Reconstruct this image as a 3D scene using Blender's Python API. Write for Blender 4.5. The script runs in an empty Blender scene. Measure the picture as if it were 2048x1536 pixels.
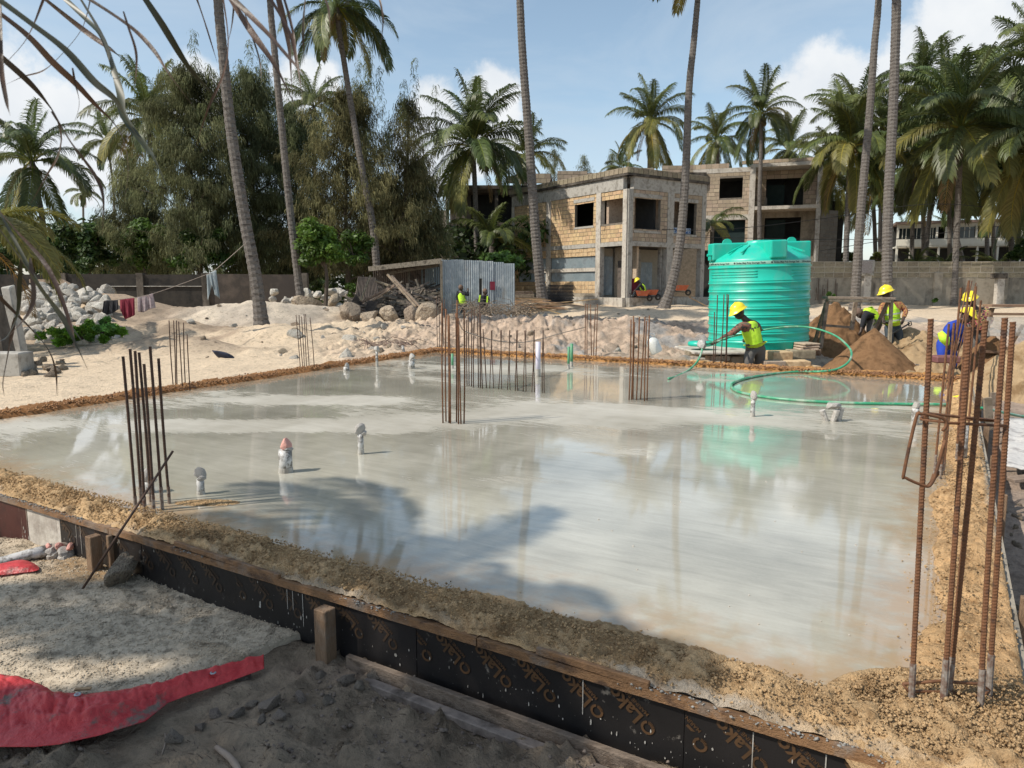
import bpy, math, random
import numpy as np
from mathutils import Vector, Matrix, Quaternion
R = random.Random(7)
S = bpy.context.scene
C = S.collection
# ------------------------------------------------------------------ camera
FPX = 1450.0; HOR = 575.0; CAMZ = 1.45
PITCH = math.atan((768 - HOR) / FPX)
cd = bpy.data.cameras.new('camera'); cam = bpy.data.objects.new('camera', cd); C.objects.link(cam)
cd.sensor_width = 36; cd.lens = FPX / 2048 * 36; cd.clip_start = .05; cd.clip_end = 3000
cam.location = (0, 0, CAMZ); cam.rotation_euler = (math.pi / 2 - PITCH, 0, 0)
cd.dof.use_dof = True; cd.dof.focus_distance = 11; cd.dof.aperture_fstop = 18
S.camera = cam
# ------------------------------------------------------------------ sky and sun
EL = math.radians(47); SH = (-.935, -.355)
sunv = Vector((SH[0] * math.cos(EL), SH[1] * math.cos(EL), math.sin(EL))).normalized()
sl = bpy.data.lights.new('sun', 'SUN'); sl.energy = 4.4; sl.angle = math.radians(.53); sl.color = (1, .93, .82)
so = bpy.data.objects.new('sun', sl); C.objects.link(so); so.rotation_euler = sunv.to_track_quat('Z', 'Y').to_euler(); so.location = (0, 0, 60)
def raydir(px, py):
    x = (px - 1024) / FPX; u = (768 - py) / FPX
    return Vector((x, math.cos(PITCH) + u * math.sin(PITCH), -math.sin(PITCH) + u * math.cos(PITCH)))
W = bpy.data.worlds.new('World'); S.world = W; W.use_nodes = True
nt = W.node_tree; nd = nt.nodes; lk = nt.links
for n in list(nd): nd.remove(n)
out = nd.new('ShaderNodeOutputWorld'); bg = nd.new('ShaderNodeBackground'); bg.inputs[1].default_value = .15
sky = nd.new('ShaderNodeTexSky'); sky.sky_type = 'NISHITA'; sky.sun_disc = False
sky.sun_elevation = EL; sky.sun_rotation = math.atan2(SH[0], SH[1]); sky.air_density = 1.0; sky.dust_density = .8; sky.ozone_density = 1.3
tc = nd.new('ShaderNodeTexCoord')
nrm = nd.new('ShaderNodeVectorMath'); nrm.operation = 'NORMALIZE'; lk.new(tc.outputs['Generated'], nrm.inputs[0])
def wmath(op, a, b=None, clamp=False):
    m = nd.new('ShaderNodeMath'); m.operation = op; m.use_clamp = clamp
    for i, v in enumerate((a, b)):
        if v is None: continue
        if isinstance(v, (int, float)): m.inputs[i].default_value = v
        else: lk.new(v, m.inputs[i])
    return m.outputs[0]
field = None
for (px, py, rr) in [(978, 200, .042), (990, 260, .06), (870, 230, .045), (880, 300, .06), (1640, 190, .06), (1720, 250, .075), (1575, 190, .04), (1950, 110, .075), (2050, 110, .11), (1880, 190, .07), (1790, 200, .055),
                     (60, 260, .085), (150, 300, .07), (-40, 220, .10), (400, 190, .045), (600, 170, .04), (640, 160, .035),
                     (-500, 250, .15), (-900, 300, .13), (2500, 200, .2), (3000, 330, .15)]:
    d = raydir(px, py).normalized()
    vm = nd.new('ShaderNodeVectorMath'); vm.operation = 'DISTANCE'; lk.new(nrm.outputs[0], vm.inputs[0]); vm.inputs[1].default_value = d
    f = wmath('SUBTRACT', 1, wmath('DIVIDE', vm.outputs['Value'], rr))
    field = f if field is None else wmath('SMOOTH_MAX', field, f)
field = wmath('MAXIMUM', field, -.9)
n1 = nd.new('ShaderNodeTexNoise'); n1.inputs['Scale'].default_value = 11; n1.inputs['Detail'].default_value = 12; n1.inputs['Roughness'].default_value = .62
lk.new(nrm.outputs[0], n1.inputs['Vector'])
fz = wmath('ADD', field, wmath('MULTIPLY', wmath('SUBTRACT', n1.outputs[0], .5), 2.2))
mr = nd.new('ShaderNodeMapRange'); mr.interpolation_type = 'SMOOTHSTEP'; lk.new(fz, mr.inputs[0]); mr.inputs[1].default_value = -.08; mr.inputs[2].default_value = .42
# thin high cloud, all round the sky
mp = nd.new('ShaderNodeMapping'); mp.inputs['Scale'].default_value = (1.2, 1.2, 3.6); lk.new(nrm.outputs[0], mp.inputs[0])
n2 = nd.new('ShaderNodeTexNoise'); n2.inputs['Scale'].default_value = 2.3; n2.inputs['Detail'].default_value = 9; n2.inputs['Roughness'].default_value = .6; n2.inputs['Distortion'].default_value = .5
lk.new(mp.outputs[0], n2.inputs['Vector'])
mr2 = nd.new('ShaderNodeMapRange'); lk.new(n2.outputs[0], mr2.inputs[0]); mr2.inputs[1].default_value = .40; mr2.inputs[2].default_value = .72; mr2.inputs[4].default_value = .62
n3 = nd.new('ShaderNodeTexNoise'); n3.inputs['Scale'].default_value = 14; n3.inputs['Detail'].default_value = 6
lk.new(nrm.outputs[0], n3.inputs['Vector'])
cc = nd.new('ShaderNodeMix'); cc.data_type = 'RGBA'
lk.new(n3.outputs[0], cc.inputs[0]); cc.inputs[6].default_value = (4.0, 4.4, 4.9, 1); cc.inputs[7].default_value = (6.3, 6.3, 6.2, 1)
hsv = nd.new('ShaderNodeHueSaturation'); hsv.inputs['Saturation'].default_value = .84; hsv.inputs['Hue'].default_value = .487; hsv.inputs['Value'].default_value = 1.0; lk.new(sky.outputs[0], hsv.inputs['Color'])
m1 = nd.new('ShaderNodeMix'); m1.data_type = 'RGBA'; lk.new(mr2.outputs[0], m1.inputs[0]); lk.new(hsv.outputs[0], m1.inputs[6]); m1.inputs[7].default_value = (3.7, 4.3, 4.9, 1)
m2 = nd.new('ShaderNodeMix'); m2.data_type = 'RGBA'; lk.new(mr.outputs[0], m2.inputs[0]); lk.new(m1.outputs[2], m2.inputs[6]); lk.new(cc.outputs[2], m2.inputs[7])
lk.new(m2.outputs[2], bg.inputs[0]); lk.new(bg.outputs[0], out.inputs[0])
S.view_settings.view_transform = 'Standard'; S.view_settings.look = 'None'; S.view_settings.exposure = 0.16; S.view_settings.gamma = 1
S.view_settings.use_curve_mapping = False
S.cycles.use_denoising = True
S.cycles.max_bounces = 6; S.cycles.transparent_max_bounces = 8; S.cycles.diffuse_bounces = 3; S.cycles.glossy_bounces = 3
S.cycles.caustics_reflective = False; S.cycles.caustics_refractive = False

# ------------------------------------------------------------------ helpers
def G(px, py, z=0.0):
    r = raydir(px, py); t = (z - CAMZ) / r.z
    return Vector((r.x * t, r.y * t, z))
def D(px, py, d):
    r = raydir(px, py); t = d / r.y
    return Vector((r.x * t, d, CAMZ + r.z * t))
def zoff(p): return Vector(p)
def hash2(ix, iy, s):
    n = (ix.astype(np.int64) * 374761393 + iy.astype(np.int64) * 668265263 + s * 1442695041) & 0xffffffff
    n = ((n ^ (n >> 13)) * 1274126177) & 0xffffffff
    n = ((n ^ (n >> 16)) * 2246822519) & 0xffffffff
    return ((n ^ (n >> 15)) & 0xffffff) / float(0xffffff)
def vn(x, y, s=0):
    x = np.asarray(x, float); y = np.asarray(y, float)
    ix = np.floor(x); iy = np.floor(y); fx = x - ix; fy = y - iy
    fx = fx * fx * (3 - 2 * fx); fy = fy * fy * (3 - 2 * fy)
    a = hash2(ix, iy, s); b = hash2(ix + 1, iy, s); c = hash2(ix, iy + 1, s); d = hash2(ix + 1, iy + 1, s)
    return a + (b - a) * fx + (c - a) * fy + (a - b - c + d) * fx * fy
def fbm(x, y, s=0, o=4, g=.5):
    t = 0; a = 1; n = 0
    for i in range(o):
        t = t + a * vn(x * 2 ** i + 17.3 * i, y * 2 ** i - 9.1 * i, s + i); n += a; a *= g
    return t / n
def sst(a, b, x):
    t = np.clip((x - a) / (b - a), 0, 1); return t * t * (3 - 2 * t)
def link(o): C.objects.link(o); return o
def setp(o, label=None, cat=None, group=None, kind=None):
    if label: o['label'] = label
    if cat: o['category'] = cat
    if group: o['group'] = group
    if kind: o['kind'] = kind
    return o
def thing(name, label, cat, loc=(0, 0, 0), group=None):
    o = bpy.data.objects.new(name, None); o.empty_display_size = .1; link(o); o.location = loc
    return setp(o, label, cat, group)
def mesh_np(name, V, F, cols=None):
    V = np.asarray(V, np.float32); F = np.asarray(F, np.int32)
    me = bpy.data.meshes.new(name); k = F.shape[1]
    me.vertices.add(len(V)); me.vertices.foreach_set('co', V.ravel())
    me.loops.add(F.size); me.loops.foreach_set('vertex_index', F.ravel())
    me.polygons.add(len(F)); me.polygons.foreach_set('loop_start', np.arange(0, F.size, k, dtype=np.int32))
    try: me.polygons.foreach_set('loop_total', np.full(len(F), k, dtype=np.int32))
    except Exception: pass
    me.update(calc_edges=True)
    if cols is not None:
        for nm, a in cols.items():
            at = me.attributes.new(nm, 'FLOAT_COLOR', 'POINT')
            a = np.asarray(a, np.float32)
            if a.ndim == 1: a = np.stack([a, a, a], 1)
            if a.shape[1] == 3: a = np.concatenate([a, np.ones((len(a), 1), np.float32)], 1)
            at.data.foreach_set('color', a.ravel())
    return me
def put(name, me, mat, parent=None, smooth=False, label=None, cat=None, group=None, kind=None):
    o = bpy.data.objects.new(name, me); link(o)
    if mat is not None:
        me.materials.clear(); me.materials.append(mat)
    if smooth: me.polygons.foreach_set('use_smooth', [True] * len(me.polygons))
    if parent is not None: o.parent = parent
    return setp(o, label, cat, group, kind)
class MB:
    def __init__(s): s.v = []; s.f = []
    def box(s, c, d, M=None):
        n = len(s.v); c = Vector(c); h = Vector(d) / 2
        for x in (-1, 1):
            for y in (-1, 1):
                for z in (-1, 1):
                    p = Vector((x * h.x, y * h.y, z * h.z))
                    s.v.append((M @ p if M is not None else p) + c)
        for q in ((0, 1, 3, 2), (4, 6, 7, 5), (0, 4, 5, 1), (2, 3, 7, 6), (0, 2, 6, 4), (1, 5, 7, 3)): s.f.append([n + i for i in q])
        return s
    def beam(s, a, b, w, h, up=(0, 0, 1)):
        a = Vector(a); b = Vector(b); t = (b - a); L = t.length; t.normalize(); u = Vector(up)
        if abs(t.dot(u)) > .98: u = Vector((0, 1, 0))
        r = t.cross(u).normalized(); u = r.cross(t)
        M = Matrix((t, r, u)).transposed()
        return s.box((a + b) / 2, (L, w, h), M)
    def tube(s, P, r, n=8, cap=True):
        P = [Vector(p) for p in P]; m = len(P); r = r if isinstance(r, (list, tuple, np.ndarray)) else [r] * m
        b0 = len(s.v); pu = None
        for i in range(m):
            t = (P[min(i + 1, m - 1)] - P[max(i - 1, 0)]).normalized()
            if pu is None:
                u = t.orthogonal().normalized()
            else:
                u = (pu - t * pu.dot(t)); u = u.normalized() if u.length > 1e-6 else t.orthogonal().normalized()
            pu = u; w = t.cross(u)
            for k in range(n):
                a = 2 * math.pi * k / n
                s.v.append(P[i] + (u * math.cos(a) + w * math.sin(a)) * r[i])
        for i in range(m - 1):
            for k in range(n):
                k2 = (k + 1) % n
                s.f.append([b0 + i * n + k, b0 + i * n + k2, b0 + (i + 1) * n + k2, b0 + (i + 1) * n + k])
        if cap:
            s.f.append([b0 + k for k in range(n)][::-1]); s.f.append([b0 + (m - 1) * n + k for k in range(n)])
        return s
    def lathe(s, c, prof, n=32, M=None):
        b = len(s.v); c = Vector(c)
        for (r, z) in prof:
            for k in range(n):
                a = 2 * math.pi * k / n; p = Vector((r * math.cos(a), r * math.sin(a), z))
                s.v.append((M @ p if M is not None else p) + c)
        for i in range(len(prof) - 1):
            for k in range(n):
                k2 = (k + 1) % n
                s.f.append([b + i * n + k, b + i * n + k2, b + (i + 1) * n + k2, b + (i + 1) * n + k])
        return s
    def poly(s, pts):
        n = len(s.v); s.v += [Vector(p) for p in pts]; s.f.append(list(range(n, n + len(pts)))); return s
    def ell(s, c, r, n=12, m=8, M=None):
        prof = [(math.sin(math.pi * i / m), -math.cos(math.pi * i / m)) for i in range(m + 1)]
        b = len(s.v); s.lathe((0, 0, 0), [(max(a, .001), z) for a, z in prof], n)
        for i in range(b, len(s.v)):
            p = s.v[i]; p = Vector((p.x * r[0], p.y * r[1], p.z * r[2])); s.v[i] = (M @ p if M is not None else p) + Vector(c)
        return s
    def mesh(s, name, off=None):
        me = bpy.data.meshes.new(name); o = Vector(off) if off is not None else Vector()
        me.from_pydata([tuple(p - o) for p in s.v], [], s.f); me.update(); return me
    def build(s, name, mat, parent=None, smooth=False, bevel=0, **kw):
        # vertices are written in world coordinates; the object sits at its parent's origin
        off = Vector()
        p = parent
        while p is not None: off += p.location; p = p.parent
        if parent is None and s.v:
            xs = Vector((sum(v.x for v in s.v), sum(v.y for v in s.v), 0)) / len(s.v); off = Vector((xs.x, xs.y, min(v.z for v in s.v)))
        o = put(name, s.mesh(name, off), mat, parent, smooth, **kw)
        if parent is None: o.location = off
        if bevel:
            m = o.modifiers.new('bevel', 'BEVEL'); m.width = bevel; m.segments = 1; m.limit_method = 'ANGLE'
        return o
def catmull(P, k=6):
    P = [Vector(p) for p in P]
    if len(P) < 3: return [P[0].lerp(P[-1], i / k) for i in range(k + 1)]
    Q = [P[0] * 2 - P[1]] + P + [P[-1] * 2 - P[-2]]; o = []
    for i in range(1, len(Q) - 2):
        a, b, c, d = Q[i - 1:i + 3]
        for j in range(k):
            t = j / k
            o.append(.5 * ((2 * b) + (c - a) * t + (2 * a - 5 * b + 4 * c - d) * t * t + (3 * b - a - 3 * c + d) * t ** 3))
    o.append(P[-1]); return o
# ------------------------------------------------------------------ materials
MATS = {}
def mat(name, cols, scale=6, rough=.85, bump=0, bscale=40, detail=6, stretch=None, metal=0, spec=.5, rnd=0, attr=None, trans=0, mask=(.35, .65), bdist=.02, coat=0, dirt=None, sub=0):
    m = bpy.data.materials.new(name); m.use_nodes = True; t = m.node_tree; N = t.nodes; L = t.links; b = N['Principled BSDF']
    b.inputs['Roughness'].default_value = rough; b.inputs['Metallic'].default_value = metal; b.inputs['Specular IOR Level'].default_value = spec
    b.inputs['Coat Weight'].default_value = coat
    tcn = N.new('ShaderNodeTexCoord'); vec = tcn.outputs['Object']
    if rnd:  # shift the pattern and the tone from copy to copy
        oi = N.new('ShaderNodeObjectInfo'); va = N.new('ShaderNodeVectorMath'); va.operation = 'ADD'
        L.new(vec, va.inputs[0]); sc = N.new('ShaderNodeVectorMath'); sc.operation = 'SCALE'; sc.inputs[0].default_value = (13, 7, 5); L.new(oi.outputs['Random'], sc.inputs['Scale']); L.new(sc.outputs[0], va.inputs[1]); vec = va.outputs[0]
    if stretch:
        mpn = N.new('ShaderNodeMapping'); mpn.inputs['Scale'].default_value = stretch; L.new(vec, mpn.inputs[0]); vec = mpn.outputs[0]
    if len(cols) == 1: cols = [cols[0], tuple(c * .8 for c in cols[0])]
    no = N.new('ShaderNodeTexNoise'); no.inputs['Scale'].default_value = scale; no.inputs['Detail'].default_value = detail; no.inputs['Roughness'].default_value = .62; L.new(vec, no.inputs['Vector'])
    cr = N.new('ShaderNodeValToRGB'); e = cr.color_ramp.elements
    e[0].position = mask[0]; e[0].color = (*cols[0], 1); e[1].position = mask[1]; e[1].color = (*cols[-1], 1)
    for i, c in enumerate(cols[1:-1]):
        x = e.new(mask[0] + (mask[1] - mask[0]) * (i + 1) / (len(cols) - 1)); x.color = (*c, 1)
    L.new(no.outputs[0], cr.inputs[0]); col = cr.outputs[0]
    def mul(a, bfac, kind='MULTIPLY', fac=1.0):
        mx = N.new('ShaderNodeMix'); mx.data_type = 'RGBA'; mx.blend_type = kind; mx.inputs[0].default_value = fac; L.new(a, mx.inputs[6])
        if isinstance(bfac, tuple): mx.inputs[7].default_value = (*bfac, 1)
        else: L.new(bfac, mx.inputs[7])
        return mx.outputs[2], mx
    if attr:
        an = N.new('ShaderNodeAttribute'); an.attribute_name = attr; col, _ = mul(col, an.outputs['Color'])
    if rnd:
        h = N.new('ShaderNodeHueSaturation'); mm = N.new('ShaderNodeMapRange'); L.new(oi.outputs['Random'], mm.inputs[0]); mm.inputs[3].default_value = 1 - rnd; mm.inputs[4].default_value = 1 + rnd
        L.new(mm.outputs[0], h.inputs['Value']); L.new(col, h.inputs['Color'])
        m3 = N.new('ShaderNodeMath'); m3.operation = 'MULTIPLY_ADD'; m3.inputs[1].default_value = .04 * min(1, rnd * 3); m3.inputs[2].default_value = .5 - .02 * min(1, rnd * 3)
        fr = N.new('ShaderNodeMath'); fr.operation = 'FRACT'; ml = N.new('ShaderNodeMath'); ml.operation = 'MULTIPLY'; ml.inputs[1].default_value = 7.3; L.new(oi.outputs['Random'], ml.inputs[0]); L.new(ml.outputs[0], fr.inputs[0]); L.new(fr.outputs[0], m3.inputs[0]); L.new(m3.outputs[0], h.inputs['Hue'])
        col = h.outputs[0]
    if dirt:   # (colour, scale, threshold low, high): blotches of dirt
        dn = N.new('ShaderNodeTexNoise'); dn.inputs['Scale'].default_value = dirt[1]; dn.inputs['Detail'].default_value = 8; dn.inputs['Roughness'].default_value = .68
        dm = N.new('ShaderNodeMapping'); dm.inputs['Scale'].default_value = dirt[4] if len(dirt) > 4 else (1, 1, 1); L.new(tcn.outputs['Object'], dm.inputs[0]); L.new(dm.outputs[0], dn.inputs['Vector'])
        dr = N.new('ShaderNodeMapRange'); dr.inputs[1].default_value = dirt[2]; dr.inputs[2].default_value = dirt[3]; L.new(dn.outputs[0], dr.inputs[0])
        col, mx = mul(col, dirt[0], 'MIX'); L.new(dr.outputs[0], mx.inputs[0])
    L.new(col, b.inputs['Base Color'])
    if bump:
        bn = N.new('ShaderNodeTexNoise'); bn.inputs['Scale'].default_value = bscale; bn.inputs['Detail'].default_value = 5; bn.inputs['Roughness'].default_value = .6; L.new(vec, bn.inputs['Vector'])
        bb = N.new('ShaderNodeBump'); bb.inputs['Strength'].default_value = bump; bb.inputs['Distance'].default_value = bdist; L.new(bn.outputs[0], bb.inputs['Height']); L.new(bb.outputs[0], b.inputs['Normal'])
    if trans:
        tr = N.new('ShaderNodeBsdfTranslucent'); L.new(col, tr.inputs[0]); ms = N.new('ShaderNodeMixShader'); ms.inputs[0].default_value = trans
        L.new(b.outputs[0], ms.inputs[1]); L.new(tr.outputs[0], ms.inputs[2]); L.new(ms.outputs[0], N['Material Output'].inputs[0])
    MATS[name] = m
    return m
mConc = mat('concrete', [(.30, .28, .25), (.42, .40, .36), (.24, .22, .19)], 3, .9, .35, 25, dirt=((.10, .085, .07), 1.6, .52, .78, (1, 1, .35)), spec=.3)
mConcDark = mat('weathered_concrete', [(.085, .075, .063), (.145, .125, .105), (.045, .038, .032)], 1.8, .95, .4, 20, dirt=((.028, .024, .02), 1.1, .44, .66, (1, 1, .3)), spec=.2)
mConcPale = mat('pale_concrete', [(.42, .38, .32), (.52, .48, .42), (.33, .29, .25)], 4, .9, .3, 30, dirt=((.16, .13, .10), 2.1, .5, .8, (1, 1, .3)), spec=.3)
mPlaster = mat('stained_plaster', [(.27, .235, .185), (.34, .30, .24), (.22, .19, .15)], 1.4, .95, .3, 18, dirt=((.085, .075, .065), 1.3, .50, .75, (1, 1, .22)), spec=.2)
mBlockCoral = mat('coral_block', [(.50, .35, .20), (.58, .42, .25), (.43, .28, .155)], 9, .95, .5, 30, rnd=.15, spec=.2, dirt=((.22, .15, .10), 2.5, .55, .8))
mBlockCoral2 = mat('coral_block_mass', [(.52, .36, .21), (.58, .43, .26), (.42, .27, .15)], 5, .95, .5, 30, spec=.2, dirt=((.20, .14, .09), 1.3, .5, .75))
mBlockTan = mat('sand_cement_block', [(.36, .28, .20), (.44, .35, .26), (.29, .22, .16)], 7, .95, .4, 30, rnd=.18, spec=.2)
mBlockOld = mat('old_block', [(.26, .22, .15), (.33, .28, .20), (.20, .17, .12)], 5, .95, .4, 30, rnd=.16, spec=.2, dirt=((.10, .085, .065), 1.5, .5, .8))
mMortar = mat('mortar', [(.15, .13, .105), (.22, .19, .155)], 6, .95, .3, 40, spec=.2)
mMortarPale = mat('pale_mortar', [(.40, .36, .29), (.46, .41, .34)], 6, .95, .3, 40, spec=.2)
mMortarDk = mat('old_mortar', [(.14, .12, .09), (.22, .18, .14)], 6, .95, .3, 40, spec=.2)
mVoid = mat('interior_shade', [(.05, .05, .048), (.035, .035, .035)], 2, .95, spec=.1)  # near-black colour stands in for the shade inside openings
mShut = mat('shade_cloth', [(.022, .035, .035), (.03, .045, .044)], 2, .9, spec=.1)
mSheet = mat('corrugated_sheet', [(.40, .44, .46), (.30, .34, .37), (.47, .50, .51)], 2.2, .42, 0, metal=.35, dirt=((.30, .25, .19), 1.8, .56, .8, (1.5, 1.5, .4)), rnd=.08)
mSheetBlue = mat('faded_blue_sheet', [(.22, .27, .29), (.28, .33, .35), (.19, .21, .22)], 1.2, .55, 0, metal=.2, dirt=((.18, .15, .12), 1.4, .55, .8))
mSheetRust = mat('rusty_sheet', [(.10, .085, .075), (.16, .13, .11), (.07, .06, .055)], 3, .8, 0, metal=.2)
mWood = mat('sawn_timber', [(.34, .22, .12), (.44, .30, .18), (.25, .15, .08)], 4, .85, .3, 30, stretch=(1, 1, 1), rnd=.2, spec=.3)
mWoodOld = mat('weathered_timber', [(.20, .155, .11), (.30, .24, .18), (.13, .10, .075)], 5, .9, .4, 40, rnd=.28, spec=.2)
mWoodGrey = mat('old_grey_timber', [(.10, .085, .07), (.20, .17, .14), (.06, .05, .04)], 5, .9, .4, 40, rnd=.4, spec=.2)
mRail = mat('formwork_timber', [(.16, .085, .04), (.24, .13, .06), (.09, .05, .028)], 5, .7, .5, 60, stretch=(.5, 3, 3), dirt=((.22, .19, .16), 5, .5, .72), spec=.4)
mPost = mat('post_timber', [(.16, .10, .06), (.24, .155, .095), (.10, .06, .035)], 4, .8, .6, 50, stretch=(3, 3, .5), dirt=((.24, .21, .17), 4, .55, .75), spec=.3)
mPlyBack = mat('plain_ply', [(.05, .035, .028), (.08, .055, .04)], 3, .6)
mRebar = mat('rusty_steel', [(.12, .055, .028), (.19, .085, .038), (.075, .038, .024)], 25, .75, .4, 120, metal=.25, dirt=((.25, .13, .06), 9, .58, .8), bdist=.002)
mRebarDk = mat('dark_rusty_steel', [(.06, .036, .026), (.10, .055, .035), (.04, .027, .022)], 22, .75, .3, 120, metal=.25, dirt=((.24, .22, .2), 7, .62, .75), bdist=.002)
mCrust = mat('cement_crusted_steel', [(.30, .27, .24), (.20, .16, .13), (.12, .06, .04)], 40, .9, .5, 100, bdist=.002)
mPVC = mat('grimy_white_pvc', [(.46, .45, .43), (.60, .59, .57)], 12, .5, .2, 60, dirt=((.15, .135, .115), 16, .44, .56), bdist=.003)
mPVCclean = mat('lilac_pvc', [(.55, .52, .62), (.62, .60, .68)], 5, .45)
mPVCgreen = mat('green_pipe', [(.07, .24, .12), (.10, .30, .16)], 12, .5, dirt=((.3, .3, .26), 12, .6, .75))
mPlastic = mat('cement_splashed_plastic', [(.34, .31, .27), (.50, .47, .43), (.16, .14, .12)], 14, .6, .6, 50, bdist=.01)
mPink = mat('pink_plastic_bag', [(.62, .24, .19), (.72, .34, .28), (.55, .40, .34)], 14, .5, .6, 40, bdist=.01)
mHose = mat('green_hose', [(.035, .26, .13), (.05, .32, .17)], 3, .35, dirt=((.36, .44, .34), 4.5, .48, .66))
mTank = mat('green_tank_plastic', [(.008, .42, .31), (.012, .50, .37)], 1.3, .36, .05, 8, spec=.5, dirt=((.16, .42, .33), 2.2, .5, .85, (1, 1, .35)))
mTankStrip = mat('tank_label_strip', [(.25, .48, .38), (.30, .52, .42)], 5, .5)
mInk = mat('black_ink', [(.015, .02, .02)], 5, .6)
mTarp = mat('red_tarpaulin', [(.46, .018, .022), (.58, .05, .05), (.36, .012, .018)], 6, .42, .8, 16, dirt=((.15, .11, .085), 7, .57, .66), trans=.12, bdist=.02)
mYellow = mat('yellow_helmet_plastic', [(.80, .62, .02), (.85, .68, .04)], 3, .3)
mVest = mat('hi_vis_vest', [(.52, .85, .03), (.58, .90, .06)], 5, .75, .5, 14, bdist=.02)
mReflect = mat('silver_reflective_band', [(.50, .55, .42)], 5, .5)
mSkinB = mat('dark_skin', [(.045, .026, .018), (.06, .035, .024)], 8, .5)
mShirtCamo = mat('camouflage_shirt', [(.05, .045, .035), (.30, .10, .07), (.10, .11, .07)], 14, .9, detail=2, mask=(.42, .58))
mShirtFloral = mat('floral_print_shirt', [(.02, .02, .03), (.55, .10, .16), (.62, .52, .16), (.05, .03, .05)], 18, .9, detail=2, mask=(.38, .62))
mShirtRed = mat('patterned_red_shirt', [(.30, .07, .05), (.45, .28, .08), (.15, .03, .04)], 14, .9, detail=2, mask=(.4, .6))
mBlueCloth = mat('blue_overalls', [(.012, .045, .34), (.018, .06, .42)], 4, .85, .4, 14)
mTrouser = mat('grey_trousers', [(.10, .095, .085), (.13, .12, .11)], 4, .9, .6, 12, bdist=.02)
mJean = mat('muddy_dark_jeans', [(.03, .045, .06), (.05, .07, .085)], 6, .9, .5, 12, dirt=((.14, .12, .10), 6, .58, .8), bdist=.02)
mDarkCloth = mat('black_cloth', [(.012, .013, .016), (.02, .021, .026)], 5, .9, .4, 14)
mMaroon = mat('maroon_cloth', [(.16, .012, .03), (.20, .02, .04)], 5, .9, .4, 14)
mPaleCloth = mat('pale_patterned_cloth', [(.50, .44, .44), (.34, .26, .28)], 16, .9, detail=2, trans=.3)
mWhiteCloth = mat('white_blue_cloth', [(.48, .52, .53), (.30, .38, .42)], 4, .9, .4, 14, trans=.3)
mBoot = mat('rubber_boot', [(.012, .012, .012)], 4, .4)
mOrange = mat('orange_barrow_paint', [(.38, .08, .03), (.45, .11, .05)], 6, .5, dirt=((.25, .18, .13), 6, .55, .75))
mBark = mat('palm_bark', [(.115, .10, .09), (.19, .172, .155), (.07, .06, .055)], 5, .95, .8, 22, stretch=(1, 1, 3), bdist=.04, spec=.15, dirt=((.32, .29, .26), 7, .62, .78, (1, 1, 3)))
mBarkDk = mat('tree_bark', [(.07, .055, .045), (.12, .10, .08)], 6, .95, .6, 25, stretch=(2, 2, .6), spec=.1)
mFrond = mat('palm_leaf', [(.085, .112, .034), (.12, .142, .042), (.06, .084, .032)], 1.2, .45, rnd=.3, trans=.34, spec=.45, attr='Col')
mFrondDk = mat('dark_palm_leaf', [(.072, .10, .036), (.10, .13, .042), (.052, .078, .032)], 1.2, .45, rnd=.28, trans=.3, spec=.45, attr='Col')
mFrondYel = mat('yellowing_palm_leaf', [(.15, .155, .04), (.21, .19, .055), (.09, .11, .035)], 1.2, .5, rnd=.2, trans=.35, spec=.35, attr='Col')
mFrondDry = mat('dry_palm_leaf', [(.22, .15, .08), (.30, .22, .12)], 1.5, .8, rnd=.2, trans=.25, spec=.2, attr='Col')
mBlade = mat('withered_leaflet', [(.055, .04, .025), (.11, .062, .038), (.055, .034, .022)], 3, .5, .2, 40, trans=.2, mask=(.4, .6), rnd=.15)  # brown darkened so the leaflets look backlit and shaded
mNut = mat('coconut_husk', [(.10, .085, .035), (.16, .11, .05)], 6, .6, rnd=.3)
mNeedle = mat('casuarina_needles', [(.10, .122, .058), (.14, .155, .078), (.078, .098, .05)], .8, .8, attr='Col', trans=.38, spec=.15)
mLeaf = mat('broad_leaf', [(.048, .092, .018), (.078, .135, .028), (.032, .066, .018)], .9, .5, attr='Col', trans=.32, spec=.35)
mWhiteRock = mat('white_coral_rock', [(.60, .56, .49), (.72, .68, .61), (.42, .38, .31)], 4, .95, .9, 9, rnd=.12, bdist=.12, spec=.2, dirt=((.28, .23, .17), 5, .55, .75))
mRock = mat('coral_boulder', [(.34, .27, .20), (.44, .36, .27), (.24, .19, .15)], 3.5, .95, .9, 7, rnd=.12, bdist=.12, spec=.2, dirt=((.16, .12, .095), 3.2, .52, .7))
mTwig = mat('dry_twig', [(.20, .15, .11), (.28, .22, .17)], 6, .9, rnd=.3)
mWhiteWall = mat('cream_painted_wall', [(.56, .53, .45), (.62, .59, .51)], 1.5, .9, .1, 20, dirt=((.36, .32, .26), 1.4, .55, .85, (1, 1, .3)))
mRoofBr = mat('brown_roof_edge', [(.20, .13, .10), (.14, .10, .08)], 3, .8)
mGlassDk = mat('dark_window_glass', [(.03, .04, .045)], 3, .15)
mPaper = mat('grey_cement_bag', [(.46, .44, .42), (.56, .54, .51), (.30, .28, .27)], 6, .85, .6, 16, bdist=.03)
mPoster = mat('faded_poster', [(.30, .27, .25), (.20, .16, .15), (.42, .40, .38)], 9, .8, stretch=(1, 1, 4), mask=(.42, .58))
mRope = mat('pale_rope', [(.34, .27, .22), (.42, .34, .28)], 30, .9)
mWire = mat('black_wire', [(.02, .02, .02)], 5, .6)
mJug = mat('white_jerrycan_plastic', [(.62, .62, .58), (.70, .70, .66)], 8, .35, dirt=((.35, .33, .28), 10, .55, .75))
SHX, SHY, SHZ = -6.55, 1.0, 6.3
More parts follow.
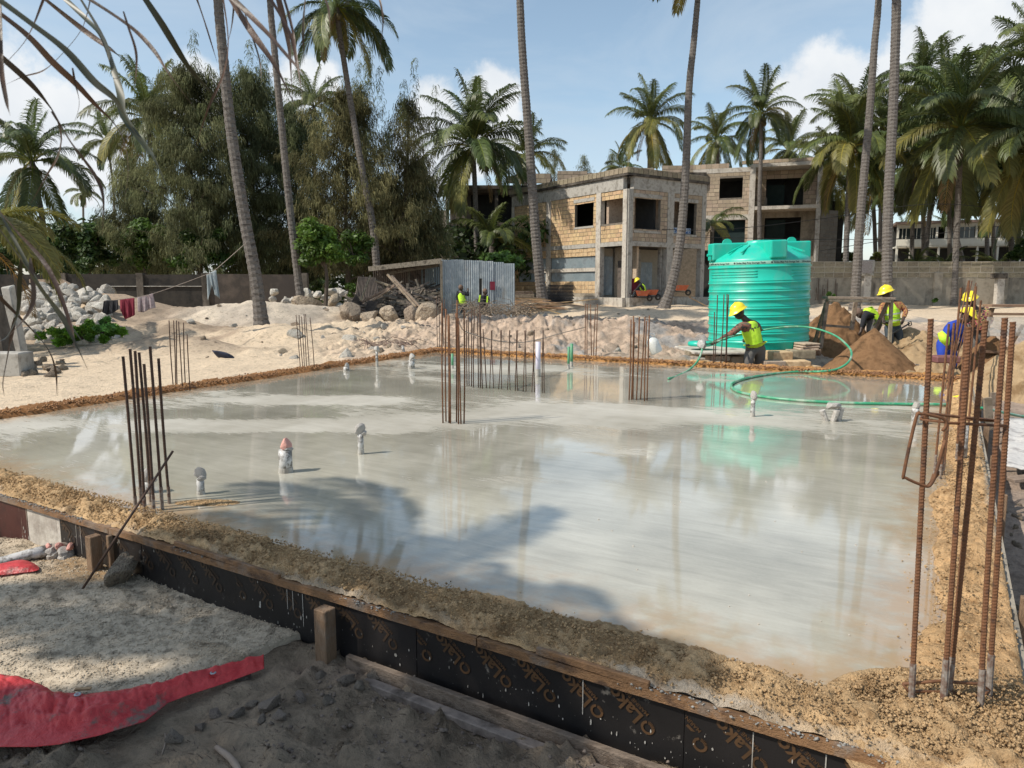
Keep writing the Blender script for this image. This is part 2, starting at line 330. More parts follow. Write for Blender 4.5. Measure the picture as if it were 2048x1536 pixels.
SHX2, SHY2, SHZ2 = -5.5, .0, 5.0
# ------------------------------------------------------------------ slab frame: s to the left along the near form, t away from the camera
A0 = Vector((1.51, 1.92, 0)); E1 = Vector((.856, -.518, 0)).normalized(); E2 = Vector((.518, .856, 0)).normalized()
def P(s, t, z=0.0): q = A0 - E1 * s + E2 * t; return Vector((q.x, q.y, z))
def st(x, y):
    x = x - A0.x; y = y - A0.y
    return -(x * E1.x + y * E1.y), x * E2.x + y * E2.y
SL, TL = 9.9, 10.9
# ------------------------------------------------------------------ ground
def ground0(x, y):
    x = np.asarray(x, float); y = np.asarray(y, float)
    zl = np.interp(y, [-5, 2, 5, 8, 10, 20, 26, 34, 42, 60, 100], [-.3, -.3, -.32, -.18, -.1, 0, .1, .3, .45, .5, .6])
    zr = np.interp(y, [-5, 2, 12, 14, 19, 30, 42, 60, 100], [-.32, -.32, -.34, -.32, -.2, .14, .42, .5, .6])
    w = sst(1.0, 4.5, x - .12 * (y - 8)); z = zl * (1 - w) + zr * w
    z = z + (-.25 * sst(1.5, 3, x) * sst(3, 1.5, np.abs(x - 4.2)) * sst(13, 9, y)) * .4
    far = sst(13, 22, y) * sst(60, 40, y)
    z = z + far * (fbm(x * .45, y * .45, 3) - .5) * .34 + far * (fbm(x * 1.7, y * 1.7, 9) - .5) * .16
    # low heaps and banks
    def bump(cx, cy, r, h, rx=1.0):
        return h * np.exp(-(((x - cx) / (r * rx)) ** 2 + ((y - cy) / r) ** 2))
    for cx, cy, r, h, rx in [(-6.1, 21.5, 1.3, .2, 1.8), (-8.9, 25, 1.4, .75, 1.7), (-7.2, 27, 1.6, .5, 1.5), (-9.5, 20, .9, .45, 1.8), (-14.2, 25, 2.0, 1.1, 1.5), (-12.2, 21, 1.6, .4, 1.8), (-3.6, 22.0, 1.0, .22, 2), (-.8, 20.5, 1.0, .22, 2.2), (1.2, 20.2, .9, .25, 2.2), (3.6, 20.5, 1.2, .35, 1.7),
                             (-1.5, 24, 1.1, .22, 3), (2.3, 25, 1.2, .2, 3), (5.0, 19, .8, .2, 2), (-7.9, 17.0, .6, .35, 2.4), (-6.3, 19.2, .7, .3, 2.4), (-6.45, 20.0, .7, .22, 1.2), (8, 24, 1.5, .3, 2.0), (6, 33, 2, .25, 2), (13, 28, 2, .25, 2)]:
        z = z + bump(cx, cy, r, h, rx)
    return z
def ground(x, y, fine=True):
    z = ground0(x, y); x = np.asarray(x, float); y = np.asarray(y, float)
    if fine:
        near = sst(9, 5, y) * sst(9, 5, np.abs(x)); mid = 1 - near
        mud = (fbm(x * 2.2, y * 2.2, 21) - .5) * .10 + (fbm(x * 9, y * 9, 31, 4, .6) - .5) * .075
        cl = fbm(x * 14, y * 14, 41, 3, .6); mud = mud + sst(.52, .75, cl) * .055 * sst(.42, .6, fbm(x * 1.6, y * 1.6, 51))
        z = z + near * mud + mid * ((fbm(x * 3.1, y * 3.1, 5, 4, .6) - .5) * .07 + (fbm(x * 11, y * 11, 15, 2) - .5) * .035)
        rough = sst(14, 17, y) * sst(29, 25, y) * (.35 + .65 * sst(-7, -4, x))
        z = z + rough * (np.abs(fbm(x * 2.6, y * 2.6, 77, 4, .6) - .5) * .55) + rough * (fbm(x * 6, y * 6, 78, 3, .6) - .5) * .12
    return z
def axis(segs):
    a = []
    for (p, q, d) in segs:
        n = max(1, int(round((q - p) / d))); a += [p + (q - p) * i / n for i in range(n)]
    return np.array(a + [segs[-1][1]])
xs = axis([(-400, -100, 50), (-100, -30, 5), (-30, -12, .6), (-12, -4.5, .11), (-4.5, 2.2, .028), (2.2, 9, .07), (9, 20, .3), (20, 50, 2), (50, 100, 10), (100, 400, 60)])
ys = axis([(-60, -6, 8), (-6, 1.5, .4), (1.5, 5, .028), (5, 9, .07), (9, 27, .11), (27, 45, .3), (45, 80, 2.5), (80, 600, 60)])
X, Y = np.meshgrid(xs, ys); Z = ground(X, Y)
ss, tt = st(X, Y); left = 9.35 + .1 * tt
GZ0 = Z.copy()
import bisect
XL, YL = list(xs), list(ys)
def gz(x, y):   # height of the ground mesh, read back from its grid
    i = min(max(bisect.bisect_right(XL, x) - 1, 0), len(XL) - 2); j = min(max(bisect.bisect_right(YL, y) - 1, 0), len(YL) - 2)
    fx = (x - XL[i]) / (XL[i + 1] - XL[i]); fy = (y - YL[j]) / (YL[j + 1] - YL[j])
    return float((GZ0[j, i] * (1 - fx) + GZ0[j, i + 1] * fx) * (1 - fy) + (GZ0[j + 1, i] * (1 - fx) + GZ0[j + 1, i + 1] * fx) * fy)
inside = (ss > .06) & (ss < left - .05) & (tt > -.03) & (tt < TL - .05)
Z = np.where(inside, np.minimum(Z, -.45), Z)
# leave a worn trough of soil against the near form
Z = np.where((tt < 0) & (tt > -.12) & (ss > -1), np.minimum(Z, -.27), Z)
wts = []
nn = fbm(X * .8, Y * .8, 61, 5, .6); n5 = fbm(X * 4, Y * 4, 65, 4, .6)
col = np.zeros(X.shape + (3,))
def c3(a): return np.array(a)[None, None, :]
sand = c3((.585, .475, .35)) * (.86 + .28 * n5[..., None])
pink = c3((.42, .325, .25)) * (.45 + 1.05 * n5[..., None])
mudc = c3((.21, .165, .12)) * (.5 + 1.1 * n5[..., None]); mud2 = c3((.31, .235, .175))
grey = c3((.27, .255, .24)) * (.7 + .6 * n5[..., None])
col[:] = sand
earth = c3((.27, .205, .155)) * (.5 + .9 * n5[..., None]); w = sst(.46, .58, fbm(X * .5, Y * .5, 63, 4, .6) + .12 * sst(-7, -10, X)) * sst(15.5, 17.5, Y) * sst(28, 25, Y) * sst(-3.5, -6, X); col = col * (1 - .75 * w[..., None]) + earth * .75 * w[..., None]
whitish = c3((.50, .46, .40)) * (.7 + .6 * n5[..., None]); w = sst(22, 24, Y) * sst(29, 27, Y) * sst(-5.5, -7, X) * sst(-12, -10, X); col = col * (1 - .55 * w[..., None]) + whitish * .55 * w[..., None]
w = sst(-5, -1.5, X + (fbm(X, Y, 70) - .5) * 3) * sst(28, 24, Y); col = col * (1 - w[..., None]) + pink * w[..., None]
w = sst(.53, .64, nn) * sst(13, 16, Y) * sst(-3, 0, X) * sst(31, 27, Y); col = col * (1 - w[..., None]) + grey * w[..., None]
w = sst(5, 2, X - 3 + Y * 0) * 0 + sst(2, 3.2, X - .0) * sst(13, 10.5, Y); col = col * (1 - w[..., None]) + (c3((.30, .235, .19)) * (.7 + .6 * n5[..., None])) * w[..., None]
w = sst(8.2, 5.8, Y + (fbm(X * .7, Y * .7, 71) - .5) * 2) * sst(1.9, 1.2, X); m = sst(.47, .62, fbm(X * 1.3, Y * 1.3, 75, 4))[..., None]
col = col * (1 - w[..., None]) + (mudc * (1 - m) + mud2 * m * (.7 + .5 * n5[..., None])) * w[..., None]
ny, nx = X.shape; idx = np.arange(ny * nx).reshape(ny, nx)
F = np.stack([idx[:-1, :-1], idx[:-1, 1:], idx[1:, 1:], idx[1:, :-1]], -1).reshape(-1, 4)
mGround = mat('soil', [(.82, .82, .82), (1.1, 1.08, 1.05), (.70, .69, .68)], 9, .97, .9, 34, attr='Col', bdist=.03, spec=.15, detail=9)
put('ground', mesh_np('ground', np.stack([X, Y, Z], -1).reshape(-1, 3), F, {'Col': col.reshape(-1, 3)}), mGround, smooth=True, kind='structure')

# ------------------------------------------------------------------ concrete slab with a film of water
gs = np.arange(0, SL + .6, .05); gt = np.arange(0, TL + .01, .05)
Sg, Tg = np.meshgrid(gs, gt); Sg = np.minimum(Sg, 9.35 + .1 * Tg)
XX = A0.x - E1.x * Sg + E2.x * Tg; YY = A0.y - E1.y * Sg + E2.y * Tg
wet = (fbm(Sg * .55, Tg * .9, 101, 5, .55) - .5) * 2.2
def blob(px, py, rx, ry, k, zz=0):
    c = G(px, py, zz); return k * np.exp(-(((XX - c.x) / rx) ** 2 + ((YY - c.y) / ry) ** 2))
wet = wet + .66 - .5 * sst(6.2, 7.6, YY) * sst(9.8, 8.8, YY)
for b in [(640, 800, 1.1, .35, -1.6), (530, 850, 1.4, .35, -1.3), (1180, 830, 1.7, .6, -1.3), (1000, 740, 1.5, .7, -1.0), (700, 770, 1, .5, .9), (1250, 905, .5, .25, -.9), (600, 880, 1.6, .35, .9), (1550, 790, 1.5, 1.1, 1.2),
          (900, 935, 1.6, .4, .7), (980, 960, .7, .2, -.9), (750, 1050, 1.2, .6, 1.6), (1100, 1120, 1.2, .6, 1.4), (1560, 1100, 1.1, .9, 1.3), (1380, 960, .6, .25, -.5), (1180, 1030, .8, .22, -.5), (200, 880, 1.2, .5, .3), (1700, 1300, .5, .35, .2), (560, 760, 1.4, .5, 1.3), (420, 830, 1.1, .3, .8)]:
    wet = wet + blob(*b)
wet = sst(-.7, 1.1, wet)
tone = .5 + .9 * (fbm(Sg * .9, Tg * 1.4, 131, 5, .6) - .5) + .3 * (fbm(Sg * 8, Tg * 2.2, 141, 3) - .5)
edge = np.minimum(np.minimum(Tg, Sg), np.minimum(9.35 + .1 * Tg - Sg, TL - Tg))
stain = sst(.95, .25, edge + (fbm(Sg * 2.5, Tg * 2.5, 151, 4) - .5) * .8) * sst(1.3, 0, np.minimum(Tg, Sg)) * .9
dusty = sst(.8, .3, edge + (fbm(Sg * 3, Tg * 3, 152, 4) - .5) * .4) * .6
stain = np.maximum(stain, dusty)
top = np.stack([XX, YY, (fbm(Sg * .7, Tg * .7, 7) - .5) * .003], -1).reshape(-1, 3)
ny, nx = Sg.shape; idx = np.arange(ny * nx).reshape(ny, nx)
F = np.stack([idx[:-1, :-1], idx[1:, :-1], idx[1:, 1:], idx[:-1, 1:]], -1).reshape(-1, 4)
me = mesh_np('concrete_slab', top, F, {'Wet': np.stack([wet, tone, stain], -1).reshape(-1, 3)})
mSlab = bpy.data.materials.new('wet_fresh_concrete'); mSlab.use_nodes = True; t = mSlab.node_tree; N = t.nodes; L = t.links; bs = N['Principled BSDF']
an = N.new('ShaderNodeAttribute'); an.attribute_name = 'Wet'; sp = N.new('ShaderNodeSeparateColor'); L.new(an.outputs['Color'], sp.inputs[0])
tcn = N.new('ShaderNodeTexCoord'); mpn = N.new('ShaderNodeMapping'); mpn.inputs['Rotation'].default_value = (0, 0, math.radians(31)); mpn2 = N.new('ShaderNodeMapping'); mpn2.inputs['Scale'].default_value = (1, 6, 1)
L.new(tcn.outputs['Object'], mpn.inputs[0]); L.new(mpn.outputs[0], mpn2.inputs[0])
def noise(sc, det=5, vec=None, rg=.6, dist=0):
    n = N.new('ShaderNodeTexNoise'); n.inputs['Scale'].default_value = sc; n.inputs['Detail'].default_value = det; n.inputs['Roughness'].default_value = rg; n.inputs['Distortion'].default_value = dist
    L.new(vec if vec is not None else tcn.outputs['Object'], n.inputs['Vector']); return n.outputs[0]
def mth(op, a, b=0.0, c=0.0, cl=False):
    m = N.new('ShaderNodeMath'); m.operation = op; m.use_clamp = cl
    for i, v in enumerate((a, b, c)):
        if isinstance(v, (int, float)): m.inputs[i].default_value = v
        else: L.new(v, m.inputs[i])
    return m.outputs[0]
def mrange(a, lo, hi, o0=0.0, o1=1.0):
    m = N.new('ShaderNodeMapRange'); m.interpolation_type = 'SMOOTHSTEP'; L.new(a, m.inputs[0])
    for i, v in zip((1, 2, 3, 4), (lo, hi, o0, o1)): m.inputs[i].default_value = v
    return m.outputs[0]
def mix(f, a, b):
    m = N.new('ShaderNodeMix'); m.data_type = 'RGBA'
    for i, v in ((0, f), (6, a), (7, b)):
        if isinstance(v, tuple): m.inputs[i].default_value = (*v, 1)
        elif isinstance(v, (int, float)): m.inputs[i].default_value = v
        else: L.new(v, m.inputs[i])
    return m.outputs[2]
streak = noise(5, 6, mpn2.outputs[0], .65, .4); fine = noise(55, 5); sweep = noise(1.3, 7, mpn2.outputs[0], .62, 1.2)
wv = mth('ADD', sp.outputs[0], mth('MULTIPLY', mth('SUBTRACT', streak, .5), 1.5)); wv = mth('ADD', wv, mth('MULTIPLY', mth('SUBTRACT', sweep, .5), 1.5)); wv = mth('ADD', wv, mth('MULTIPLY', mth('SUBTRACT', fine, .5), .25))
wetm = mrange(wv, .02, .74)
tn = mth('ADD', sp.outputs[1], mth('MULTIPLY', mth('SUBTRACT', streak, .5), .38)); tn = mth('ADD', tn, mth('MULTIPLY', mth('SUBTRACT', sweep, .5), .8)); tn = mth('ADD', tn, mth('MULTIPLY', mth('SUBTRACT', fine, .5), .22), 0, True)
dry = mix(tn, (.30, .275, .22), (.55, .52, .455)); wetc = mix(tn, (.27, .255, .205), (.55, .52, .435))
colr = mix(wetm, dry, wetc)
sn = mth('MULTIPLY', sp.outputs[2], mrange(mth('ADD', noise(9, 6), mth('MULTIPLY', sp.outputs[2], .35)), .42, .8)); colr = mix(sn, colr, (.38, .235, .115))
L.new(colr, bs.inputs['Base Color']); L.new(mth('ADD', mrange(wetm, 0, 1, .5, .16), mth('MULTIPLY', mrange(sn, 0, 1), .25)), bs.inputs['Roughness'])
L.new(mrange(wetm, 0, 1, .35, .05), bs.inputs['Specular IOR Level']); bs.inputs['IOR'].default_value = 1.40
L.new(mrange(wetm, .3, 1, 0, 1.0), bs.inputs['Coat Weight']); bs.inputs['Coat Roughness'].default_value = .02; bs.inputs['Coat IOR'].default_value = 1.52
rip = noise(14, 3, mpn2.outputs[0], .5, .3); micro = mth('ADD', mth('MULTIPLY', rip, .55), mth('MULTIPLY', noise(90, 3), .12)); rg = mth('MULTIPLY', mth('ADD', streak, noise(40, 6)), mrange(wetm, 0, 1, 1.3, .02))
bp = N.new('ShaderNodeBump'); bp.inputs['Strength'].default_value = .22; bp.inputs['Distance'].default_value = .008; L.new(mth('ADD', mth('MULTIPLY', micro, .5), rg), bp.inputs['Height'])
L.new(bp.outputs[0], bs.inputs['Normal'])
bp2 = N.new('ShaderNodeBump'); bp2.inputs['Strength'].default_value = .04; bp2.inputs['Distance'].default_value = .005; L.new(micro, bp2.inputs['Height']); L.new(bp2.outputs[0], bs.inputs['Coat Normal'])
slab = put('concrete_slab', me, mSlab, smooth=True, kind='structure')
m = MB()   # body of the slab under the skin
m.v = [P(0, 0, -.5), P(9.35, 0, -.5), P(10.44, TL, -.5), P(0, TL, -.5), P(0, 0, -.006), P(9.35, 0, -.006), P(10.44, TL, -.006), P(0, TL, -.006)]
m.f = [[0, 1, 5, 4], [1, 2, 6, 5], [2, 3, 7, 6], [3, 0, 4, 7]]
m.build('slab_side', mConc, kind='structure')

# ------------------------------------------------------------------ sand bund round the slab
mSand = mat('damp_sand', [(.46, .30, .155), (.55, .375, .205), (.32, .20, .10)], 11, .97, 1.0, 110, bdist=.02, spec=.12, detail=10, attr='Col', dirt=((.22, .145, .08), 3.2, .55, .75))
def bund(name, f, n, wid, res, H, seed, tone=(1, 1, 1), label=None, fine=True, cement=0):
    u = np.arange(0, n, res); v = np.linspace(0, 1, int(wid / (res if fine else res * .7)) + 6)
    U, V = np.meshgrid(u, v)
    wl = wid * (.72 + .6 * (fbm(U * 1.6, U * 0 + seed, seed, 3) - .3)); Wd = V * wl
    prof = np.clip(np.sin(np.pi * np.clip(V * .96 + .10, 0, 1)), 0, 1) ** .75
    h = H * prof * (.75 + .7 * (fbm(U * 2.2, Wd * 3, seed + 5, 3) - .35))
    k = prof ** .5
    cl = np.abs(fbm(U * 13, Wd * 13, seed + 9, 3, .6) - .5) * 2
    h = h + k * ((fbm(U * 9, Wd * 9, seed + 3, 4, .65) - .5) * .085 - cl * .045 + (vn(U * 45, Wd * 45, seed + 4) - .5) * .018 + (vn(U * 80, Wd * 80, seed + 6) - .5) * .014)
    h = np.where(V > .93, -.012, h); h = np.where(V < .015, h * .5 - .004, h)
    jit = (fbm(U * 12, V * 4, seed + 12, 3) - .5) * .05 * sst(.5, 1, V)
    p = f(U, Wd + jit); Vx = np.stack([p[0], p[1], h + .004], -1).reshape(-1, 3)
    a, b = U.shape; idx = np.arange(a * b).reshape(a, b)
    F = np.stack([idx[:-1, :-1], idx[:-1, 1:], idx[1:, 1:], idx[1:, :-1]], -1).reshape(-1, 4)
    cv = .68 + .7 * fbm(U * 3, Wd * 6, seed + 30, 4, .6)
    cl3 = np.stack([cv * tone[0], cv * tone[1], cv * tone[2]], -1)
    if cement:
        q = (sst(.15, .03, V) * sst(.38, .58, fbm(U * 2, V * 3, seed + 40, 4)))[..., None]; cl3 = cl3 * (1 - q) + np.array([.85, 1.05, 1.5]) * q
    o = put(name, mesh_np(name, Vx, F, {'Col': cl3.reshape(-1, 3)}), mSand, smooth=False)
    setp(o, label, 'sand bund'); return o
def fnear(U, W): U = U - .32; o_ = .036 + .03 * (fbm(U * 4, U * 0, 777, 4, .6) - .42); q = (A0.x - E1.x * U + E2.x * (W - o_), A0.y - E1.y * U + E2.y * (W - o_)); return q
def fright(U, W): return (A0.x - E1.x * (W - .02) + E2.x * U, A0.y - E1.y * (W - .02) + E2.y * U)
def ffar(U, W): return (A0.x - E1.x * U + E2.x * (TL + .12 - W), A0.y - E1.y * U + E2.y * (TL + .12 - W))
def fleft(U, W): s = 9.35 + .1 * U + .1 - W; return (A0.x - E1.x * s + E2.x * U, A0.y - E1.y * s + E2.y * U)
bund('sand_bund', fnear, 9.9, .38, .0125, .062, 201, (1, 1, 1), 'loose brown sand ridge heaped along the near timber edge of the wet slab', cement=1)
bund('sand_bund', fright, 10.9, .40, .016, .055, 231, (1.05, 1.0, .95), 'orange sand ridge along the right edge of the slab among the starter bars', cement=1)
bund('sand_bund', ffar, 10.4, .42, .035, .095, 261, (.85, .66, .46), 'low orange sand ridge along the far edge of the slab')
bund('sand_bund', fleft, 10.9, .40, .035, .085, 291, (.56, .42, .34), 'dark brown soil ridge along the left edge of the slab')
# crumbs of sand scattered over the near ridge: uncountable
def crumbs(name, pts, rr, material, label, cat, flat=.8, seed=1, ncol=None):
    rs = np.random.RandomState(seed); base = np.array([(1, 0, 0), (-1, 0, 0), (0, 1, 0), (0, -1, 0), (0, 0, 1), (0, 0, -1)], float)
    tri = np.array([(0, 2, 4), (2, 1, 4), (1, 3, 4), (3, 0, 4), (2, 0, 5), (1, 2, 5), (3, 1, 5), (0, 3, 5)])
    n = len(pts); pts = np.asarray(pts); rr = np.asarray(rr)
    Vb = base[None] * (1 + .5 * (rs.rand(n, 6, 1) - .5)) * rr[:, None, None] * np.array([1, 1, flat])
    an = rs.rand(n) * 6.28; c, s = np.cos(an), np.sin(an); x = Vb[..., 0] * c[:, None] - Vb[..., 1] * s[:, None]; y = Vb[..., 0] * s[:, None] + Vb[..., 1] * c[:, None]
    tl = rs.rand(n, 1) * .8 - .4; z = Vb[..., 2] + x * tl
    Vb = np.stack([x, y, z], -1) + pts[:, None, :]
    F = (tri[None] + (np.arange(n) * 6)[:, None, None]).reshape(-1, 3)
    cv = .82 + .45 * rs.rand(n)
    return put(name, mesh_np(name, Vb.reshape(-1, 3), F, {'Col': np.repeat(cv, 6)}), material, label=label, cat=cat, kind='stuff')
rs = np.random.RandomState(5)
n = 15000; u = rs.rand(n) * 9.5; w = np.abs(rs.normal(.15, .085, n)); x, y = fnear(u, w)
z = .062 * np.clip(np.sin(np.pi * np.clip(w / .38 * .96 + .1, 0, 1)), 0, 1) ** .75 * .9 + rs.rand(n) * .012 - .004; r_ = .0035 + .006 * rs.rand(n) ** 3
n2 = 5000; u2 = rs.rand(n2) * 6; w2 = np.abs(rs.normal(.18, .10, n2)); x2, y2 = fright(u2, w2); z2 = .055 * np.clip(np.sin(np.pi * np.clip(w2 / .4 * .96 + .1, 0, 1)), 0, 1) ** .75 * .9 + rs.rand(n2) * .012 - .004; r2 = .003 + .008 * rs.rand(n2) ** 4
# the heap at the right corner and the tongue of sand by the left bars
n3 = 5200; a = rs.rand(n3) * 6.28; q = np.sqrt(rs.rand(n3)) * .34; x3 = P(.2, .3).x + q * np.cos(a) * 1.1; y3 = P(.2, .3).y + q * np.sin(a) * .8; z3 = .06 * (1 - q / .36) + .02 + rs.rand(n3) * .02; r3 = .003 + .008 * rs.rand(n3) ** 4
n4 = 1500; a = rs.rand(n4) * 6.28; q = np.sqrt(rs.rand(n4)); c4 = G(415, 1006); x4 = c4.x + q * np.cos(a) * .22; y4 = c4.y + q * np.sin(a) * .07; z4 = .016 * (1 - q); r4 = .004 + .006 * rs.rand(n4) ** 2
gh = np.linspace(-1, 1, 110); Xh, Yh = np.meshgrid(gh, gh); rh = np.sqrt(Xh ** 2 + Yh ** 2); hh = np.clip(1 - rh, 0, 1) ** .8
Xq = P(.2, .3).x + Xh * .44; Yq = P(.2, .3).y + Yh * .34; Zq = np.where(hh > .02, .006, -.03) + hh * .08 + np.clip(hh * 5, 0, 1) * ((fbm(Xq * 11, Yq * 11, 71, 4, .65) - .5) * .07 - np.abs(fbm(Xq * 24, Yq * 24, 72, 3, .6) - .5) * .05 + (vn(Xq * 120, Yq * 120, 5) - .5) * .01)
ih = np.arange(110 * 110).reshape(110, 110); put('sand_clump', mesh_np('sand_clump', np.stack([Xq, Yq, Zq], -1).reshape(-1, 3), np.stack([ih[:-1, :-1], ih[:-1, 1:], ih[1:, 1:], ih[1:, :-1]], -1).reshape(-1, 4), {'Col': np.full((110 * 110, 3), 1.0)}), mSand, label='lumpy sand heaped round the thick bars at the near right corner', cat='sand')
crumbs('sand_crumbs', np.concatenate([np.stack([x, y, z], -1), np.stack([x2, y2, z2], -1), np.stack([x3, y3, z3], -1), np.stack([x4, y4, z4], -1)]), np.concatenate([r_, r2, r3, r4]), mSand, 'loose crumbs of brown sand lying on the ridges round the slab', 'sand', .8, 6)
n = 6000; u = rs.rand(n) * 10.4; w = np.abs(rs.normal(.22, .12, n)); x, y = ffar(u, w); n2 = 3000; u2 = rs.rand(n2) * 10.9; w2 = np.abs(rs.normal(.2, .11, n2)); x2, y2 = fleft(u2, w2)
crumbs('sand_crumbs', np.concatenate([np.stack([x, y, .05 + rs.rand(n) * .03], -1), np.stack([x2, y2, .045 + rs.rand(n2) * .03], -1)]), .009 + .012 * rs.rand(n + n2), mat('far_sand_crumb', [(.30, .16, .07), (.20, .10, .05)], 1.5, .97, attr='Col'), 'loose crumbs of darker soil along the far and left edges of the slab', 'soil', .8, 8)

# ------------------------------------------------------------------ near formwork
fw = thing('formwork', 'black film-faced plywood formwork with timber rail along the near edge of the slab', 'formwork', P(3, -.03, -.3))
mPly = mat('film_faced_ply', [(.011, .010, .010), (.018, .016, .016)], 2.5, .42, .2, 90, spec=.4, dirt=((.20, .18, .155), 11, .62, .72), bdist=.002)
mPlyRed = mat('reddish_film_ply', [(.045, .012, .011), (.065, .02, .016), (.02, .012, .011)], 2.5, .45, .2, 90, spec=.4, dirt=((.32, .28, .22), 7, .58, .70, (6, 6, .35)), bdist=.002)
mPrint = mat('brown_print', [(.095, .048, .02), (.05, .027, .012)], 6, .5)
mPrintDim = mat('faded_brown_print', [(.055, .032, .016), (.035, .022, .014)], 6, .5)
def textmesh(body, size, bold=.0, res=2):
    cu = bpy.data.curves.new('t', 'FONT'); cu.body = body; cu.size = size; cu.offset = bold; cu.resolution_u = res
    o = bpy.data.objects.new('t', cu); C.objects.link(o); dg = bpy.context.evaluated_depsgraph_get(); dg.update()
    me = bpy.data.meshes.new_from_object(o.evaluated_get(dg)); bpy.data.objects.remove(o); bpy.data.curves.remove(cu)
    w = max((v.co.x for v in me.vertices), default=0); return me, w
# one printed mark: a ring with a comb of short lines, the word and the small line under it
mk = MB(); n = 22
for i in range(n):   # ring, open on the upper left where the comb is
    a0 = math.radians(-45 + 265 * i / n); a1 = math.radians(-45 + 265 * (i + 1) / n)
    r0, r1 = .017, .027; c = Vector((.026, .022, 0))
    mk.poly([c + Vector((r * math.cos(a), r * math.sin(a), 0)) for r, a in ((r0, a0), (r1, a0), (r1, a1), (r0, a1))])
for i in range(7):
    a0 = math.radians(225 + 12 * i); c = Vector((.026, .022, 0)); d = Vector((math.cos(a0), math.sin(a0), 0)); p = Vector((-d.y, d.x, 0)) * .0013
    mk.poly([c + d * .014 - p, c + d * .027 - p, c + d * .027 + p, c + d * .014 + p])
def addme(mb, me, off, sc=1):
    b = len(mb.v); mb.v += [Vector((v.co.x * sc + off[0], v.co.y * sc + off[1], 0)) for v in me.vertices]
    for p in me.polygons: mb.f.append([b + i for i in p.vertices])
t1, w1 = textmesh('Lako', .078, .0022); addme(mk, t1, (.062, 0)); t2, w2_ = textmesh('MARINE BOARD', .022, .0002); addme(mk, t2, (.055, -.024))
rx = (-E1) * math.cos(math.radians(37)) + Vector((0, 0, 1)) * math.sin(math.radians(37)); nv = -E2; uy = nv.cross(rx)
joints = [-.2, 1.02, 2.24, 3.46, 4.30, 5.2, 5.62, 6.84, 8.06, 9.3]
for i in range(len(joints) - 1):
    a, b = joints[i] + .0015, joints[i + 1] - .0015
    pm = MB(); M_ = Matrix((E1, E2, Vector((0, 0, 1)))).transposed()
    pm.box(P((a + b) / 2, -.029 + (.002 if i % 2 else 0), -.325), (b - a, .018, .55), M_)
    red = i >= 6
    pan = pm.build('panel', mConcPale if i == 5 else (mPlyRed if red else mPly), fw)
    if red: pan['label'] = 'reddish-black plywood panel streaked with cement'
    if i == 5: pan['label'] = 'bare concrete patch between the plywood panels'
    if i <= 4:
        tx = MB(); k0 = a + .08 + (.0 if i else .1)
        s = a + .10
        while s < b - .05:
            for z0, ds in ((-.158, 0), (-.475, .07)):
                for v0 in mk.f:
                    pts = [P(s + ds, -.0405, z0) + rx * mk.v[j].x + uy * mk.v[j].y for j in v0]
                    sv = [st(p.x, p.y)[0] for p in pts]
                    if max(sv) > b or min(sv) < a or max(p.z for p in pts) > -.03: continue
                    tx.poly(pts)
            s += .205
        if tx.f: tx.build('lettering', mPrint if i <= 1 else mPrintDim, pan)
rail = [-.25, 1.9, 4.6, 6.7, 9.3]
for i in range(len(rail) - 1):
    a, b = rail[i] + .003, rail[i + 1] - .003; N_ = int((b - a) / .04); mb = MB()
    for j in range(N_ + 1):
        s = a + (b - a) * j / N_; wob = (vn(np.array([s * 6.]), np.array([0.]), 9)[0] - .5) * .006 + (vn(np.array([s * 25.]), np.array([3.]), 9)[0] - .5) * .005
        for (dt, z) in ((-.058 - wob, .000 + wob), (-.058 - wob, -.036 + wob), (-.0195, -.036), (-.0195, .000 + wob * .5)): mb.v.append(P(s, dt, z))
        if j:
            q = (j - 1) * 4
            for k in range(4): mb.f.append([q + k, q + (k + 1) % 4, q + 4 + (k + 1) % 4, q + 4 + k])
    mb.f += [[0, 1, 2, 3], [len(mb.v) - 1 - k for k in range(4)]]
    mb.build('rail', mRail, fw)
for (sa, sb, hh) in ((1.15, 1.62, .030), (3.1, 3.95, .028)):   # short upstand boards on the rail
    q = MB(); q.box(P((sa + sb) / 2, -.048, .002 + hh / 2), (sb - sa, .022, hh), M_ @ Matrix.Rotation(math.radians(1.2), 3, 'Y')); q.build('upstand_board', mRail, fw, bevel=.003)
# lumpy cement slurry dribbling over the rail
rs = np.random.RandomState(11); n = 2600; u = rs.rand(n) * 9.2; k = fbm(u * 1.7, u * 0, 91, 3); u = u[k > .44]; n = len(u); dt = -.062 + .03 * rs.rand(n); x = A0.x - E1.x * u + E2.x * dt; y = A0.y - E1.y * u + E2.y * dt
crumbs('cement_slurry', np.stack([x, y, -.012 + .02 * rs.rand(n)], -1), .003 + .007 * rs.rand(n) ** 2, mat('cement_slurry', [(.20, .19, .17), (.27, .26, .24)], 20, .9, attr='Col'), 'grey cement slurry crusted along the top of the timber rail', 'cement', .55, 4)
sb = MB(); n = 0
for i in range(420):
    u = R.uniform(0, 9.0); zt = R.uniform(-.26, -.16) if R.random() < .8 else R.uniform(-.2, -.06); r_ = .0006 + .0035 * R.random() ** 3 * (1 if R.random() < .93 else 2.5)
    h_ = r_ * R.uniform(1, 4); c = P(u, -.0412, zt); sb.poly([c + E1 * r_ * math.cos(a) * R.uniform(.7, 1.2) + Vector((0, 0, h_ * math.sin(a))) for a in [k * 1.047 for k in range(6)]])
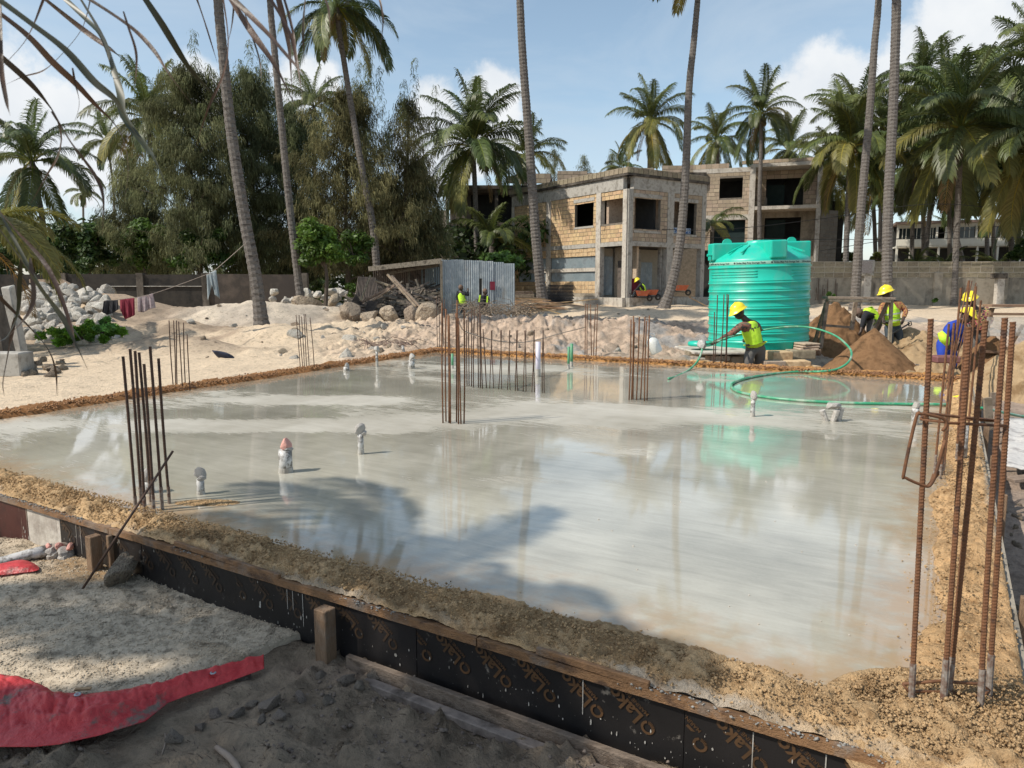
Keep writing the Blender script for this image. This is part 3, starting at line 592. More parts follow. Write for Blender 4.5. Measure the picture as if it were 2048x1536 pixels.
for u in (2.95, 3.02, 3.06, 1.42, .78, .55, 5.2, 5.25, 5.0, 4.95, 6.1, 6.3, 6.45, 6.9, 7.4):
    c = P(u, -.0414, -.05); ln = R.uniform(.1, .2); sb.poly([c - E1 * .002, c + E1 * .002, c + E1 * .0014 - Vector((0, 0, ln)), c - E1 * .0014 - Vector((0, 0, ln))])
sb.build('cement_splash', mConc, fw)
setp(fw.children[-1] if 0 else bpy.data.objects['cement_splash'], kind='stuff')
for (s, w_, lean) in ((2.72, .075, 0), (4.66, .06, .0), (4.58, .03, 0)):
    q = MB(); h = .30; q.box(P(s, -.118 if w_ > .05 else -.065, -.036 - h / 2 - .002), (w_, .07 if w_ > .05 else .03, h), M_); q.build('post', mPost, fw, bevel=.004)
pk = MB(); pk.beam(P(2.6, -.10, -.278), P(-.6, -.115, -.288), .03, .07); pk.build('kicker_board', mat('muddy_board', [(.12, .085, .06), (.19, .145, .11), (.08, .058, .042)], 6, .95, .6, 50, stretch=(.6, 3, 3)), fw, bevel=.004)
pk = MB(); pk.beam(P(2.45, -.15, -.315), P(-.6, -.19, -.315), .05, .04); pk.build('kicker_board', mWoodGrey, fw, bevel=.004)
# right side form
fr = thing('formwork', 'cement-crusted plywood form along the right side of the slab', 'formwork', P(-.03, 5, -.3))
for i in range(5):
    q = MB(); a = -.1 + i * 2.2; q.box(P(-.032, a + 1.1, -.21), (.024, 2.19, .40), M_); q.build('panel', mPlaster, fr)
for i, t_ in enumerate((1.4, 3.3, 4.6, 6.2, 8.4)):
    q = MB(); q.box(P(-.075, t_, -.13), (.05, .04, .42), M_); q.build('post', mPost, fr, bevel=.003)
# ------------------------------------------------------------------ masonry
def cells(u0, u1, z0, z1, holes):
    us = sorted({u0, u1} | {h[0] for h in holes} | {h[1] for h in holes}); zs = sorted({z0, z1} | {h[2] for h in holes} | {h[3] for h in holes})
    us = [u for u in us if u0 <= u <= u1]; zs = [z for z in zs if z0 <= z <= z1]; o = []
    for i in range(len(us) - 1):
        for j in range(len(zs) - 1):
            cu = (us[i] + us[i + 1]) / 2; cz = (zs[j] + zs[j + 1]) / 2
            if not any(h[0] < cu < h[1] and h[2] < cz < h[3] for h in holes): o.append((us[i], us[i + 1], zs[j], zs[j + 1]))
    return o
class Face:   # a vertical wall plane: origin o, direction u (horizontal), outward normal n
    def __init__(s, o, u, n): s.o = Vector(o); s.u = Vector(u).normalized(); s.n = Vector(n).normalized(); s.M = Matrix((s.u, -s.n, Vector((0, 0, 1)))).transposed()
    def p(s, u, z, d=0): q = s.o + s.u * u + s.n * d; return Vector((q.x, q.y, z))
    def box(s, mb, u0, u1, z0, z1, d0, d1): mb.box(s.p((u0 + u1) / 2, (z0 + z1) / 2, (d0 + d1) / 2), (abs(u1 - u0), abs(d1 - d0), abs(z1 - z0)), s.M)
    def uof(s, px):  # where the picture column px meets the plane
        r = raydir(px, 600); a = np.array([[r.x, -s.u.x], [r.y, -s.u.y]]); t = np.linalg.solve(a, np.array([s.o.x, s.o.y])); return float(t[1])
    def zof(s, px, py): u = s.uof(px); q = s.p(u, 0); return D(px, py, q.y).z
    def hole(s, x0, x1, y0, y1): xm = (x0 + x1) / 2; return (s.uof(x0), s.uof(x1), s.zof(xm, y1), s.zof(xm, y0))
BUD = {}
unit = MB().box((0, 0, 0), (1, 1, 1)).mesh('block')
def rough_block(seed):
    r_ = random.Random(seed); mb = MB(); mb.box((0, 0, 0), (1, 1, 1))
    mb.v = [Vector((v.x * (1 + r_.uniform(-.05, .03)), v.y, v.z * (1 + r_.uniform(-.07, .04)))) for v in mb.v]; return mb.mesh('block')
UB = [rough_block(i) for i in range(5)]
def masonry(th, face, rects, holes, bw, bh, mblock, mmass, mmort, thick=.18, proud=.012, cap=300, gap=.022, seed=1, left=None):
    """fills rects with blocks; the first ones are parts of their own, the rest one mass"""
    back = MB(); mass = MB(); r_ = random.Random(seed)
    for (u0, u1, z0, z1) in rects:
        for c in cells(u0, u1, z0, z1, holes): face.box(back, c[0], c[1], c[2], c[3], -thick, 0)
        rows = max(1, round((z1 - z0) / bh)); h = (z1 - z0) / rows
        for j in range(rows):
            za, zb = z0 + j * h, z0 + (j + 1) * h; u = u0 - (bw / 2 if j % 2 else 0) * r_.uniform(.7, 1.3)
            while u < u1 - .03:
                w = bw * r_.uniform(.82, 1.18); a, b = max(u, u0), min(u + w, u1); u += w
                segs = [(a, b)]
                for hh in holes:
                    if hh[2] < (za + zb) / 2 < hh[3]:
                        ns = []
                        for (p, q) in segs:
                            if q <= hh[0] or p >= hh[1]: ns.append((p, q)); continue
                            if p < hh[0]: ns.append((p, hh[0]))
                            if q > hh[1]: ns.append((hh[1], q))
                        segs = ns
                for (p, q) in segs:
                    if q - p < .06: continue
                    pr = proud * r_.uniform(.4, 1.6); cz = (za + zb) / 2 + r_.uniform(-.006, .006); bwid = q - p - gap; bhh = h - gap * r_.uniform(.8, 1.4)
                    if BUD.setdefault(th.name, 0) < cap:
                        BUD[th.name] += 1; o = bpy.data.objects.new('block', r_.choice(UB)); link(o); o.parent = th
                        M4 = face.M.to_4x4() @ Matrix.Diagonal((bwid, .05, bhh, 1)); ctr = face.p((p + q) / 2, cz, pr - .025) - th.location; M4.translation = ctr; o.matrix_local = M4
                        if not o.data.materials: o.data.materials.append(None)
                        o.material_slots[0].link = 'OBJECT'; o.material_slots[0].material = mblock
                    else: face.box(mass, p + gap / 2, q - gap / 2, cz - bhh / 2, cz + bhh / 2, -.03, pr)
    if back.v: back.build('wall', mmort, th)
    if mass.v:
        o = mass.build('block_mass', mmass, th); o['kind'] = 'stuff'

# ------------------------------------------------------------------ front block building
o1 = Vector((6.4, 41, 0)); dL = Vector((-.56, .83, 0)).normalized(); dR = Vector((.83, .56, 0)).normalized()
FL = Face(o1, dL, -dR); FR = Face(o1, dR, -dL)
b1 = thing('unfinished_building', 'two-storey unfinished coral block building with pale concrete columns and an empty veranda', 'building', (o1.x, o1.y, .45))
ZB, ZP, ZF0, ZF1, ZR0, ZR1, ZT0, ZT = .35, .88, 3.78, 4.02, 6.85, 7.55, 7.68, 8.06
LL, LR = 11.4, 6.3
def frame(face, items, mt, name='column', thick=.26, proud=.06):
    for (u0, u1, z0, z1) in items:
        q = MB(); face.box(q, u0, u1, z0, z1, -thick, proud); q.build(name, mt, b1)
uL = FL.uof; uR = FR.uof
colsL = [(0.02, .34), (uL(1200), uL(1191)), (uL(1101), uL(1093)), (LL - .28, LL)]
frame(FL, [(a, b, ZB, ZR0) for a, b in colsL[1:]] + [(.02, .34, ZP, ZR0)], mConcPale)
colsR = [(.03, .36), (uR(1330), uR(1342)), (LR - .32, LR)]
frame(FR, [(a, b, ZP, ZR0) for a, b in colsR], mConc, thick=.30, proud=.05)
frame(FL, [(.35, LL, ZF0, ZF1), (.35, LL, ZR0, ZR1)], mConc, 'beam', .24, .05); frame(FR, [(.37, LR, ZF0 - .02, ZF1), (.37, LR, ZR0, ZR1)], mConc, 'beam', .24, .045)
q = MB()
for face, Ln in ((FL, LL), (FR, LR)): face.box(q, -.12, Ln + .1, ZR1 + .002, ZT0, -.3, .16)
q.build('roof_slab', mConcDark, b1)
# parapet of small upright blocks
pf = MB()
for face, Ln in ((FL, LL), (FR, LR)):
    u = -.10
    while u < Ln:
        w = R.uniform(.34, .42)
        if True:
            o = bpy.data.objects.new('block', R.choice(UB)); link(o); o.parent = b1; M4 = face.M.to_4x4() @ Matrix.Diagonal((w - .035, .16, .30, 1)); M4.translation = face.p(u + w / 2, ZT0 + .17, .06) - b1.location; o.matrix_local = M4
            if not o.data.materials: o.data.materials.append(None)
            o.material_slots[0].link = 'OBJECT'; o.material_slots[0].material = mBlockOld; BUD['unfinished_building'] = BUD.get('unfinished_building', 0) + 1
        u += w
    face.box(pf, -.1, Ln, ZT0 + .001, ZT0 + .33, -.08, .10)
pf.build('parapet', mMortarPale, b1)
# walls
hW1 = FL.hole(1184.5, 1148, 404, 453); hW1 = (min(hW1[:2]), max(hW1[:2]), hW1[2], hW1[3])
hW2 = FL.hole(1239, 1201, 397, 447); hW2 = (.36, colsL[1][0] if colsL[1][0] < colsL[1][1] else colsL[1][1], hW2[2], hW2[3])
uc = [(min(a, b), max(a, b)) for a, b in colsL]; uc.sort()
panels = [(uc[i][1], uc[i + 1][0]) for i in range(len(uc) - 1)]
gz0 = FL.zof(1146, 565); gz1 = FL.zof(1146, 513)
gl = [(panels[1][0] + .02, panels[1][1] - .02, gz0, gz1), (FL.uof(1092), FL.uof(1037), gz0, gz1)]
rects = [(a, b, ZF1, ZR0) for a, b in panels] + [(a, b, gz0 - .15 if 0 else 1.1, ZF0) for a, b in panels[1:]]
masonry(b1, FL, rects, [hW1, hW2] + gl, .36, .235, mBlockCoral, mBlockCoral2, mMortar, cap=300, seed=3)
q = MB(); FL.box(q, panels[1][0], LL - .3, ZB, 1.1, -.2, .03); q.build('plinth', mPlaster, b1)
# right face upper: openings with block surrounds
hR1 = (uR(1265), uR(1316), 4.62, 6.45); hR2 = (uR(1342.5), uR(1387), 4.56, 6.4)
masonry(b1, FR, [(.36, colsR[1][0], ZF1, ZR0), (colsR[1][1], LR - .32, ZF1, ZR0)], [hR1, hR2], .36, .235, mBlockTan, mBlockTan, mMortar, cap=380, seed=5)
q = MB(); 
for h in (hR1, hR2, hW1):
    fc = FL if h is hW1 else FR
    for a in ((h[0] - .1, h[1] + .1, h[3], h[3] + .2), (h[0] - .05, h[1] + .05, h[2] - .12, h[2])): fc.box(q, *a, -.1, .035)
q.build('lintel', mConc, b1)
# plinth slab and veranda, inner ground-floor walls set back
q = MB(); FR.box(q, -.05, LR + .15, ZB - .2, ZP, -5.5, .35); q.build('veranda_slab', mConc, b1)
q = MB(); c0 = b1.location
for (u, v, du, dv, z0, z1) in ((0, 0, 0, 0, 0, 0),): pass
def inner(u0, u1, v0, v1, z0, z1, mt, name):   # u along the left face, v along the right face, both from the corner inwards
    q = MB(); c = o1 + dL * (u0 + u1) / 2 + dR * (v0 + v1) / 2; q.box((c.x, c.y, (z0 + z1) / 2), (u1 - u0, v1 - v0, z1 - z0), Matrix((dL, dR, Vector((0, 0, 1)))).transposed()); return q.build(name, mt, b1)
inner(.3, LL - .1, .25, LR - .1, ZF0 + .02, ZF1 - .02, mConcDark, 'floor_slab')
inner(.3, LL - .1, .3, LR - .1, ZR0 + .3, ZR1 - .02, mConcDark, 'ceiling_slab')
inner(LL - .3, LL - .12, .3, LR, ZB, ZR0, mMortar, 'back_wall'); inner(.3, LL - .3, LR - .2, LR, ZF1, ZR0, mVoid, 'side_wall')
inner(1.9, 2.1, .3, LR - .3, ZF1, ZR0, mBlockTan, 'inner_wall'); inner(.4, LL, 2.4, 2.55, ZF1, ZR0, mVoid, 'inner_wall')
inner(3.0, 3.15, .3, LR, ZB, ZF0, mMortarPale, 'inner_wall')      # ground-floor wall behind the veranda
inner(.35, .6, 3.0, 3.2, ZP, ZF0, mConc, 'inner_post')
FI = Face(o1 + dL * 2.99, dR, -dL)
def corr(mb, face, u0, u1, z0, z1, d, pitch=.09, amp=.018):
    n = int((u1 - u0) / (pitch / 4)) + 1; b = len(mb.v)
    for i in range(n + 1):
        u = u0 + (u1 - u0) * i / n; dd = d + amp * math.sin(u / pitch * 2 * math.pi); mb.v += [face.p(u, z0, dd), face.p(u, z1, dd)]
        if i: k = b + 2 * i; mb.f.append([k - 2, k, k + 1, k - 1])
for (a, b, z0, z1) in ((uR(1262) * .98, 1.6, 1.0, 3.3), (1.9, 3.5, 1.0, 3.2), (3.9, 4.9, 1.0, 3.0)):
    q = MB(); corr(q, FI, a, b, z0, z1, .06, .11); q.build('corrugated_sheet', mSheet, b1)
q = MB(); FI.box(q, 1.9, 3.5, 2.0, 2.3, .08, .12); q.build('board', mWood, b1)
q = MB(); FI.box(q, 1.66, 1.86, ZP, ZF0, 0, .18); FI.box(q, 3.6, 3.8, ZP, ZF0, 0, .18); q.build('inner_post', mConcPale, b1)
# ground-floor bays of the left face closed with sheets and boards
for k, (a, b, z0, z1) in enumerate(gl):
    a, b = min(a, b), max(a, b)
    q = MB(); corr(q, FL, a, b, z0, z1, -.07, .10); q.build('corrugated_sheet', mSheetBlue, b1)
    q = MB(); zz = FL.zof(1146, 540); FL.box(q, a - .02, b + .02, zz - .12, zz + .10, -.03, .02); q.build('board', mConcPale, b1)
# recess with metal door between corner and second column
q = MB(); FL.box(q, .36, panels[0][1], ZP, ZF0, -1.25, -1.1); q.build('recess_wall', mBlockTan, b1)
q = MB(); FL.box(q, panels[0][0] + .35, panels[0][1] - .35, ZP, 3.0, -1.09, -1.03); q.build('door', mSheetRust, b1)
q = MB(); FL.box(q, -.02, panels[0][1] + .6, ZB - .2, ZP, -2.6, .30); q.build('plinth', mConcPale, b1)
# the second opening shows palm leaves and folded sheets behind
q = MB(); FR.box(q, hR2[0] + .1, hR2[1] - .1, 4.62, 4.95, -.6, -.3); q.build('folded_sheets', mat('blue_white_sheets', [(.05, .12, .30), (.5, .55, .6)], 9, .7, mask=(.45, .55)), b1)
# steel starter bars and pipes on top
q = MB()
for k in range(14):
    a = uL(1098) + R.uniform(-.1, .1); q.tube([FL.p(a, ZT0, -.1), FL.p(a + R.uniform(-.02, .02), ZT + R.uniform(.0, .3), -.1)], .02, 4)
q.build('starter_bars', mRebarDk, b1, kind='stuff')

# ------------------------------------------------------------------ long building behind
FB = Face(Vector((14.7, 55, 0)), Vector((7.5, -2.6, 0)), Vector((-2.6, -7.5, 0)))
b2 = thing('unfinished_building', 'long unfinished block building with deep dark bays behind the green tank', 'building', (14.7, 55, .5))
u = FB.uof; z = FB.zof
uA, uB, uC, uD = u(1405), u(1490), u(1495), u(1630)
zt, zt1 = z(1560, 319), z(1560, 330)
q = MB(); FB.box(q, uC - .02, uD + .05, z(1560, 332), z(1560, 325), -2.4, .12); q.build('roof_slab', mConcPale, b2)
BUD[b2.name] = 0
mb_holes = [(u(1431), u(1476), z(1450, 396), z(1450, 356)), (u(1423), u(1484), z(1450, 490), z(1450, 440))]
masonry(b2, FB, [(uA - 2.2, uB, z(1450, 500), z(1450, 440)), (uA - 2.2, uB, z(1450, 430), z(1450, 345))], mb_holes, .45, .28, mBlockTan, mBlockTan, mMortar, cap=170, seed=8)
masonry(b2, FB, [(uA - 2.2, u(1448), z(1450, 336), z(1450, 326)), (u(1473), uD, z(1560, 324), z(1560, 317))], [], .45, .28, mBlockTan, mBlockTan, mMortar, cap=230, seed=9)
q = MB(); FB.box(q, uA - 2.2, uB, z(1450, 345), z(1450, 336), -.25, .03); FB.box(q, uA - 2.2, uB, z(1450, 440), z(1450, 430), -.25, .03); q.build('beam', mConcPale, b2)
q = MB(); FB.box(q, uB - .02, uC + .2, .3, z(1492, 330), -.3, .10); q.build('column', mConcPale, b2)
q = MB(); FB.box(q, uD - .25, uD + .05, .3, z(1628, 326), -.3, .08); q.build('column', mConc, b2)
q = MB(); FB.box(q, uC, uD, z(1560, 418), z(1560, 411), -2.4, .08); q.build('balcony_slab', mConcPale, b2)
FBi = Face(FB.o - FB.n * 1.9, FB.u, FB.n)
hd1 = (u(1522), u(1598), z(1560, 411), z(1560, 348)); hd2 = (u(1522), u(1596), z(1560, 500), z(1560, 430))
masonry(b2, FBi, [(uC, uD, z(1560, 411), z(1560, 332))], [hd1], .5, .3, mBlockTan, mBlockTan, mMortar, cap=300, seed=10)
q = MB()
for c in cells(uC, uD, .3, z(1560, 418), [hd2]): FBi.box(q, c[0], c[1], c[2], c[3], -.2, 0)
q.build('bay_wall', mPlaster, b2)
q = MB(); FB.box(q, uD - .2, uD - .02, .3, z(1560, 332), -2.3, -.02); q.build('side_wall', mPlaster, b2)
q = MB()
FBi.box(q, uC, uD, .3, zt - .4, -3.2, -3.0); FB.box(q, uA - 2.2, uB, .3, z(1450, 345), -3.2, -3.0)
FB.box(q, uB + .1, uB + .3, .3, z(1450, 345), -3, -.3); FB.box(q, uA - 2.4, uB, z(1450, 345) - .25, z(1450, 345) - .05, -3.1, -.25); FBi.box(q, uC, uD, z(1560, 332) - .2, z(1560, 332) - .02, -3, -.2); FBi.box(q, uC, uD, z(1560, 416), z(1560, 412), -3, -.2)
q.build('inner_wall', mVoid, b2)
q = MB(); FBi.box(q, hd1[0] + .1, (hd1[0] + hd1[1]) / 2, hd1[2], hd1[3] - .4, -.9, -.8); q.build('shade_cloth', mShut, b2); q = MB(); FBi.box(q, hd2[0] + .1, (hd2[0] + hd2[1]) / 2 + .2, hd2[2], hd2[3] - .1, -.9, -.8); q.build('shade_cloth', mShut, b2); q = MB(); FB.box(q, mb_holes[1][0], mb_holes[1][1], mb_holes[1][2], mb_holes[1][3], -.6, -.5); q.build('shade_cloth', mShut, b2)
# its grey return on the right
FS = Face(FB.p(uD + .05, 0), Vector((.93, .35, 0)), Vector((.35, -.93, 0)))
q = MB(); FS.box(q, 0, 1.6, .3, 5.2, -.2, 0); q.build('side_wall', mMortarDk, b2)
masonry(b2, FS, [(.05, 1.6, 2.5, 6.9)], [], .5, .28, mat('grey_block', [(.13, .125, .115), (.18, .17, .155)], 5, .95, .3, 30, rnd=.15), mMortarDk, mMortarDk, cap=400, seed=11)
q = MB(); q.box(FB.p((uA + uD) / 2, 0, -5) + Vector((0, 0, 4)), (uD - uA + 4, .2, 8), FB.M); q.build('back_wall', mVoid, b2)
# left wing of the same row: concrete frame seen behind the coconut palm, and the block parapet above the front building
FW = Face(D(1003, 600, 57).xy.to_3d(), Vector((1, -.03, 0)), Vector((-.03, -1, 0)))
b3 = thing('unfinished_building', 'shaded open concrete frame building behind the shed and the broad coconut palm', 'building', (FW.o.x, FW.o.y, .5))
FV = Face(D(888, 600, 52).xy.to_3d(), Vector((1, .02, 0)), Vector((.02, -1, 0)))
v = FV.uof; vz = FV.zof
def fb(face, name, mt, u0, u1, z0, z1, d0, d1): q = MB(); face.box(q, u0, u1, z0, z1, d0, d1); return q.build(name, mt, b3)
for px in (893, 905, 990): fb(FV, 'column', mConcDark if px > 900 else mConc, v(px), v(px + 7), .3, vz(900, 378), -.3, 0)  # darker concrete on columns and slabs carries the frame's shade
fb(FV, 'roof_slab', mConcDark, v(888), v(1105), vz(900, 378), vz(900, 371), -3.5, .2); fb(FV, 'floor_slab', mConcDark, v(896), v(1030), vz(900, 452), vz(900, 445), -3.5, .1)
fb(FV, 'inner_wall', mat('shade_dark_plaster', [(.10, .085, .07), (.14, .12, .10)], 2, .95), v(896), v(940), .3, vz(900, 378), -3.4, -3.2); fb(FV, 'inner_wall', mVoid, v(940), v(1030), .3, vz(900, 378), -3.6, -3.4)  # inner walls coloured dark in place of shade
fb(FV, 'side_wall', mPlaster, v(870), v(893), vz(880, 520), vz(880, 420), -.3, -.1)
BUD[b3.name] = 0
masonry(b3, FV, [(v(896), v(925), vz(900, 371), vz(900, 362)), (v(1012), v(1034), vz(1020, 366), vz(1020, 352)), (v(1046), v(1100), vz(1070, 366), vz(1070, 347))], [], .45, .26, mBlockTan, mBlockTan, mMortar, cap=100, seed=14)
FU = Face(D(1113, 600, 55).xy.to_3d(), Vector((1, 0, 0)), Vector((0, -1, 0)))
masonry(b3, FU, [(FU.uof(1113), FU.uof(1172), .5 + 7.9, FU.zof(1140, 342)), (FU.uof(1172), FU.uof(1300), .5 + 7.9, FU.zof(1200, 346)), (FU.uof(1262), FU.uof(1302), FU.zof(1270, 346), FU.zof(1270, 336)), (FU.uof(1318), FU.uof(1378), 8.4, FU.zof(1340, 331))], [], .5, .28, mBlockTan, mBlockTan, mMortar, cap=240, seed=15)
q = MB(); FU.box(q, FU.uof(1300), FU.uof(1404), 8.9, FU.zof(1340, 345), -2, .1); q.build('roof_slab', mConcDark, b3)
q = MB(); FU.box(q, FU.uof(1112), FU.uof(1404), .5, 8.39, -.4, -.2); q.build('wall', mMortarDk, b3)

# ------------------------------------------------------------------ cream building far right
FC = Face(D(1785, 600, 72).xy.to_3d(), Vector((.93, -.36, 0)), Vector((-.36, -.93, 0)))
b4 = thing('apartment_building', 'cream two-storey building with long balcony bands seen between the palm trunks on the right', 'building', (FC.o.x, FC.o.y, .5))
u = FC.uof; z = FC.zof
def cb(name, mt, x0, x1, y0, y1, d0=-.3, d1=0, xm=1900):
    q = MB(); FC.box(q, u(x0), u(x1), z(xm, y1), z(xm, y0), d0, d1); return q.build(name, mt, b4)
cb('roof', mRoofBr, 1780, 2200, 441, 446, -6, .5); cb('wall', mWhiteWall, 1785, 2200, 446, 452); cb('balcony_band', mWhiteWall, 1785, 2200, 476, 490, -.3, .15); cb('floor_slab', mWhiteWall, 1785, 2200, 490, 493, -3, .1)
for x in (1785, 1812, 1843, 1862, 1880, 1905, 1940, 1960, 1990, 2030, 2070, 2120, 2180): cb('wall_pier', mWhiteWall, x, x + 4, 452, 476, -.3, 0)
for x in (1785, 1812, 1838, 1868, 1905, 1945, 1985, 2030, 2080, 2140): cb('column', mWhiteWall, x, x + 4, 493, 530, -.3, 0)
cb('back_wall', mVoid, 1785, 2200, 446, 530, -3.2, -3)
for x0, x1 in ((1789, 1811), (1816, 1842), (1847, 1861), (1884, 1904), (1909, 1939), (1964, 1989), (1994, 2029), (2034, 2069)):
    w_ = cb('window', mWhiteWall, x0, x1, 452, 454, -.28, -.2); q = MB(); FC.box(q, u(x0), u(x1), z(1900, 476), z(1900, 454), -.27, -.24); q.build('pane', mGlassDk, w_)
    for t_ in (.33, .66): q = MB(); uu = u(x0) + (u(x1) - u(x0)) * t_; FC.box(q, uu - .03, uu + .03, z(1900, 476), z(1900, 454), -.23, -.19); q.build('mullion', mWhiteWall, w_)

# ------------------------------------------------------------------ boundary walls
FY = Face(Vector((13, 43, 0)), Vector((1, 0, 0)), Vector((0, -1, 0)))
bw = thing('boundary_wall', 'long boundary wall on the right with three courses of block above stained plaster', 'wall', (20, 43, .4))
q = MB(); FY.box(q, FY.uof(1600), FY.uof(2250), .1, FY.zof(1800, 556), -.2, 0); q.build('plaster_wall', mPlaster, bw)
masonry(bw, FY, [(FY.uof(1600), FY.uof(2250), FY.zof(1800, 555.5), FY.zof(1800, 523))], [], .62, .3, mBlockOld, mBlockOld, mMortarPale, cap=300, gap=.035, seed=20)
for px in (1872, 2003):
    q = MB(); FY.box(q, FY.uof(px - 8), FY.uof(px + 8), .1, FY.zof(1800, 545), .002, .12); q.build('pier', mPlaster, bw)
q = MB()
for k, px in enumerate((1643, 1646, 1652, 1668, 1671, 1730, 1738, 1760, 1762, 1921, 1924, 1630, 1634)): q.tube([FY.p(FY.uof(px), FY.zof(px, 600), .1), FY.p(FY.uof(px), FY.zof(px, R.uniform(556, 580)), .1)], .02, 4)
q.build('starter_bars', mRebarDk, bw, kind='stuff')
for px, lab in ((1732, 'pale square post with a weathered notice in front of the right boundary wall'), (1998, 'pale post with a broken dark cap at the right end of the boundary wall')):
    pp = thing('gate_post', lab, 'post', D(px, 612, 42.2)); q = MB(); q.box(D(px, 583, 42.2), (.42, .3, 1.9)); q.build('shaft', mConcPale, pp, bevel=.02)
    q = MB(); q.box(D(px, 552 if px > 1900 else 536, 42.2), (.8, .4, .30 if px > 1900 else .9)); q.build('cap', mConcDark if px > 1900 else mConc, pp, bevel=.03)
q = MB(); q.box(D(1734, 534, 41.9), (.62, .02, .72)); q.build('notice', mPoster, None, label='torn weathered notice fixed at the top of the pale post', cat='notice')
FX = Face(Vector((-30, 31, 0)), Vector((1, .012, 0)), Vector((.012, -1, 0)))
bl = thing('boundary_wall', 'dark mould-stained concrete wall along the left with trees rising behind it', 'wall', (-16, 31, 0))
x_ = [-260, -20, 130, 283, 413, 508, 610]
for i in range(len(x_) - 1):
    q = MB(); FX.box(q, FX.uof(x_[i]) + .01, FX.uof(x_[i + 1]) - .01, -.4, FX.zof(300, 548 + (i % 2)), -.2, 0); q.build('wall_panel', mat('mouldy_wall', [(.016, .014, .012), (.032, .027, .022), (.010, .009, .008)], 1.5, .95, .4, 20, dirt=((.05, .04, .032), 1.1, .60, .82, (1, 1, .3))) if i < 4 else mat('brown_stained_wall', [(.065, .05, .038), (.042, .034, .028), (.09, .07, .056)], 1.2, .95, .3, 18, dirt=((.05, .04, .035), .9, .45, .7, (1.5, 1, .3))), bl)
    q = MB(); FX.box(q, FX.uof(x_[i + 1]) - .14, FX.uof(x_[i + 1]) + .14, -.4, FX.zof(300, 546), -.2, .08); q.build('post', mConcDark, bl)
q = MB(); FX.box(q, FX.uof(215), FX.uof(415), FX.zof(300, 573.2), FX.zof(300, 571.8), 0, .06); q.build('ledge', mConc, bl)
for k, (px, y0, w_, d_, hgt, lab) in enumerate(((8, 735, .62, 13.4, 1.42, 'leaning grey concrete pillar at the far left edge, the nearer of two'), (44, 728, .38, 14.0, 1.55, 'pale broken-topped concrete pillar beside the heap of white rocks'))):
    c = G(px, y0, -.03); q = MB(); pr = [(w_ * .62, 0), (w_ * .52, .25 * hgt), (w_ * .42, hgt * .9), (w_ * .44, hgt)]
    b = 0
    for (w, hz) in pr:
        for sx, sy in ((-1, -1), (1, -1), (1, 1), (-1, 1)): q.v.append(Vector((c.x + sx * w / 2 * 1.1 - hz * .09, c.y + sy * w / 2, c.z + hz - .05 + (R.uniform(-.04, .06) if hz == hgt else 0))))
    for i in range(3):
        for k2 in range(4): q.f.append([i * 4 + k2, i * 4 + (k2 + 1) % 4, i * 4 + 4 + (k2 + 1) % 4, i * 4 + 4 + k2])
    q.f.append([12, 13, 14, 15]); q.build('concrete_pillar', mConcDark if k == 0 else mConc, None, bevel=.02, label=lab, cat='pillar')
pc = thing('concrete_pillar', 'low plastered plinth between the two left pillars', 'plinth', G(20, 735, -.03)); q = MB(); q.box(G(12, 728, .12), (.75, .4, .42)); q.build('body', mConc, pc, bevel=.02); pc.name = 'plinth'
dw = MB(); dw.beam(D(120, 562, 29.5), D(150, 578, 29.5), .1, .22); dw.beam(D(60, 562, 29.5), D(120, 562, 29.5), .1, .14); dw.build('loose_board', mWoodOld, None, label='brown board lying along the foot of the dark wall above the white rocks', cat='board')
dw = MB(); dw.beam(D(215, 580, 27), D(228, 608, 27), .1, .5); dw.build('loose_board', mWoodOld, None, label='short brown board standing at the right end of the white rock heap', cat='board')
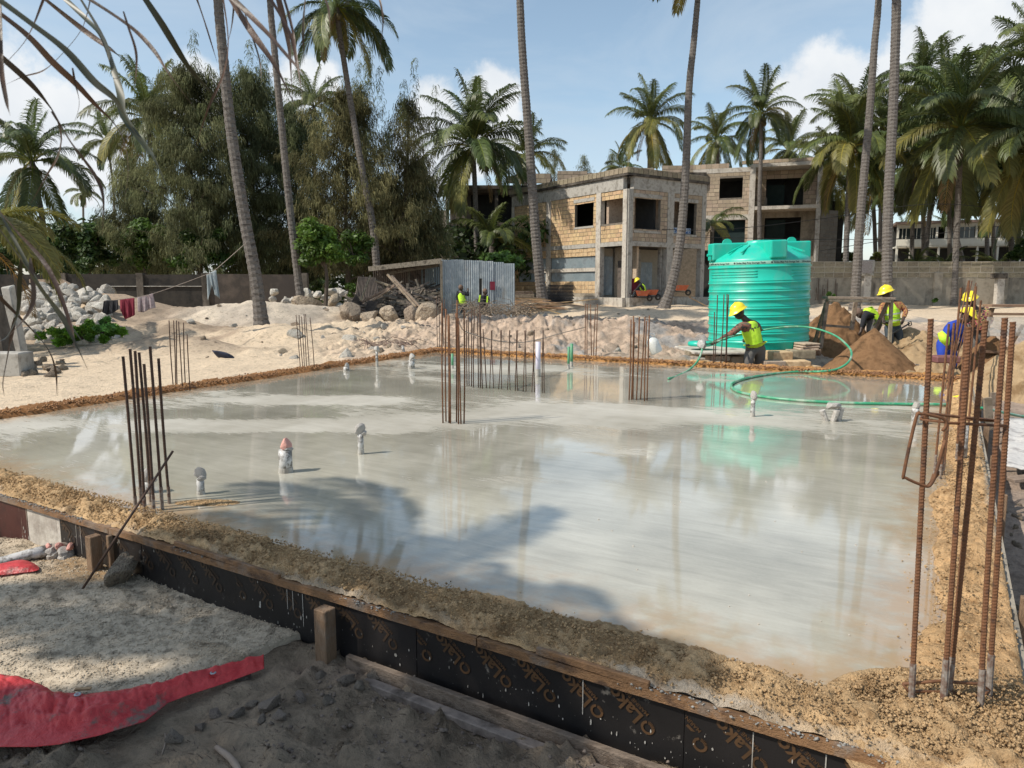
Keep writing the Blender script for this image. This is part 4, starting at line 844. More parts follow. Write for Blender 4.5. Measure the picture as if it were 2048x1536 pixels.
# ------------------------------------------------------------------ coconut palms
def frond_mesh(a0, a1, seed, n=58, ll=.25, wid=.0076, curl=1.0, side=0.0):
    r_ = random.Random(seed); K = 26; pts = []; p = Vector((0, 0, 0)); tang = []
    for i in range(K + 1):
        s = i / K; a = math.radians(a0 + (a1 - a0) * s ** curl); t = Vector((math.cos(a), side * s * s, math.sin(a))).normalized(); pts.append(p.copy()); tang.append(t); p = p + t / K
    V = []; F = []; Cc = []
    def at(s):
        x = s * K; i = min(int(x), K - 1); f = x - i; return pts[i].lerp(pts[i + 1], f), tang[i].lerp(tang[i + 1], f)
    rr = [.011 * (1 - .8 * i / K) for i in range(K + 1)]
    for i in range(0, K + 1, 2):
        u = Vector((0, 1, 0)); w = tang[i].cross(u)
        for k in range(3):
            an = 2 * math.pi * k / 3 + .5; V.append(pts[i] + (u * math.cos(an) + w * math.sin(an)) * rr[i]); Cc.append((1.9, 1.7, .9))
    m = K // 2 + 1
    for i in range(m - 1):
        for k in range(3): F.append([i * 3 + k, i * 3 + (k + 1) % 3, i * 3 + 3 + (k + 1) % 3, i * 3 + 3 + k])
    for sd in (-1, 1):
        for i in range(n):
            s = .14 + .86 * (i + r_.uniform(-.2, .2)) / n; s = min(max(s, .12), .995); c, t = at(s)
            L_ = ll * (math.sin(math.pi * min(1, (s + .12) * .82)) ** .55) * r_.uniform(.85, 1.12)
            if s > .9: L_ *= .75
            sv = Vector((0, sd, 0)); up = t.cross(Vector((0, 1, 0))); up = -up if up.z < 0 else up
            d = (sv * .80 + t * (.45 + .5 * s) + up * r_.uniform(.12, .32)).normalized()
            q0 = c; q1 = c + d * L_ * .38; d2 = (d + Vector((0, 0, -r_.uniform(.5, 1.15)))).normalized(); q2 = q1 + d2 * L_ * .34; d3 = (d2 + Vector((0, 0, -r_.uniform(.6, 1.2)))).normalized(); q3 = q2 + d3 * L_ * .30
            wv = (t - d * t.dot(d)).normalized(); tn = r_.uniform(.72, 1.25); b = len(V)
            for q, ww in ((q0, wid * .5), (q1, wid), (q2, wid * .8)): V += [q - wv * ww, q + wv * ww]; Cc += [(tn, tn, tn)] * 2
            V.append(q3); Cc.append((tn * 1.25, tn * 1.1, tn * .9))
            F += [[b, b + 2, b + 3, b + 1], [b + 2, b + 4, b + 5, b + 3], [b + 4, b + 6, b + 5]]
    me = bpy.data.meshes.new('frond'); me.from_pydata([tuple(v) for v in V], [], F)
    at_ = me.attributes.new('Col', 'FLOAT_COLOR', 'POINT'); at_.data.foreach_set('color', np.array([(*c, 1) for c in Cc], np.float32).ravel()); me.materials.append(None); return me
KINDS = [(86, 55), (78, 15), (62, -20), (48, -42), (32, -62), (14, -74), (-12, -82), (-48, -88)]
FM = [[frond_mesh(a, b, 10 * i + j, side=(-.3, .25, .05)[j], curl=(1.15, .95, 1.05)[j]) for j in range(3)] for i, (a, b) in enumerate(KINDS)]
FMdry = [frond_mesh(-50, -89, 90, n=30, ll=.2, wid=.007), frond_mesh(-30, -88, 91, n=30, ll=.2, wid=.007)]
nutm = MB().ell((0, 0, 0), (1, 1, 1.2), 8, 6).mesh('coconut'); nutm.materials.append(mNut)
def trunk_mesh(path, r0, r1, th, rings=True, m_=None, n=10, k=8):
    Pp = catmull(path, k); Lh = 0; out = []; rad = []; last = Pp[0]; Ls = [0]
    for a, b in zip(Pp, Pp[1:]): Ls.append(Ls[-1] + (b - a).length)
    T = Ls[-1]; st_ = .085 if rings else .5; N_ = int(T / st_)
    j = 0
    for i in range(N_ + 1):
        s = T * i / N_
        while j < len(Ls) - 2 and Ls[j + 1] < s: j += 1
        f = (s - Ls[j]) / max(1e-6, Ls[j + 1] - Ls[j]); p = Pp[j].lerp(Pp[j + 1], f); g = i / N_
        r = r0 * (1 - g) + r1 * g + r0 * .55 * math.exp(-s / .35)
        out.append(p); rad.append(r * (1 + (.05 if i % 2 else -.03) * (1 if rings else 0) + R.uniform(-.02, .02)))
    q = MB(); q.tube(out, rad, n); return q.build('trunk', m_ or mBark, th, smooth=False)
def palm(lab, path, r0, r1, frl, n=22, seed=0, mt=None, spread=1.0, dry=1, nuts=6, group=None, kinds=None, az0=None, azr=None, rings=True, upmin=0, yellow=.15):
    r_ = random.Random(seed); base = path[0]; th = thing('coconut_palm', lab, 'palm tree', base, group); mt = mt or mFrond
    if len(path) > 1: trunk_mesh(path, r0, r1, th, rings)
    top = path[-1] - base; az = r_.uniform(0, 6.28) if az0 is None else az0
    for i in range(n):
        f = (i + .5) / n; k = min(7, int(f * 8)) if kinds is None else kinds[i % len(kinds)]
        k = max(0, min(7, k + r_.choice((-1, 0, 0, 1)))); me = FM[k][r_.randrange(3)]
        o = bpy.data.objects.new('frond', me); link(o); o.parent = th; a = az + i * 2.39996 + r_.uniform(-.25, .25)
        if azr: a = azr[0] + (azr[1] - azr[0]) * ((i * .618) % 1)
        s = frl * r_.uniform(.86, 1.1) * (.92 if k < 2 else 1)
        o.rotation_euler = (r_.uniform(-.25, .25), r_.uniform(-.08, .08), a); o.scale = (s, s, s); o.location = top + Vector((math.cos(a), math.sin(a), 0)) * .1
        o.material_slots[0].link = 'OBJECT'; o.material_slots[0].material = mFrondYel if (k >= 5 and r_.random() < yellow) else mt
    for i in range(dry):
        o = bpy.data.objects.new('dry_frond', FMdry[i % 2]); link(o); o.parent = th; a = r_.uniform(0, 6.28); s = frl * r_.uniform(.7, .9); o.rotation_euler = (0, 0, a); o.scale = (s,) * 3; o.location = top - Vector((0, 0, .15)); o.material_slots[0].link = 'OBJECT'; o.material_slots[0].material = mFrondDry
    for i in range(nuts):
        o = bpy.data.objects.new('coconut', nutm); link(o); o.parent = th; a = r_.uniform(0, 6.28); o.location = top + Vector((math.cos(a) * .3, math.sin(a) * .3, -.25 - r_.random() * .45)); o.scale = (.13,) * 3
    return th
def pth(d, *pp): return [D(x, y, d) for x, y in pp]
def ground_at(d, px, py):
    p = D(px, py, d); p.z = gz(p.x, p.y) - .1; return p
def PL(lab, d, pts, wpx0, wpx1, Rpx, **kw):
    b = ground_at(d, *pts[0]); path = [b] + [D(x, y, d) for x, y in pts[1:]]; k = d / FPX
    return palm(lab, path, wpx0 * k / 2, wpx1 * k / 2, Rpx * k * 1.30, **kw)
# the six tall trunks whose crowns stand above the picture or near its top
PL('thick ringed palm trunk with a flared foot beside the clothesline, leaning left', 20.2, [(526, 683), (512, 560), (488, 430), (462, 260), (446, 110), (436, 0), (425, -190), (418, -420)], 25, 12.5, 245, seed=1, n=20, nuts=4)
PL('tall palm trunk rising behind the grey boulder at the end of the dark wall', 27.5, [(606, 640), (594, 540), (578, 400), (562, 240), (547, 80), (540, 0), (520, -330)], 15, 10, 175, seed=2, n=20)
PL('slim palm with a curved trunk and its drooping crown touching the top of the picture', 36, [(757, 565), (748, 470), (728, 360), (702, 210), (686, 110), (676, 45), (674, 15)], 16, 9, 106, seed=63, n=26, kinds=[1, 2, 3, 4, 5, 5, 6, 6, 7, 3, 4, 5, 6], mt=mFrondDk, yellow=.25)
PL('tall bare palm trunk rising in front of the left face of the block building', 36.5, [(1087, 612), (1078, 540), (1069, 440), (1058, 280), (1046, 120), (1040, 0), (1030, -270)], 21, 11, 150, seed=4, n=20)
PL('palm trunk curving up past the right corner of the block building', 37.5, [(1326, 618), (1345, 565), (1362, 470), (1372, 330), (1378, 180), (1388, 80), (1402, -75)], 20, 10, 105, seed=5, n=17, kinds=[1, 2, 2, 3, 3, 4, 4, 5, 5, 2], dry=0, nuts=2)
PL('slender palm trunk leaning right, left of a pair in front of the right wall', 38, [(1710, 605), (1714, 540), (1722, 420), (1738, 240), (1749, 90), (1757, 0), (1768, -250)], 18, 9, 135, seed=6, n=18)
PL('stout palm trunk, right of a pair in front of the right wall', 36, [(1778, 600), (1774, 540), (1777, 400), (1786, 220), (1791, 80), (1793, 0), (1799, -270)], 20, 14, 140, seed=7, n=18)
# palms with whole crowns in view
for (lab, d, pts, w0, w1, Rp, kw) in [
    ('broad dark coconut palm standing behind the corrugated shed, its fronds hanging over the open frame', 48, [(955, 560), (953, 480), (950, 380), (946, 292)], 11, 9, 118, dict(seed=11, n=30, mt=mFrondDk, nuts=14, yellow=.4, dry=2)),
    ('coconut palm with an upright crown above the casuarinas on the left', 50, [(318, 600), (308, 420), (300, 300), (296, 236)], 10, 8, 100, dict(seed=12, n=24, yellow=.5, dry=3, nuts=10)),
    ('small slender palm at the upper left against the cloud', 62, [(228, 560), (228, 400), (221, 330), (214, 282)], 5, 4, 58, dict(seed=13, n=18, mt=mFrondDk)),
    ('broad palm at the left edge above the dark shrubs', 40, [(90, 600), (88, 470), (75, 380), (64, 322)], 12, 9, 104, dict(seed=14, n=24, mt=mFrondDk, nuts=4)),
    ('palm crown poking out between the two casuarinas left of the slim palm', 55, [(630, 560), (630, 400), (628, 212)], 8, 7, 70, dict(seed=15, n=18, dry=0)),
    ('lone palm on a short thin trunk above the middle of the block parapet', 66, [(1296, 600), (1297, 420), (1299, 320), (1300, 246)], 9, 8, 76, dict(seed=16, n=24, yellow=.5, nuts=10)),
    ('palm with a thin trunk crossing the deep bays of the rear building', 50.5, [(1518, 600), (1519, 520), (1519, 400), (1522, 300), (1521, 228)], 9, 7, 70, dict(seed=17, n=22, yellow=.4, nuts=12)),
    ('low bushy palm crown behind the left end of the rear parapet', 74, [(1435, 600), (1435, 280)], 7, 6, 66, dict(seed=18, n=20)),
    ('palm crown half hidden behind the rear parapet, right of the thin-trunk palm', 76, [(1575, 600), (1576, 300)], 7, 6, 62, dict(seed=19, n=20, yellow=.5)),
    ('big coconut palm with hanging fronds beside the right end of the rear building', 46, [(1690, 600), (1694, 450), (1702, 292)], 11, 9, 108, dict(seed=20, n=30, yellow=.45, nuts=12, dry=2)),
    ('tall distant palm crown just right of the pair of bare trunks', 62, [(1848, 600), (1846, 400), (1842, 165)], 8, 7, 80, dict(seed=21, n=22, mt=mFrondDk)),
    ('palm crown squeezed behind the pair of bare trunks', 66, [(1758, 600), (1764, 250)], 8, 7, 82, dict(seed=22, n=20)),
    ('the largest coconut palm on the right with long yellowish lower fronds', 43, [(1908, 600), (1914, 450), (1922, 256)], 12, 10, 138, dict(seed=23, n=32, yellow=.55, nuts=16, dry=2)),
    ('yellow-green palm leaning in at the right edge below the highest crown', 40, [(2100, 600), (2090, 450), (2078, 285)], 13, 10, 140, dict(seed=24, n=26, yellow=.6, nuts=4)),
    ('highest palm crown at the upper right corner', 47, [(2120, 600), (2105, 400), (2078, 128)], 11, 9, 120, dict(seed=25, n=24)),
    ('feathery palm crown right of the tall bare trunk before the front building', 72, [(1050, 600), (1052, 312)], 7, 6, 68, dict(seed=26, n=20)),
    ('stemless young palm growing behind the shed roof', 45, [(985, 555), (983, 478)], 12, 10, 76, dict(seed=27, n=12, kinds=[1, 2, 3, 4, 5], nuts=0, dry=0)),
    ('young palm leaves showing between the front and rear buildings', 47.5, [(1424, 560), (1424, 450)], 8, 7, 52, dict(seed=28, n=12, nuts=0, dry=1, yellow=.6, kinds=[2, 3, 4, 5, 6])),
    ('tiny far palm above the dark shrubs on the left', 78, [(166, 560), (166, 385)], 4, 4, 30, dict(seed=29, n=14)),
    ('yellow-tinged palm bush reaching in from the left edge', 17, [(-60, 640), (-62, 520), (-60, 460)], 18, 16, 175, dict(seed=30, n=20, mt=mFrondYel, nuts=0, dry=2, kinds=[2, 3, 4, 5, 5, 6])),
    ('palm with a thin bent trunk in front of the cream building', 60, [(1940, 600), (1925, 520), (1905, 440), (1892, 330)], 9, 7, 90, dict(seed=31, n=20, mt=mFrondDk)),
    ('dark palm trunk directly left of the bent one before the cream building', 52, [(1846, 600), (1852, 500), (1862, 400), (1868, 330)], 9, 8, 100, dict(seed=32, n=22, mt=mFrondDk)),
    ('thin palm whose fronds hang over the cream balconies at the far right', 50, [(2030, 600), (2022, 480), (2012, 350)], 10, 9, 110, dict(seed=33, n=24, yellow=.4, mt=mFrondDk)),
    ('slim palm rising behind the left of the two bare right trunks', 58, [(1672, 600), (1668, 480), (1662, 350)], 7, 6, 75, dict(seed=34, n=20)),
    ('palm whose drooping crown fills the gap left of the stout bare trunk', 60, [(1752, 600), (1750, 480), (1745, 370)], 8, 7, 85, dict(seed=35, n=22, yellow=.4)),
    ('far low palm seen against the sky between the stout trunk and the cream building', 80, [(1812, 600), (1808, 470)], 6, 5, 50, dict(seed=36, n=16, mt=mFrondDk)),
    ('distant palm right of the cream roof corner', 85, [(1905, 600), (1903, 470)], 6, 5, 50, dict(seed=37, n=16)),
    ('high dark palm behind the largest right-hand palm', 60, [(1975, 600), (1972, 210)], 8, 7, 100, dict(seed=38, n=22, mt=mFrondDk)),
    ('small palm behind the right edge of the rear building', 70, [(1640, 600), (1640, 330)], 6, 5, 45, dict(seed=39, n=14)),
    ('low palm tuft behind the rear building next to the lone palm', 82, [(1243, 600), (1244, 338)], 6, 5, 45, dict(seed=40, n=16, mt=mFrondDk)),
    ('dark palm behind the right boundary wall between the largest palm and the right edge', 56, [(1990, 600), (1985, 420), (1976, 300)], 8, 7, 110, dict(seed=41, n=24, mt=mFrondDk)),
    ('shaded palm crown low between the bare pair and the largest palm', 54, [(1822, 600), (1826, 420), (1832, 300)], 8, 7, 95, dict(seed=42, n=24, mt=mFrondDk)),
    ('palm crown hanging low at the far right edge over the cream balconies', 49, [(2075, 600), (2068, 480), (2060, 385)], 9, 8, 105, dict(seed=43, n=22, mt=mFrondDk)),
    ('middle-height palm crown behind the right end of the rear parapet', 64, [(1722, 600), (1720, 420), (1712, 232)], 8, 7, 80, dict(seed=44, n=22)),
    ('dark palm crown above the highest part of the right wall', 58, [(1900, 600), (1898, 400), (1890, 205)], 8, 7, 95, dict(seed=45, n=22, mt=mFrondDk)),
]:
    kw['n'] = int(kw['n'] * 1.1); PL(lab, d, pts, w0, w1, Rp, rings=d < 50, **kw)

# ------------------------------------------------------------------ casuarinas: drooping strands
def strands(P0, L0, rs, wid=.016, tone=None, out=None):
    n = len(P0); az = rs.rand(n) * 6.28; d = np.stack([np.cos(az), np.sin(az), np.zeros(n)], -1)
    if out is not None: d = d * .4 + out * .8
    L0 = L0[:, None]; p1 = P0 + d * L0 * .34 + np.array([0, 0, .10]) * L0; p2 = p1 + d * L0 * .22 - np.array([0, 0, .26]) * L0; p3 = p2 + (rs.rand(n, 3) - .5) * .25 * L0 - np.array([0, 0, .38]) * L0
    az2 = rs.rand(n) * 3.14; w = np.stack([np.cos(az2), np.sin(az2), np.zeros(n)], -1) * (wid * (.6 + .8 * rs.rand(n)))[:, None]
    V = np.stack([P0 - w * .6, P0 + w * .6, p1 - w, p1 + w, p2 - w, p2 + w, p3 - w * .3, p3 + w * .3], 1).reshape(-1, 3)
    b = (np.arange(n) * 8)[:, None]; F = np.concatenate([b + np.array([[0, 1, 3, 2]]), b + np.array([[2, 3, 5, 4]]), b + np.array([[4, 5, 7, 6]])], 0)
    t = tone if tone is not None else np.ones(n); t = t * (.65 + .7 * rs.rand(n)); return V, F, np.repeat(t, 8)
def casuarina(lab, d, px, ytop, wpx, seed, brown=0.0, nst=9000, tips=True, lean=0, low=.12, gaps=.8):
    rs = np.random.RandomState(seed); b = ground_at(d, px, 600); topz = D(px, ytop, d).z; H = topz - b.z; Rr = wpx * d / FPX / 2
    th = thing('casuarina_tree', lab, 'casuarina tree', b)
    q = MB(); tp = [b + Vector((lean * t_ * Rr + .1 * math.sin(5 * t_ + seed), .1 * math.cos(4 * t_ + seed), H * t_)) for t_ in np.linspace(0, .96, 9)]
    q.tube(tp, [(.02 + .16 * (1 - t_)) for t_ in np.linspace(0, 1, 9)], 6); q.build('trunk', mBarkDk, th, smooth=True)
    lim = MB(); pts = []; tones = []; outs = []
    nl = 34
    for i in range(nl):
        h = low + (1 - low) * ((i + .5) / nl) ** .9; az = i * 2.4 + rs.rand() * .8; prof = (1 - h) ** .55 * (.45 + .55 * min(1, h * 4)) + .05
        L_ = Rr * prof * (.7 + .55 * rs.rand()); s0 = min(.94, h * .95); j = min(7, int(s0 / .96 * 8)); f = s0 / .96 * 8 - j; p0 = tp[j].lerp(tp[j + 1], max(0, min(1, f)))
        up = .35 + .9 * h * rs.rand() + .25 * (h > .7); e = Vector((math.cos(az), math.sin(az), up)).normalized(); p1 = p0 + e * L_ * .6; p2 = p1 + Vector((e.x, e.y, e.z * (.4 if h < .8 else 1.2))).normalized() * L_ * .5
        lim.tube([p0, p1, p2], [.045 * (1 - h) + .015, .025, .006], 4); tn = .60 + .85 * rs.rand()
        m = int(3.2 * nst / nl * (.5 + prof)); s = rs.rand(m) ** .7; A = np.array([p0, p1, p2]); base = np.where(s[:, None] < .55, A[0] + (A[1] - A[0]) * (s / .55)[:, None], A[1] + (A[2] - A[1]) * ((s - .55) / .45)[:, None])
        # strands gather into hanging tufts along each limb
        nt_ = 26; tc_ = rs.normal(0, 1, (nt_, 3)) * np.array([.30, .30, .26]) * (L_ * .5 + .25); which = (s * nt_).astype(int).clip(0, nt_ - 1)
        base = base + tc_[which] + rs.normal(0, 1, (m, 3)) * np.array([.15, .15, .17]); ttn = (.7 + .6 * rs.rand(nt_))[which]
        pts.append(base); tones.append(tn * ttn); outs.append(np.tile([e.x, e.y, 0], (m, 1)))
    lim.build('limbs', mBarkDk, th)
    PP = np.concatenate(pts); TT = np.concatenate(tones); OO = np.concatenate(outs)
    V, F, t = strands(PP, .20 + .36 * rs.rand(len(PP)) ** 1.5, rs, .0135, TT, OO)
    warm = brown; colr_ = np.stack([t * (1 + .9 * warm), t * (1 + .35 * warm), t * (1 + .25 * warm)], -1)
    if tips:   # upright wispy leaders at the top
        m = 900; k = rs.randint(0, 7, m); cx = (rs.rand(7) - .5) * Rr * 1.3; cy = (rs.rand(7) - .5) * Rr; ch = rs.rand(7) * .9; s = rs.rand(m)
        pz = b.z + H * (.80 + .02 * ch[k] * 10) + s * H * (.10 + .12 * ch[k]) - np.abs(cx[k]) * .9; P2 = np.stack([b.x + lean * Rr * .9 + cx[k] + (rs.rand(m) - .5) * .34 * (1 - s * .6), b.y + cy[k] + (rs.rand(m) - .5) * .34, pz], -1)
        V2, F2, t2 = strands(P2, .16 + .25 * rs.rand(m), rs, .014); V2[:, 2] = V2[:, 2]; F = np.concatenate([F, F2 + len(V)]); V = np.concatenate([V, V2]); colr_ = np.concatenate([colr_, np.stack([t2 * 1.1, t2 * 1.1, t2], -1)])
    put('foliage', mesh_np('foliage', V - np.array(b), F, {'Col': colr_}), mNeedle, th); return th
casuarina('feathery dark casuarina tree directly behind the thick leaning trunk', 37, 400, 128, 300, 1, .15, 14000)
casuarina('dark casuarina behind the second tall trunk with wispy leaders above it', 40, 520, 135, 260, 2, 0, 13000)
casuarina('brownish casuarina behind the slim curved palm', 38, 700, 175, 290, 3, .45, 9500)
casuarina('thin brown casuarina with arching twigs against the cloud', 39, 800, 185, 180, 4, .5, 4200, lean=.25)
casuarina('low dark casuarina beside the open frame building', 40, 838, 315, 140, 5, .1, 5500, tips=False)
casuarina('dark casuarina filling the gap between the two tall left trunks', 43, 600, 210, 230, 6, -.1, 10000)
casuarina('low brown casuarina under the upright left palm crown', 44, 290, 330, 190, 7, .25, 8000, tips=False)
casuarina('short dark casuarina right of the slim palm trunk', 41, 780, 350, 160, 8, .2, 5500, tips=False)
for k, (px, yt, w) in enumerate(((1108, 285, 75), (1165, 300, 75), (1218, 292, 60), (1375, 320, 60), (735, 150, 60))):
    casuarina(['far casuarina top just right of the bare trunk before the block building', 'far casuarina top over the left part of the block parapet', 'far casuarina top left of the lone palm', 'far casuarina top right of the lone palm', 'highest casuarina top poking up behind the slim palm crown'][k], 88 if k < 4 else 44, px, yt, w, 20 + k, .1, 2600, tips=k == 4)
# ------------------------------------------------------------------ broad-leaved trees and shrubs
def leafmass(Cn, rad, nleaf, rs, ls=.09, squash=.8):
    """leaves spread through a set of uneven clusters"""
    k = rs.randint(0, len(Cn), nleaf); v = rs.normal(0, 1, (nleaf, 3)); v /= np.linalg.norm(v, axis=1)[:, None]; rr = rs.rand(nleaf) ** .45
    P_ = Cn[k] + v * (rad[k] * rr)[:, None] * np.array([1, 1, squash]); nrm_ = v + rs.normal(0, .7, (nleaf, 3)); nrm_[:, 2] += .6; nrm_ /= np.linalg.norm(nrm_, axis=1)[:, None]
    a = np.cross(nrm_, rs.normal(0, 1, (nleaf, 3))); a /= np.linalg.norm(a, axis=1)[:, None]; c = np.cross(nrm_, a); s = (ls * (.6 + .8 * rs.rand(nleaf)))[:, None]
    V = np.stack([P_ - a * s, P_ + c * s * .45 - nrm_ * s * .1, P_ + a * s, P_ - c * s * .45 - nrm_ * s * .1], 1).reshape(-1, 3); F = (np.arange(nleaf) * 4)[:, None] + np.array([[0, 1, 2, 3]])
    tn = (.55 + .8 * rs.rand(len(Cn)))[k] * (.6 + .7 * rs.rand(nleaf)); return V, F, np.repeat(tn, 4)
def leafy(lab, d, px, py0, py1, wpx, seed, n=5000, ls=.10, tint=(1, 1, 1), name='broadleaf_tree', cat='tree', trunk=True, ncl=26, gname=None):
    rs = np.random.RandomState(seed); b = ground_at(d, px, 600); z0 = D(px, py1, d).z; z1 = D(px, py0, d).z; w = wpx * d / FPX / 2
    th = thing(name, lab, cat, b, gname); cz = (z0 + z1) / 2; hz = (z1 - z0) / 2
    v = rs.normal(0, 1, (ncl, 3)); v /= np.linalg.norm(v, axis=1)[:, None]; rr = rs.rand(ncl) ** .5 * .82; Cn = np.array([b.x, b.y, cz]) + v * rr[:, None] * np.array([w, w * .8, hz]); rad = min(w, hz) * (.20 + .22 * rs.rand(ncl))
    q = MB()
    if trunk: q.tube([b, Vector((b.x + .1, b.y, (b.z + cz) / 2)), Vector((b.x, b.y, cz))], [.10, .075, .04], 6)
    for c in Cn[:12]: q.tube([Vector((b.x, b.y, z0 * .6 + cz * .4)), Vector(c).lerp(Vector((b.x, b.y, cz)), .4), Vector(c)], [.035, .02, .008], 4)
    q.build('trunk' if trunk else 'stems', mBarkDk, th)
    V, F, t = leafmass(Cn, rad, n, rs, ls); put('crown', mesh_np('crown', V - np.array(b), F, {'Col': np.stack([t * tint[0], t * tint[1], t * tint[2]], -1)}), mLeaf, th); return th
leafy('dark leafy tree behind the wall below the small slender palm', 36, 180, 430, 548, 170, 50, 9000, .12, (.8, .8, .9), ncl=34)
leafy('dark green leafy tree behind the wall at the left', 38, 70, 440, 560, 190, 51, 8000, .12, (.8, .75, .9), ncl=30)
leafy('leafy tree behind the wall under the upright palm', 37, 290, 415, 548, 140, 52, 7000, .11, (.95, .95, .8), ncl=30)
leafy('broad low tree behind the wall left of the thick trunk', 36, 400, 450, 555, 170, 53, 7000, .10, (.9, .95, .8), ncl=30)
leafy('bright green young tree with a thin stem left of the timber heap', 27, 650, 425, 560, 110, 54, 5200, .085, (1.35, 1.35, .9), ncl=30)
leafy('bright leafy bush behind the boulders beside the slim palm foot', 33, 712, 455, 540, 80, 55, 3600, .09, (1.2, 1.2, .9), trunk=False)
leafy('low green shrub behind the timber heap', 33, 705, 560, 600, 50, 56, 900, .09, (1.2, 1.2, 1), 'shrub', 'shrub', False, 8)
leafy('round green tree behind the right wall left of the bare pair', 58, 1692, 500, 530, 50, 57, 1500, .12, (1.3, 1.1, .7), trunk=False)
leafy('dark leafy shrub over the right wall at the far right edge', 46, 2035, 480, 525, 60, 58, 2500, .13, (.9, .9, .9), trunk=False)
leafy('reddish leafed shrub over the right wall between the bare trunks', 50, 1755, 500, 528, 50, 59, 1200, .11, (1.4, .9, .9), trunk=False)
# banana-like leaves over the right wall
for k, (px, dd) in enumerate(((1827, 50), (1885, 50), (1990, 48))):
    p = ground_at(dd, px, 560); p.z = D(px, 535, dd).z; palm(['leafy low plant over the right wall before the cream building', 'second low plant over the right wall, right of the leafy one', 'low fan of leaves over the right wall near its right end'][k], [p - Vector((0, 0, 1.6)), p], .1, .08, 1.9, n=10, kinds=[1, 2, 3, 4], seed=60 + k, nuts=0, dry=0, rings=False)
# papaya in front of the shed
pp = thing('papaya_tree', 'small papaya tree with a flat leafy top in front of the corrugated shed', 'papaya tree', ground_at(31.5, 1020, 600)); b = pp.location
q = MB(); q.tube([b, D(1012, 590, 31.5), D(1003, 560, 31.5), D(999, 525, 31.5)], [.11, .08, .07, .05], 7); q.build('trunk', mBark, pp)
rs = np.random.RandomState(77); top_ = D(998, 528, 31.5); Cn = []; q = MB()
for i in range(26):
    a = i * 2.4; rr_ = .25 + .75 * ((i * .37) % 1); c = top_ + Vector((math.cos(a) * rr_ * .95, math.sin(a) * rr_ * .9, .18 + .35 * (1 - rr_) - .25 * rr_ * ((i % 3) / 2))); q.tube([top_, (top_ + c) / 2 + Vector((0, 0, .12)), c], .012, 4); Cn.append(c)
q.build('leaf_stalks', mLeaf, pp); V, F, t = leafmass(np.array(Cn), np.full(26, .26), 2200, rs, .13, .35); put('crown', mesh_np('crown', V - np.array(b), F, {'Col': np.stack([t * 1.1, t * 1.15, t], -1)}), mLeaf, pp)
# dark belt of trees far behind: reads as one mass
rs = np.random.RandomState(88); Cn = []; rad = []
for i in range(150):
    x = rs.uniform(-52, 2); y = rs.uniform(46, 56); Cn.append((x, y, rs.uniform(.5, 5.2 if x < -8 else 5.0))); rad.append(rs.uniform(1.1, 2.1))
for i in range(40): Cn.append((rs.uniform(24, 60), rs.uniform(62, 90), rs.uniform(.5, 2.6))); rad.append(1.6)
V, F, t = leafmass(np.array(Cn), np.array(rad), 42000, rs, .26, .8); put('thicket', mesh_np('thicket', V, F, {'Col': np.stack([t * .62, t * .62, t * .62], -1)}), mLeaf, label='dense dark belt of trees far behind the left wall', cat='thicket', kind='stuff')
# green creeper in front of the white rocks
leafy('patch of bright green creeper in front of the white rock heap', 17.5, 150, 640, 690, 200, 90, 5200, .085, (2.4, 2.7, 1.3), 'creeper', 'plant', False, 26)
leafy('pale green weeds at the right end of the creeper patch', 17.2, 205, 635, 668, 60, 91, 900, .08, (2.4, 3.0, 3.4), 'weed', 'plant', False, 9)
for k, (px, dd) in enumerate(((1664, 41.5), (1868, 41.8))): leafy(['small weed at the foot of the right wall left of the bare pair', 'small weed at the foot of the plaster pier'][k], dd, px, 582 if k == 0 else 596, 606, 26, 92 + k, 350, .09, (1.2, 1.4, 1), 'weed', 'plant', False, 6)
# ------------------------------------------------------------------ rocks
import bmesh
def rock_mesh(seed, sub=3, rough=.55, name='rock'):
    bm = bmesh.new(); bmesh.ops.create_icosphere(bm, subdivisions=sub, radius=1); rs = np.random.RandomState(seed)
    pl = [(Vector(rs.normal(0, 1, 3)).normalized(), rs.uniform(.38, .78)) for _ in range(int(11))]
    co = np.array([v.co[:] for v in bm.verts]); nz = fbm(co[:, 0] * 1.9 + seed, co[:, 1] * 1.9 + co[:, 2] * 1.3, seed, 4, .6) - .5; nz2 = fbm(co[:, 0] * 5 + co[:, 2] * 4, co[:, 1] * 5 - co[:, 2] * 3 + seed, seed + 5, 3) - .5
    for i, v in enumerate(bm.verts):
        d = 1 + rough * 1.3 * nz[i] + rough * .5 * nz2[i]; p = v.co * d
        for (n_, h) in pl:
            k = p.dot(n_)
            if k > h: p = p - n_ * (k - h) * .85
        v.co = p * 1.25
    me = bpy.data.meshes.new(name); bm.to_mesh(me); bm.free(); me.materials.append(None); return me
RK = [rock_mesh(i) for i in range(8)]; RKs = [rock_mesh(20 + i, 2, .4) for i in range(6)]; RKc = [rock_mesh(40 + i, 3, 1.1) for i in range(5)]
def rock(p, s, m_, lab=None, cat='rock', group=None, name='rock', small=False, seedr=None):
    o = bpy.data.objects.new(name, R.choice(RKc if name == 'clod' else (RKs if small else RK))); link(o); o.location = p; o.rotation_euler = (R.uniform(-.5, .5), R.uniform(-.5, .5), R.uniform(0, 6.28)); o.scale = s if isinstance(s, tuple) else (s * R.uniform(.85, 1.2), s * R.uniform(.8, 1.1), s * R.uniform(.65, .9))
    o.material_slots[0].link = 'OBJECT'; o.material_slots[0].material = m_; return setp(o, lab, cat, group)
